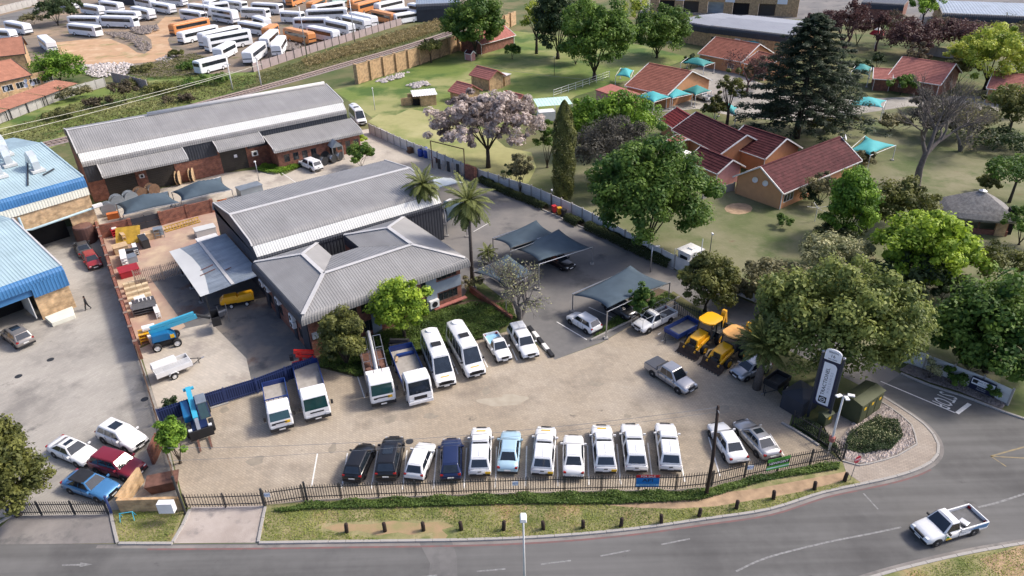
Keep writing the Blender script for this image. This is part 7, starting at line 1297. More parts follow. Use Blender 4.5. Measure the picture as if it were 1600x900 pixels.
hd = MB().lathe([(.05, 1.5), (.075, 1.54), (.095, 1.6), (.1, 1.67), (.08, 1.74), (.03, 1.78)], 10).build('head', 'skin', t, smooth=True); MB().lathe([(.105, 1.66), (.107, 1.71), (.085, 1.77), (.03, 1.8)], 10, (-.012, 0, 0)).build('hair', 'hair', hd, smooth=True); MB().box((.1, 0, 1.63), (.03, .025, .04)).build('nose', 'skin', hd)
for s, x in ((1, .12), (-1, 0)):
    hnd = MB().box((x, s*.24, .85), (.03, .07, .09)).build('hand', 'skin', t, bev=.01)
    for k in range(4): MB().tube([(x, s*.24-.03+k*.02, .81), (x+.01, s*.24-.03+k*.02, .74-.01*(k in (1, 2)))], .009, 5).build('finger', 'skin', hnd)
    MB().tube([(x+.02, s*.21, .86), (x+.05, s*.2, .80)], .01, 5).build('thumb', 'skin', hnd)
# ================================================================ coaches in the bus yard
def make_bus(kind):
    L, W, H = 10.5, 2.5, 3.15; pm = {'w': 'paint_bus', 'o': 'paint_busorange', 'd': 'paint_bus', 'g': 'sign_pale'}[kind]; dd = kind == 'd'; H = 4.0 if dd else H
    t = thing('coach', 'x', 'bus', (0, 0, 0), 0); rings = []
    for x, ins, dz in ((L/2, .12, -.3), (L/2-.25, .03, -.06), (L/2-.7, 0, 0), (-L/2+.5, 0, 0), (-L/2+.12, .03, -.06), (-L/2, .12, -.3)):
        w = W/2-ins; z1 = H+dz; rings.append([(x, -w, .45), (x, -w, z1-.25), (x, -w+.16, z1-.05), (x, 0, z1+.04), (x, w-.16, z1-.05), (x, w, z1-.25), (x, w, .45)])
    MB().loft(rings).build('body', pm, t); win = 'glass_dark'
    for zc in ((1.75, 3.15) if dd else (2.15,)):
        for s in (-1, 1): MB().box((.1, s*(W/2+.005), zc), (L-1.6, .03, .85 if not dd else .7)).build('window_band', win, t)
    MB().box((L/2-.1, 0, 2.0), (.12, W-.4, 1.15), 0, -.12).build('windscreen', win, t); MB().box((-L/2+.02, 0, 2.25), (.06, W-.5, .8)).build('rear_window', win, t)
    if kind == 'o': MB().box((0, 0, H+.03), (L-1.0, W-.5, .06)).build('roof_panel', 'roof_orange', t)
    for x in (L/2-2.3, -L/2+2.6):
        for s in (-1, 1): wheel(t, x, s*(W/2-.12), .5, .3, 'rim_white')
    MB().box((L/2+.02, 0, .6), (.1, W-.2, .35)).build('bumper', 'plastic_black', t)
    return t
mk('roof_orange', (.62, .30, .13), .6, 0, .1)
PB = {}
def coach(a, b, kind, label, far=True, flip=False):
    A_ = P(*a); B_ = P(*b); d = B_-A_; L = d.length; d.normalize(); n = Vector((-d.y, d.x, 0))
    if n.y < 0: n = -n
    c = (A_+B_)/2+n*1.3; ang = math.atan2(d.y, d.x)+(math.pi if flip else 0)
    if kind not in PB: PB[kind] = make_bus(kind); o = PB[kind]
    else: o = copy_tree(PB[kind])
    o.location = (c.x, c.y, 0); o.rotation_euler = (0, 0, ang+random.uniform(-.02, .02)); o.scale = (min(1.3, max(.66, L/10.5*1.04)), 1.1, random.uniform(1.06, 1.18)); tag(o, label, 'bus', 'coaches stored in the bus yard')
_q = iter(('half hidden behind the blank tailed coach', 'with dark nose beside the tall dark trees', 'in the second row from the dark trees', 'far left at the top edge above the sandy track', 'far right at the top edge above the sandy track', 'left of the two below the scrap heap', 'right of the two below the scrap heap', 'angled at the top edge beside the yellow plant', 'just above the long level coach', 'with white roof right of the far orange buses', 'at the very top behind the pale green bus', 'nose down at the top beside the orange buses', 'x', 'y')); _o = iter(('nearest the pale green bus', 'leftmost of the far group', 'upper of the right pair', 'lower of the right pair', 'z'))
class _S(str): pass
FW = _S('w'); FO = _S('o')
for a, b, k, lb, fl in (((104, 54), (156, 60), 'w', 'white coach at the front of the grass beside the dirt patch', 1), ((109, 42), (156, 43), 'w', 'white coach just behind the front grass coach', 0), ((158, 43), (212, 45), 'w', 'white coach with blank tail above the rubble mound', 1), ((166, 33), (216, 35), 'w', FW, 0), ((190, 23), (254, 38), 'w', 'long white coach pointing at the sandy track', 0), ((124, 21), (160, 27), 'w', FW, 0), ((152, 15), (192, 21), 'w', FW, 0), ((231, 17), (275, 25), 'w', 'white coach at the top of the sandy track', 0), ((208, 9), (240, 15), 'w', FW, 0), ((248, 8), (290, 12), 'w', FW, 0),
    ((277, 30), (322, 38), 'w', 'white coach with dark open nose right of the sandy track', 1), ((320, 31), (378, 42), 'd', 'white double deck coach with blue patch among the far coaches', 0), ((275, 57), (330, 45), 'o', 'orange bus at the left end of the angled coaches', 1), ((290, 70), (343, 57), 'w', 'white bus with open door beside the leftmost orange bus', 1), ((320, 77), (382, 63), 'd', 'upper of two tall white coaches parked side by side', 1), ((330, 84), (395, 71), 'd', 'lower of two tall white coaches parked side by side', 1), ((375, 51), (412, 58), 'w', 'white coach wedged behind the tall coaches', 0), ((396, 42), (414, 48), 'w', 'short white coach nose towards the viewer', 0), ((378, 29), (416, 31), 'w', FW, 1), ((395, 21), (436, 24), 'w', FW, 1), ((405, 80), (426, 62), 'w', 'white coach end on between the tall coaches and orange bus', 1), ((381, 104), (404, 85), 'w', 'white coach end on above the wall corner', 1), ((425, 92), (436, 75), 'w', 'white coach facing the viewer at the yard wall', 1), ((316, 118), (358, 107), 'w', 'nearest white coach with dark rear window by the bank', 0), ((325, 20), (360, 6), 'w', FW, 1), ((336, 22), (354, 20), 'w', 'small white bus with bonnet among the far coaches', 0),
    ((424, 63), (438, 55), 'o', 'orange bus facing the viewer beside the dirt', 1), ((442, 62), (486, 72), 'o', 'orange bus lying nearest the yard wall', 0), ((480, 60), (522, 69), 'w', 'white coach low against the yard wall', 0), ((500, 47), (554, 60), 'w', 'white coach in the diagonal row beside the wall', 0), ((460, 47), (512, 47), 'w', 'white coach with row of open windows facing the dirt', 1), ((526, 40), (579, 52), 'w', 'long white coach in the middle of the diagonal row', 0), ((541, 36), (588, 47), 'w', 'last white coach of the diagonal row beside the wall', 0), ((478, 34), (545, 31), 'w', 'long white coach lying level behind the diagonal row', 1), ((495, 25), (540, 18), 'w', FW, 1), ((490, 21), (512, 10), 'o', FO, 1), ((458, 12), (478, 4), 'o', FO, 1), ((548, 18), (590, 6), 'o', FO, 1), ((557, 25), (600, 13), 'o', FO, 1), ((590, 23), (636, 12), 'w', FW, 1), ((575, 31), (617, 41), 'o', 'orange bus nearest the wall at the right of the yard', 0), ((605, 31), (640, 29), 'w', 'white bus wreck right of the rightmost orange bus', 1), ((638, 22), (658, 26), 'w', 'white truck cab wreck at the right end of the bus yard', 0), ((520, 8), (550, 4), 'g', 'pale green bus at the top of the bus yard', 1), ((5, 49), (46, 57), 'w', 'white coach on grass left of the dark trees', 0), ((-12, 64), (18, 67), 'w', 'white coach nose showing behind the brown roof', 0), ((60, 71), (80, 87), 'w', 'white box truck beside the brown roofed house', 0), ((296, 22), (330, 27), 'w', 'white coach behind the dark nosed coach right of the track', 0), ((345, 14), (380, 19), 'w', 'white coach above the double deck coach with blue patch', 1), ((440, 36), (470, 38), 'w', 'white coach alone above the orange bus facing the viewer', 1), ((620, 40), (655, 34), 'w', 'white coach closest to the depot along the wall', 1), ((86, 12), (118, 18), 'w', 'white coach behind the dark trees by the far road', 0), ((350, 96), (372, 84), 'w', 'white coach squeezed between the nearest coach and tall coaches', 1), ((420, -2), (455, -6), 'w', FW, 1), ((440, 2), (452, 12), 'w', FW, 1)):
    coach(a, b, k, 'white coach '+next(_q) if lb is FW else 'orange bus '+next(_o) if lb is FO else lb, True, bool(fl))
# ================================================================ trees and plants
def leaf_mesh(name, cen, nrm, size, mat, tone, aspect=.62):
    """one bent quad for each leaf: cen (n,3), nrm (n,3), size (n,)"""
    n = len(cen); nrm = nrm/np.maximum(np.linalg.norm(nrm, axis=1, keepdims=True), 1e-6)
    r = rng.normal(size=(n, 3)); u = np.cross(nrm, r); u /= np.maximum(np.linalg.norm(u, axis=1, keepdims=True), 1e-6); v = np.cross(nrm, u); s = size[:, None]
    pts = np.empty((n, 4, 3)); pts[:, 0] = cen-u*s*.5; pts[:, 1] = cen-v*s*.5*aspect+nrm*s*.06; pts[:, 2] = cen+u*s*.5; pts[:, 3] = cen+v*s*.5*aspect+nrm*s*.06
    me = bpy.data.meshes.new(name); me.vertices.add(n*4); me.vertices.foreach_set('co', pts.reshape(-1)); me.loops.add(n*4); me.loops.foreach_set('vertex_index', np.arange(n*4, dtype=np.int32)); me.polygons.add(n); me.polygons.foreach_set('loop_start', np.arange(0, n*4, 4, dtype=np.int32)); me.polygons.foreach_set('loop_total', np.full(n, 4, dtype=np.int32))
    at_ = me.attributes.new('tone', 'FLOAT', 'FACE'); at_.data.foreach_set('value', tone.astype(np.float32)); me.update(calc_edges=True); me.materials.append(MATS[mat]); return me
def clumps(nc, rad, shell=.75, lower=.35, seed=None):
    """clump centres spread through an ellipsoid, denser towards its skin"""
    d = rng.normal(size=(nc, 3)); d /= np.linalg.norm(d, axis=1, keepdims=True); d[:, 2] = np.where(d[:, 2] < -lower, -d[:, 2]*.6, d[:, 2]); r = shell+(1-shell)*rng.random(nc)**.6; inner = rng.random(nc) < .32; r = np.where(inner, rng.random(nc)*shell, r)
    return d*r[:, None]*np.array(rad)
def foliage(cc, cr, per, leaf, up=.5, tone_spread=.25, droop=0):
    nc = len(cc); n = nc*per; ids = np.repeat(np.arange(nc), per); d = rng.normal(size=(n, 3)); d /= np.linalg.norm(d, axis=1, keepdims=True); rr = rng.random(n)**.45
    cr_ = (cr if np.ndim(cr) else np.full(nc, cr))[ids]; off = d*rr[:, None]*cr_[:, None]; off[:, 2] *= .72; cen = cc[ids]+off
    if droop: cen[:, 2] -= droop*rng.random(n)**2*cr_
    nr = d+np.array([0, 0, up])+rng.normal(size=(n, 3))*.45; ct = rng.random(nc)[ids]; tone = np.clip(.5+(ct-.5)*1.0+rng.normal(size=n)*tone_spread, 0, 1); return cen, nr, leaf*1.42*(.55+.6*rng.random(n))*(.75+.5*rng.random(nc))[ids], tone
def limbs(mb, H, z0, rad, cz, r0, n, seedang=0):
    mb.tube([(0, 0, -.05), (.03*H*.1, 0, z0*.5), (0, 0, z0)], [r0*1.35, r0, r0*.85], 9)
    for k in range(n):
        a = 2*math.pi*(k+random.random()*.6)/n; el = random.uniform(.25, .95); e = Vector((math.cos(a)*rad[0]*.72*math.cos(el), math.sin(a)*rad[1]*.72*math.cos(el), cz-z0+rad[2]*.6*math.sin(el))); s = Vector((0, 0, z0-random.uniform(0, z0*.15))); m = s+e*.45+Vector((random.uniform(-.3, .3), random.uniform(-.3, .3), .12*H*.3)); rr = r0*random.uniform(.32, .5)
        mb.tube([s, m, s+e], [rr, rr*.6, rr*.18], 6)
        for j in range(2):
            e2 = s+e+Vector((random.uniform(-1, 1)*rad[0]*.3, random.uniform(-1, 1)*rad[1]*.3, random.uniform(0, .4)*rad[2])); mb.tube([m.lerp(s+e, .3+.3*j), e2], [rr*.35, rr*.1], 4)
def tree(name, label, base, top, wpx, leafmat, lo=.25, nc=70, per=130, leaf=.34, bark='bark', shape=1.0, shell=.72, cr=None, depth=None, lean=0, up=.5, lower=.6, cat='tree', group=None, flat=False, h=None, nl=7, droop=0, trunk=True):
    p = P(*base); H = h or height_at(p.x, p.y, top); m = mpp(p.x, p.y); R_ = wpx*m/2
    for _ in range(3): p.x += (base[0]-colof(p.x, p.y, H*.6))*m*.9     # crown centred over its spot
    # the crown stands on the spot: its top edge in the view is set by its far rim
    t = thing(name, label, cat, (p.x, p.y), 0, group); z0 = H*lo; rz_ = (H-z0)/2*1.0; cz = z0+rz_; rad = (R_, (depth or R_)*1.0, rz_)
    crr = cr or max(.35, R_*.24); cc = clumps(nc, (max(.1, rad[0]-crr*.35), max(.1, rad[1]-crr*.35), max(.1, rad[2]-crr*.3)), shell, lower)
    if shape != 1.0:
        f = 1-(cc[:, 2]/rad[2]+1)/2*(1-shape); cc[:, 0] *= f; cc[:, 1] *= f
    if flat: cc[:, 2] = np.abs(cc[:, 2])*.7-rad[2]*.1
    cc = cc*(1+rng.normal(size=(nc, 1))*.09)+np.array([lean, 0, cz]); crs = crr*(.45+.95*rng.random(nc)); cen, nr, sz, tn = foliage(cc, crs, per, leaf, up, droop=droop)
    ok = cen[:, 2] > .05; cen, nr, sz, tn = cen[ok], nr[ok], sz[ok], tn[ok]
    me = leaf_mesh('crown', cen, nr, sz, 'leaf_'+leafmat, tn); o = bpy.data.objects.new('crown', me); col.objects.link(o); o.parent = t
    if trunk:
        mb = MB(); limbs(mb, H, max(.2, z0*1.1), rad, cz, max(.06, H*.026), nl); mb.build('trunk', bark, t, smooth=True)
    return t
def grow(mb, p, d, L, r, depth, spread=.55, up=.15, tips=None, kids=3):
    p = Vector(p); d = Vector(d).normalized(); mid = p+d*L*.5+Vector((random.uniform(-1, 1), random.uniform(-1, 1), random.uniform(-.4, .8)))*L*.07; e = p+d*L; mb.tube([p, mid, e], [r, r*.8, r*.58], 7 if depth > 3 else (5 if depth > 1 else 3), cap=False)
    if depth <= 0:
        if tips is not None: tips.append(e)
        return
    for k in range(kids if depth > 1 else kids+1):
        nd = (d+Vector((random.gauss(0, spread), random.gauss(0, spread), random.gauss(up, spread*.6)))).normalized(); grow(mb, p+d*L*random.uniform(.6, 1), nd, L*random.uniform(.62, .86), max(.012, r*.58), depth-1, spread, up, tips, kids)
def bare_tree(name, label, base, top, bark, depth=5, r=.3, spread=.5, up=.12, kids=3, leafmat=None, nleaf=0, leaf=.2, first=.24, stems=1, cat='tree', lscale=1.0, twig=1.0):
    p = P(*base); H = height_at(p.x, p.y, top); t = thing(name, label, cat, (p.x, p.y)); mb = MB(); tips = []
    for s in range(stems):
        a = 2*math.pi*s/max(1, stems)+.4; d0 = Vector((math.cos(a)*.45, math.sin(a)*.45, 1)) if stems > 1 else Vector((random.uniform(-.08, .08), 0, 1)); grow(mb, (0, 0, -.05), d0, H*first, r, depth, spread, up, tips, kids)
    zs = max(v[2] for v in mb.v); k = H/zs; mb.v = [(v[0]*k*lscale, v[1]*k*lscale, v[2]*k) for v in mb.v]; mb.build('branches', bark, t, smooth=True)
    if leafmat and tips:
        tp = np.array([[q.x*k*lscale, q.y*k*lscale, q.z*k] for q in tips]); tp = tp[rng.integers(0, len(tp), nleaf)]; cen = tp+rng.normal(size=tp.shape)*.28; me = leaf_mesh('leaves', cen, rng.normal(size=tp.shape)+np.array([0, 0, .4]), leaf*(.6+.8*rng.random(nleaf)), 'leaf_'+leafmat, rng.random(nleaf)); o = bpy.data.objects.new('leaves', me); col.objects.link(o); o.parent = t
    return t
def palm(label, base, crown_row, fl=2.6, nf=34, r=.19, skirt=True, mat='palm', h=None, spiky=False):
    p = P(*base); H = h or height_at(p.x, p.y, crown_row); t = thing('palm_tree', label, 'palm', (p.x, p.y)); MB().tube([(0, 0, -.05), (.06, .02, H*.5), (0, 0, H)], [r*1.35, r, r*1.2], 10).build('trunk', 'bark_palm', t, smooth=True)
    C, N, S, T = [], [], [], []; mb = MB()
    for k in range(nf):
        a = 2.399*k+random.uniform(-.2, .2); el = R(78)-R(125 if not spiky else 100)*(k/nf)**.85; L = fl*random.uniform(.82, 1.12); pts = []; d = Vector((math.cos(a)*math.cos(el), math.sin(a)*math.cos(el), math.sin(el))); q = Vector((0, 0, H)); seg = 9
        for j in range(seg+1):
            pts.append(q.copy()); q = q+d*L/seg; d = (d+Vector((0, 0, -.15 if not spiky else -.05))).normalized()
        mb.tube(pts, [.03*(1-j/seg)+.008 for j in range(seg+1)], 4, cap=False)
        for j in range(1, seg+1):
            dr = (pts[j]-pts[j-1]).normalized(); sd_ = dr.cross(Vector((0, 0, 1))).normalized(); w = fl*.24*math.sin(math.pi*min(.97, (j+.6)/(seg+1.2)))
            for s in (-1, 1):
                for m in range(3):
                    b = pts[j-1].lerp(pts[j], m/3); tip = b+(sd_*s*.8+dr*.75+Vector((0, 0, -.25))).normalized()*w*random.uniform(.85, 1.15); C.append((b+tip)/2); N.append((sd_.cross(dr)+Vector((random.uniform(-.3, .3), random.uniform(-.3, .3), .7)), tip-b)); T.append(min(1, max(0, .85-.7*k/nf+random.gauss(0, .15))))
    n = len(C); cen = np.array([list(c) for c in C]); ax = np.array([list(x[1]) for x in N]); nr = np.array([list(x[0]) for x in N]); L_ = np.linalg.norm(ax, axis=1, keepdims=True); u = ax/L_; v = np.cross(nr, u); v /= np.maximum(np.linalg.norm(v, axis=1, keepdims=True), 1e-6)
    w = .055*fl/2.6; pts = np.empty((n, 4, 3)); pts[:, 0] = cen-ax*.5; pts[:, 1] = cen-v*w; pts[:, 2] = cen+ax*.5; pts[:, 3] = cen+v*w; me = bpy.data.meshes.new('fronds'); me.from_pydata(pts.reshape(-1, 3).tolist(), [], [(4*i, 4*i+1, 4*i+2, 4*i+3) for i in range(n)]); at_ = me.attributes.new('tone', 'FLOAT', 'FACE'); at_.data.foreach_set('value', np.array(T, dtype=np.float32)); me.materials.append(MATS['leaf_'+mat]); o = bpy.data.objects.new('fronds', me); col.objects.link(o); o.parent = t; mb.build('frond_stems', 'leaf_'+mat, t)
    if skirt:
        n = 160; a = rng.random(n)*6.28; z = H-.2-rng.random(n)*1.6; cen = np.stack([np.cos(a)*.35, np.sin(a)*.35, z], 1); me = leaf_mesh('dead_fronds', cen, np.stack([np.cos(a), np.sin(a), a*0+.1], 1), np.full(n, .55), 'leaf_dryleaf', rng.random(n), .3); o = bpy.data.objects.new('dead_fronds', me); col.objects.link(o); o.parent = t
    return t
def cedar(label, base, top, wpx):
    p = P(*base); H = height_at(p.x, p.y, top); R_ = wpx*mpp(p.x, p.y)/2; t = thing('cedar_tree', label, 'tree', (p.x, p.y)); mb = MB(); mb.tube([(0, 0, -.05), (0, 0, H*.6), (0, 0, H*.97)], [.62, .35, .05], 10); C, CR = [], []
    for k in range(190):
        f = k/190; z = H*(.14+.84*f); a = 2.399*k; rr = R_*1.08*(1-f)**.62*random.uniform(.75, 1.08)+.3; e = Vector((math.cos(a)*rr, math.sin(a)*rr, z-rr*.05)); mb.tube([(0, 0, z-.2), e*.55+Vector((0, 0, z*.45+.15)), e], [.10*(1-f)+.03, .06*(1-f)+.02, .015], 4, cap=False)
        for j in range(4): s = .35+.65*(j+random.random())/4; C.append((e.x*s, e.y*s, z-rr*.05*s+random.uniform(-.05, .12))); CR.append((.55+.62*(1-f))*random.uniform(.8, 1.2)*(1.15-.3*s))
    cc = np.array(C); crs = np.array(CR)*1.25; per = 60; cen, nr, sz, tn = foliage(cc, crs, per, .42, 1.4); ids = np.repeat(np.arange(len(cc)), per); cen[:, 2] = cc[ids, 2]+(cen[:, 2]-cc[ids, 2])*.55
    me = leaf_mesh('crown', cen, nr, sz, 'leaf_cedar', tn, .4); o = bpy.data.objects.new('crown', me); col.objects.link(o); o.parent = t; mb.build('trunk', 'bark_dark', t, smooth=True)
def cypress(label, base, top, wpx, n=13000):
    p = P(*base); H = height_at(p.x, p.y, top); R_ = wpx*mpp(p.x, p.y)/2; t = thing('cypress_tree', label, 'tree', (p.x, p.y)); f = rng.random(n)**.85; a = rng.random(n)*6.283; r = R_*np.minimum(1, (1-f)*3.2)**.55*(.62+.38*np.minimum(1, .55+f*2))*(1+.09*np.sin(a*3+f*23)+.07*np.sin(a*5-f*41))*(.78+.24*rng.random(n)); cen = np.stack([np.cos(a)*r, np.sin(a)*r, .1+f*H], 1); nr = np.stack([np.cos(a), np.sin(a), a*0+.45], 1)+rng.normal(size=(n, 3))*.35
    o = bpy.data.objects.new('crown', leaf_mesh('crown', cen, nr, .26*(.6+.8*rng.random(n)), 'leaf_olive', np.clip(.45+.3*np.sin(a*4+f*30)+rng.normal(size=n)*.2, 0, 1))); col.objects.link(o); o.parent = t; MB().tube([(0, 0, -.05), (0, 0, H*.9)], [.2, .05], 8).build('trunk', 'bark', t)
def carpet(name, label, poly, mat, n, h, leaf, z=.1, up=1.0, thing_kind='stuff', cat=None, tops=None):
    """low leafy cover over a survey polygon"""
    q = [G(*p) for p in poly]; xs = [a for a, b in q]; ys = [b for a, b in q]; out = []
    while sum(len(o) for o in out) < n:
        X = rng.uniform(min(xs), max(xs), n*2); Y = rng.uniform(min(ys), max(ys), n*2); ins = np.zeros(n*2, bool); j = len(q)-1
        for i in range(len(q)):
            (xi, yi), (xj, yj) = q[i], q[j]; c = ((yi > Y) != (yj > Y)) & (X < (xj-xi)*(Y-yi)/(yj-yi+1e-9)+xi); ins ^= c; j = i
        out.append(np.stack([X[ins], Y[ins]], 1))
    xy = np.concatenate(out)[:n]; hump = .6+.4*np.sin(xy[:, 0]*1.9+np.sin(xy[:, 1]*1.3))*np.sin(xy[:, 1]*2.3); zz = z+rng.random(n)**.6*h*hump; cen = np.stack([xy[:, 0], xy[:, 1], zz], 1)
    if h > .8: xy2 = cen
    me = leaf_mesh(name, cen, rng.normal(size=(n, 3))*.55+np.array([0, 0, up]), leaf*(.6+.8*rng.random(n)), 'leaf_'+mat, np.clip(.5+.35*np.sin(xy[:, 0]*.9)*np.cos(xy[:, 1]*1.1)+rng.normal(size=n)*.22, 0, 1)); o = bpy.data.objects.new(name, me); col.objects.link(o)
    if thing_kind: o['kind'] = thing_kind
    if label: o['label'] = label
    if cat: o['category'] = cat
    return o
def shrub(label, base, top, wpx, leafmat, nc=22, per=90, leaf=.24, name='shrub', lo=.02, **k): return tree(name, label, base, top, wpx, leafmat, lo=lo, nc=nc, per=per, leaf=leaf, nl=4, cat='shrub', lower=.15, **k)
def hedge(label, line, h, w, leafmat='hedge', per_m=420, leaf=.16):
    ln = resample([P(*p) for p in line], .5); tot = sum((b-a).length for a, b in zip(ln, ln[1:])); n = int(tot*per_m*h*w*1.4); ks = rng.integers(0, len(ln)-1, n); f = rng.random(n); A_ = np.array([list(p) for p in ln]); base = A_[ks]*(1-f[:, None])+A_[ks+1]*f[:, None]; d = A_[ks+1]-A_[ks]; d /= np.linalg.norm(d, axis=1, keepdims=True); nn = np.stack([-d[:, 1], d[:, 0], d[:, 2]*0], 1); a = rng.random(n)*math.pi; rr = .8+.2*rng.random(n); lump = 1+.12*np.sin(base[:, 0]*2.1)*np.cos(base[:, 1]*1.7)
    cen = base+nn*(np.cos(a)*rr*w/2)[:, None]*lump[:, None]; cen[:, 2] = .05+np.sin(a)**.6*rr*h*lump; nr = nn*np.cos(a)[:, None]+np.array([0, 0, 1])*np.sin(a)[:, None]+rng.normal(size=(n, 3))*.4; off = (ln[0].x, ln[0].y, 0); me = leaf_mesh('hedge', cen-np.array(off), nr, leaf*(.6+.8*rng.random(n)), 'leaf_'+leafmat, rng.random(n)); o = bpy.data.objects.new('hedge', me); col.objects.link(o); o.location = off; tag(o, label, 'hedge')

# ---- big trees, front to back
tree('broad_tree', 'huge olive green tree leaning over the pylon sign', (1314, 590), 408, 238, 'willow', lo=.10, nc=230, per=220, leaf=.28, cr=1.25, depth=5.6, shell=.8, droop=.5)
tree('broad_tree', 'dense deep green tree at the right edge above the precast wall', (1570, 580), 446, 180, 'green', lo=.04, nc=190, per=170, leaf=.34, cr=1.35, depth=5.2)
tree('broad_tree', 'bright lime green tree below the thatched gazebo', (1450, 445), 331, 146, 'lime', lo=.06, nc=190, per=150, leaf=.36, cr=1.1, depth=5)
tree('conical_tree', 'fresh green cone shaped tree right of the peach gable house', (1332, 372), 262, 100, 'fresh', lo=.02, nc=190, per=150, leaf=.30, shape=.4, cr=.95)
tree('broad_tree', 'mottled yellow green tree behind the lime green tree', (1412, 356), 281, 92, 'olive', lo=.08, nc=70, per=130, leaf=.32, cr=1.0); tree('broad_tree', 'dark tree in shadow behind the lime tree and right lawn', (1432, 462), 398, 92, 'dark', lo=.05, nc=60, per=120, leaf=.34)
shrub('dark rounded bush in front of the cone shaped tree', (1316, 386), 352, 84, 'hedge', 36, 140); shrub('pale flowering bush on the near lawn', (1312, 428), 371, 112, 'pale', 60, 150, .26); shrub('brown green bush at the right edge below the gazebo', (1560, 445), 380, 104, 'olive', 44, 120); shrub('greyish shrub against the long maroon roof', (1286, 320), 266, 66, 'greyg', 34, 110); shrub('dark shrub under the house windows', (1272, 322), 292, 44, 'dark', 20, 90); shrub('dark bush over the precast wall by the navy sign', (1520, 588), 540, 60, 'hedge', 30, 120)
shrub('small round clipped ball on the lawn', (1224, 354), 334, 30, 'green', 14, 110, .2)
tree('acacia_tree', 'flat topped green tree at the right edge by the gazebo', (1592, 316), 243, 104, 'green', lo=.45, nc=46, per=130, leaf=.3, flat=True); shrub('green bush at the right edge below the flat topped tree', (1606, 382), 318, 78, 'green', 40, 120)
cedar('towering dark cedar behind the maroon roofs', (1244, 216), 18, 214)
tree('broad_tree', 'huge round green tree beside the white precast wall', (1016, 392), 219, 194, 'green', lo=.05, nc=260, per=190, leaf=.34, cr=1.35, depth=6.5); 
cypress('tall narrow column cypress by the white wall', (880, 309), 158, 34)
tree('broad_tree', 'broad yellow green dome behind the grey thicket', (958, 238), 136, 150, 'fresh', lo=.05, nc=130, per=130, leaf=.36, cr=1.3, depth=4.5); shrub('domed grey leafless thicket left of the big round tree', (958, 288), 182, 126, 'grey', 120, 150, .26, lo=.05); shrub('green shrub left of the cypress', (855, 262), 184, 44, 'green', 40, 110); shrub('rounded dark green conifer behind the wall near the big tree', (940, 312), 262, 44, 'olive', 26, 110)
tree('blossom_tree', 'wide blossoming tree with pale mauve flowers at the lawn edge', (760, 262), 142, 180, 'blossom', lo=.24, nc=280, per=90, leaf=.42, cr=.85, depth=6.8, bark='bark_dark', lower=.55, shell=.7, nl=11); shrub('grey green bush right under the blossoming tree', (812, 304), 236, 46, 'greyg', 34, 110); shrub('dark bush behind the white wall below the blossoming tree', (800, 290), 250, 34, 'dark', 20, 90)
tree('broad_tree', 'tall green tree at the top beside the brick wall', (740, 88), -12, 90, 'green', lo=.1, nc=170, per=160, leaf=.5, cr=1.7); tree('broad_tree', 'light green spring tree at the top of the far lawn', (838, 84), 2, 52, 'acacia', lo=.3, nc=46, per=100, leaf=.45); tree('broad_tree', 'dark evergreen behind the round tree at the top', (872, 92), -24, 84, 'dark', lo=.08, nc=130, per=140, leaf=.5, cr=1.7); tree('broad_tree', 'large rounded fresh green tree on the far lawn', (931, 124), -4, 118, 'green2', lo=.08, nc=210, per=170, leaf=.46, cr=1.7); tree('broad_tree', 'green oak like tree left of the grey factory roof', (1030, 90), 8, 94, 'green', lo=.04, nc=140, per=150, leaf=.46, cr=1.6); tree('broad_tree', 'thin pale tree at the top edge behind the oak', (996, 50), -10, 52, 'acacia', lo=.3, nc=26, per=60, leaf=.45)
tree('broad_tree', 'bright yellow green tree at the top right', (1556, 140), 40, 122, 'acacia', lo=.14, nc=150, per=110, leaf=.42, flat=False, cr=1.3); tree('broad_tree', 'green tree at the top edge by the parked truck', (1448, 36), -14, 50, 'fresh', lo=.2, nc=36, per=80, leaf=.5); tree('broad_tree', 'loose green tree at the right edge beside the salmon house', (1590, 212), 132, 96, 'olive', lo=.25, nc=60, per=110, leaf=.36)
bare_tree('bare_tree', 'great leafless grey tree on the right lawn', (1432, 291), 120, 'bark_ash', 6, .4, .44, .08, 3, first=.24, lscale=1.0)
bare_tree('bare_tree', 'maroon leafless tree at the top centre right', (1318, 80), 2, 'bark_red', 5, .3, .4, .25, 3, 'maroon', 2600, .5, stems=2); bare_tree('bare_tree', 'maroon leafless tree beside the red parasol', (1368, 80), 18, 'bark_red', 5, .26, .35, .3, 3, 'maroon', 1500, .45); bare_tree('bare_tree', 'purple bare tree left of the cedar', (1165, 150), 82, 'bark_red', 5, .22, .5, .1, 3, 'maroon', 900, .3); bare_tree('bare_tree', 'grey bare shrub tree at the right beside the lawn path', (1500, 236), 140, 'bark_grey', 5, .2, .55, .05, 3, 'greyg', 1600, .32, stems=3)
shrub('brownish thicket along the top right wall', (1440, 90), 30, 110, 'maroon', 80, 120, .42, name='thicket'); shrub('dark brown thicket beside the grey top right roof', (1520, 92), 26, 108, 'maroon', 80, 120, .42, name='thicket'); shrub('grey leafless shrubs beyond the great bare tree', (1470, 214), 160, 90, 'grey', 60, 110, .36, name='thicket'); shrub('grey green shrubs by the right path', (1395, 205), 178, 56, 'greyg', 26, 90, .34); shrub('dark green bush before the brick gable house', (1412, 148), 112, 48, 'green', 30, 100, .36); shrub('green shrub beside the cedar trunk', (1330, 200), 174, 36, 'olive', 20, 90, .34); shrub('low green bushes at the far right lawn edge', (1560, 232), 202, 100, 'dark', 40, 100, .36); shrub('pale grey bushes at the top right corner', (1580, 52), 26, 80, 'greyg', 30, 90, .45); shrub('dark bush left of the brick gable house', (1374, 110), 78, 26, 'dark', 16, 80, .4)
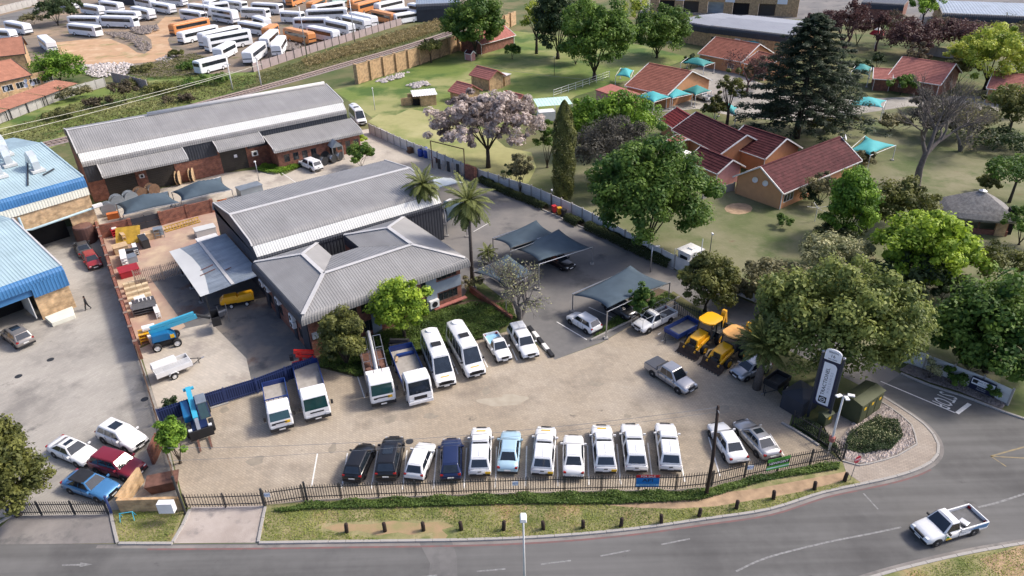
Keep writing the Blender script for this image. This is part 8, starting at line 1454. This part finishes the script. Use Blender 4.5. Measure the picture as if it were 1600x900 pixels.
tree('broad_tree', 'slim light green tree behind the maroon roofs', (1142, 200), 108, 46, 'olive', lo=.3, nc=34, per=80, leaf=.34); tree('broad_tree', 'feathery green tree between the carport and diggers', (1108, 486), 400, 88, 'olive', lo=.1, nc=120, per=140, leaf=.26); tree('broad_tree', 'grey green feathery tree behind the huge olive tree', (1212, 478), 408, 108, 'greyg', lo=.08, nc=70, per=130, leaf=.28)
shrub('dark leafy shrub beside the front carport', (1002, 500), 445, 46, 'green', 36, 130, .22); tree('broad_tree', 'vivid lime green tree in front of the office windows', (626, 530), 440, 84, 'lime', lo=.18, nc=150, per=170, leaf=.26, cr=.75); tree('broad_tree', 'olive green bushy tree at the office corner', (533, 572), 480, 72, 'olive', lo=.03, nc=120, per=160, leaf=.22, shape=.8, cr=.65)
bare_tree('bare_tree', 'leafless tree with few green tufts at the lot corner', (812, 498), 402, 'bark_grey', 5, .2, .42, .05, 3, 'pale', 1100, .2, stems=3, lscale=.9)
palm('tall palm behind the office roof, left of the pair', (668, 372), 288, 3.1, 38, .17); palm('tall palm at the office corner, right of the pair', (738, 440), 315, 3.5, 42, .19); palm('small bushy palm below the right tall palm', (762, 412), 394, 1.5, 30, .2, False); palm('spiky green palm beside the right digger', (1182, 607), 538, 2.8, 54, .3, True, spiky=True)
shrub('glossy green shrub on the back drive', (562, 263), 224, 50, 'green', 36, 110, .28); shrub('small bright bush by the annex porch', (505, 240), 226, 16, 'fresh', 10, 70, .2); shrub('yellow green bush beside the annex porch', (560, 226), 208, 26, 'lime', 16, 80, .24)
tree('broad_tree', 'olive green tree cut by the left edge near the works gate', (-16, 806), 658, 112, 'olive', lo=.0, nc=230, per=190, leaf=.22, cr=.8); shrub('yellow green shrub on the works fence', (268, 724), 656, 42, 'fresh', 80, 120, .17, cr=.4); shrub('small dark bush behind the telehandler', (268, 640), 622, 26, 'dark', 14, 90, .17)
tree('broad_tree', 'dark green tree beside the far road, left of the pair', (82, 40), -8, 52, 'dark', lo=.05, nc=50, per=100, leaf=.5); tree('broad_tree', 'dark green tree beside the far road, right of the pair', (108, 34), -12, 40, 'dark', lo=.05, nc=40, per=90, leaf=.5); tree('broad_tree', 'green tree against the left edge brown roof', (86, 130), 80, 78, 'fresh', lo=.1, nc=64, per=110, leaf=.42); shrub('grey green bush along the old pale wall', (112, 155), 134, 56, 'greyg', 30, 90, .36)
shrub('dark green ivy spilling over the tall brick wall', (672, 98), 60, 50, 'olive', 30, 90, .4, lo=.3); shrub('tree hanging at the bus yard bank', (190, 162), 122, 44, 'brown', 26, 80, .34); shrub('grey blue bush beside the far wall', (50, 38), 20, 40, 'greyg', 20, 70, .45)
for q, (x, y, w, hh, m) in enumerate(((205, 138, 60, 14, 'scrub'), (255, 145, 60, 14, 'olive'), (300, 138, 50, 16, 'green'), (335, 132, 46, 18, 'green'), (150, 168, 46, 16, 'brown'), (95, 185, 50, 14, 'scrub'), (280, 160, 50, 12, 'brown'), (225, 110, 50, 10, 'scrub'), (300, 108, 50, 12, 'green'), (275, 90, 30, 12, 'olive'))): shrub(('olive', 'dark', 'green')[q % 3]+' rough bush on the railway bank, '+('below the leaning wall remnant', 'left of the pale lattice pole', 'under the nearest coach', 'beside the pale lattice pole', 'below the hanging tree', 'farthest left', 'just above the warehouse ridge', 'by the white litter', 'left of the nearest coach', 'beside the sandy track')[q], (x, y), y-hh, w, m, 18, 80, .36, group='rough bushes on the railway bank')
shrub('white flowering shrub by the precast wall', (1457, 592), 562, 34, 'pale', 14, 90, .16); shrub('dark green shrub left of the navy wall sign', (1490, 602), 578, 38, 'green', 14, 90, .2); shrub('small green shrub right of the navy wall sign', (1556, 624), 602, 30, 'green', 12, 80, .18); shrub('pale bush at the lot corner below the leafless tree', (735, 452), 432, 40, 'greyg', 16, 70, .2)
hedge('long dark clipped hedge below the huge round tree', [(918, 357), (960, 376), (1000, 396), (1048, 417)], 1.1, 1.7); hedge('short dark hedge beside the wheeled bins', [(886, 343), (906, 353)], 1.0, 1.8); hedge('dark hedge along the upper lot wall', [(752, 284), (790, 302), (830, 318), (852, 328)], 1.0, 1.4)
# ---- ground covers (countless leaves)
carpet('ivy_cover', 'glossy green ground cover beside the office', [(500, 574), (558, 590), (640, 560), (690, 537), (760, 530), (806, 502), (800, 476), (735, 476), (690, 484), (600, 520), (500, 560)], 'ivy', 34000, .45, .17); carpet('ivy_cover', 'dark ground cover beside the front carport', [(926, 529), (1058, 467), (1042, 458), (960, 498)], 'ivy', 5000, .35, .15)
carpet('fence_ivy', 'leafy strip under the verge fence', [(425, 800), (480, 789), (580, 783), (800, 775), (960, 771), (1092, 770), (1161, 752), (1264, 731), (1312, 724), (1310, 735), (1200, 752), (1092, 784), (960, 790), (800, 790), (600, 796), (480, 798), (440, 803)], 'ivy', 26000, .45, .14); carpet('island_plants', 'low flowering plants on the gravel island', [(1318, 705), (1325, 680), (1370, 655), (1400, 662), (1410, 685), (1390, 706), (1350, 712)], 'dark', 9000, .55, .13, z=.15); carpet('island_flowers', 'scattered white flowers on the gravel island', [(1325, 700), (1335, 680), (1370, 658), (1398, 665), (1405, 690), (1350, 708)], 'pale', 260, .3, .12, z=.55)
carpet('annex_plants', 'bright plants below the warehouse annex', [(400, 268), (432, 273), (470, 262), (462, 255), (436, 261), (410, 258)], 'fresh', 4200, .5, .22); carpet('corner_plants', 'dark plants behind the corner fence', [(1240, 668), (1285, 694), (1312, 716), (1300, 690), (1262, 660)], 'dark', 4000, .6, .14)
carpet('verge_grass', 'short grass on the street verge', [(415, 801), (480, 797), (600, 797), (800, 791), (930, 789), (1000, 796), (1060, 797), (1120, 793), (1180, 783), (1250, 771), (1318, 753), (1345, 757), (1283, 770), (1200, 796), (1100, 811), (1000, 825), (900, 835), (800, 841), (715, 844), (712, 824), (690, 815), (615, 814), (505, 819), (500, 830), (560, 838), (600, 845), (410, 847)], 'grass', 15000, .13, .09, z=.09); carpet('verge_grass', 'short grass by the gatehouse', [(178, 802), (288, 800), (268, 847), (188, 848)], 'grass', 2500, .13, .085, z=.09); carpet('verge_grass', 'short grass across the street', [(1420, 895), (1500, 873), (1600, 856), (1640, 880), (1600, 915), (1400, 915)], 'grass', 3000, .12, .085, z=.09)
carpet('bank_grass', 'rough green grass on the railway bank', [(-20, 215), (110, 165), (240, 130), (396, 118), (560, 72), (700, 28), (730, 38), (640, 68), (560, 92), (420, 130), (345, 150), (110, 208), (-20, 250)], 'scrub', 26000, .7, .34, z=.0); carpet('reeds', 'tall dry reeds behind the bus yard wall', [(470, 96), (520, 80), (600, 58), (680, 34), (700, 34), (690, 48), (620, 70), (540, 90), (480, 106)], 'drygrass', 14000, 1.3, .42, z=0, up=.1); carpet('yard_weeds', 'weeds at the near side of the bus yard', [(180, 112), (300, 84), (330, 92), (318, 120), (250, 125)], 'scrub', 6000, .6, .34, z=0)
# ---- stones of the gravel beds and rubble heaps
def stones(name, label, poly, n, s, mat, z, hump=0):
    q = [G(*p) for p in poly]; xs = [a for a, b in q]; ys = [b for a, b in q]; mb = MB(); k = 0; cx, cy = sum(xs)/len(xs), sum(ys)/len(ys); rmax = max(math.hypot(a-cx, b-cy) for a, b in q)
    while k < n:
        x = random.uniform(min(xs), max(xs)); y = random.uniform(min(ys), max(ys)); ins = False; j = len(q)-1
        for i in range(len(q)):
            (xi, yi), (xj, yj) = q[i], q[j]
            if (yi > y) != (yj > y) and x < (xj-xi)*(y-yi)/(yj-yi+1e-9)+xi: ins = not ins
            j = i
        if not ins: continue
        k += 1; r = s*random.uniform(.5, 1.3); zz = z+hump*max(0, 1-math.hypot(x-cx, y-cy)/rmax); a = random.uniform(0, 3); pts = [(x+r*math.cos(a+1.257*i)*random.uniform(.7, 1.1), y+r*math.sin(a+1.257*i)*random.uniform(.7, 1.1), zz-.02) for i in range(5)]; tp = (x+random.uniform(-.2, .2)*r, y+random.uniform(-.2, .2)*r, zz+r*random.uniform(.5, .9)); o = len(mb.v); mb.v += pts+[tp]; mb.f += [(o+i, o+(i+1) % 5, o+5) for i in range(5)]
    o = mb.build(name, mat, kind='stuff'); o['label'] = label
stones('island_stones', 'pale stones around the gravel island planting', [(1320, 717), (1313, 692), (1346, 642), (1368, 627), (1398, 646), (1423, 668), (1428, 694), (1394, 713), (1355, 726)], 2600, .14, 'stone_pale', .14); stones('border_stones', 'dark stones in the gravel strip below the white wall', [(1406, 580), (1420, 571), (1470, 589), (1520, 607), (1570, 632), (1564, 639), (1500, 613), (1450, 597)], 1200, .13, 'stone_dark', .12)
stones('rubble_heap', 'pale rubble heap beside the dirt patch', [(115, 105), (160, 100), (200, 100), (215, 108), (190, 120), (150, 122), (125, 115)], 420, .5, 'rubble', .05, .6); stones('rubble_heap', 'dark scrap mound behind the white coaches', [(205, 45), (245, 40), (248, 48), (225, 56), (208, 52)], 240, .6, 'stone_dark', .05, .8); stones('rubble_heap', 'grey earth mounds beside the sandy track', [(160, 50), (200, 52), (235, 70), (238, 78), (222, 82), (205, 66), (175, 58)], 260, .5, 'stone_dark', 0, .8); stones('rubble_heap', 'rubble pile beside the tall brick wall', [(585, 128), (620, 118), (640, 112), (630, 122), (600, 130)], 160, .4, 'rubble', 0, .4); stones('rubble_heap', 'grey debris pile on the far lawn', [(633, 134), (665, 127), (672, 134), (650, 139)], 160, .4, 'rubble', 0, .5); stones('rubble_heap', 'white litter along the bus yard bank', [(240, 95), (270, 84), (280, 86), (262, 98)], 90, .35, 'rubble', 0, .2); stones('scrap_heap', 'dark scrap between orange buses and the yard wall', [(438, 66), (470, 72), (470, 80), (442, 80)], 120, .6, 'stone_dark', 0, .8)
# a parasol among the maroon trees, a parked truck beyond
p = P(1366, 76); t = thing('parasol', 'red and white parasol behind the maroon bare trees', 'parasol', (p.x, p.y)); MB().tube([(0, 0, 0), (0, 0, 5.2)], .08, 6).build('pole', 'trim_white', t); MB().lathe([(2.0, 3.6), (1.2, 4.5), (.1, 5.2)], 10).build('canopy', 'sign_red', t); MB().lathe([(1.0, 4.7), (.05, 5.35)], 10).build('cap', 'trim_white', t)
# ---- denser planting at the far right
for q, (x, y, tp, w, m, lb) in enumerate(((1290, 60, 8, 56, 'maroon', 'maroon thicket left of the red parasol'), (1400, 70, 14, 60, 'brown', 'brown bare thicket behind the lattice mast'), (1475, 72, 20, 70, 'brown', 'brown thicket above the grey precast wall'), (1345, 120, 92, 40, 'dark', 'dark bush between the cedar and brick gable house'), (1215, 196, 160, 44, 'dark', 'dark bush left of the cedar trunk'), (1120, 192, 150, 40, 'olive', 'olive bush above the maroon ridge'), (1290, 205, 182, 46, 'olive', 'low olive bush at the right of the cedar foot'), (1520, 210, 160, 70, 'scrub', 'tangled shrubs right of the great bare tree'), (1575, 180, 130, 60, 'green', 'green bush in front of the salmon house'), (1455, 175, 142, 60, 'grey', 'grey tangle behind the great bare tree'), (1350, 262, 236, 40, 'greyg', 'grey shrub beside the turquoise sail'), (1480, 470, 420, 80, 'dark', 'dark shaded bush below the lime green tree'), (1390, 440, 405, 60, 'olive', 'olive bush left of the dark shaded tree'), (1240, 470, 428, 60, 'olive', 'soft olive bush behind the huge olive tree'), (1150, 470, 432, 46, 'greyg', 'grey green bush above the digger fence'), (905, 205, 178, 40, 'green', 'green bush behind the cypress'), (1080, 108, 84, 24, 'dark', 'small dark bush by the upper orange house'), (800, 92, 66, 26, 'green', 'small green tree by the far red roof'), (1085, 60, 24, 50, 'green', 'green tree before the left grey factory roof'), (1345, 70, 20, 60, 'maroon', 'maroon thicket between the parasol and top shed'), (1430, 130, 60, 40, 'brown', 'brown thicket just behind the brick gable roof'), (1505, 130, 84, 54, 'scrub', 'rough shrubs left of the bright yellow green tree'), (1185, 140, 88, 46, 'brown', 'brown thicket under the cedar left side'), (1300, 150, 110, 50, 'dark', 'dark bushes behind the cedar right side'), (1545, 300, 270, 40, 'olive', 'olive bush above the gazebo'), (990, 200, 168, 50, 'fresh', 'fresh green bush left of the red house end'), (900, 100, 60, 44, 'dark', 'dark bush between the tall lawn trees'))):
    shrub(lb, (x, y), tp, w, m, 34, 100, .34)
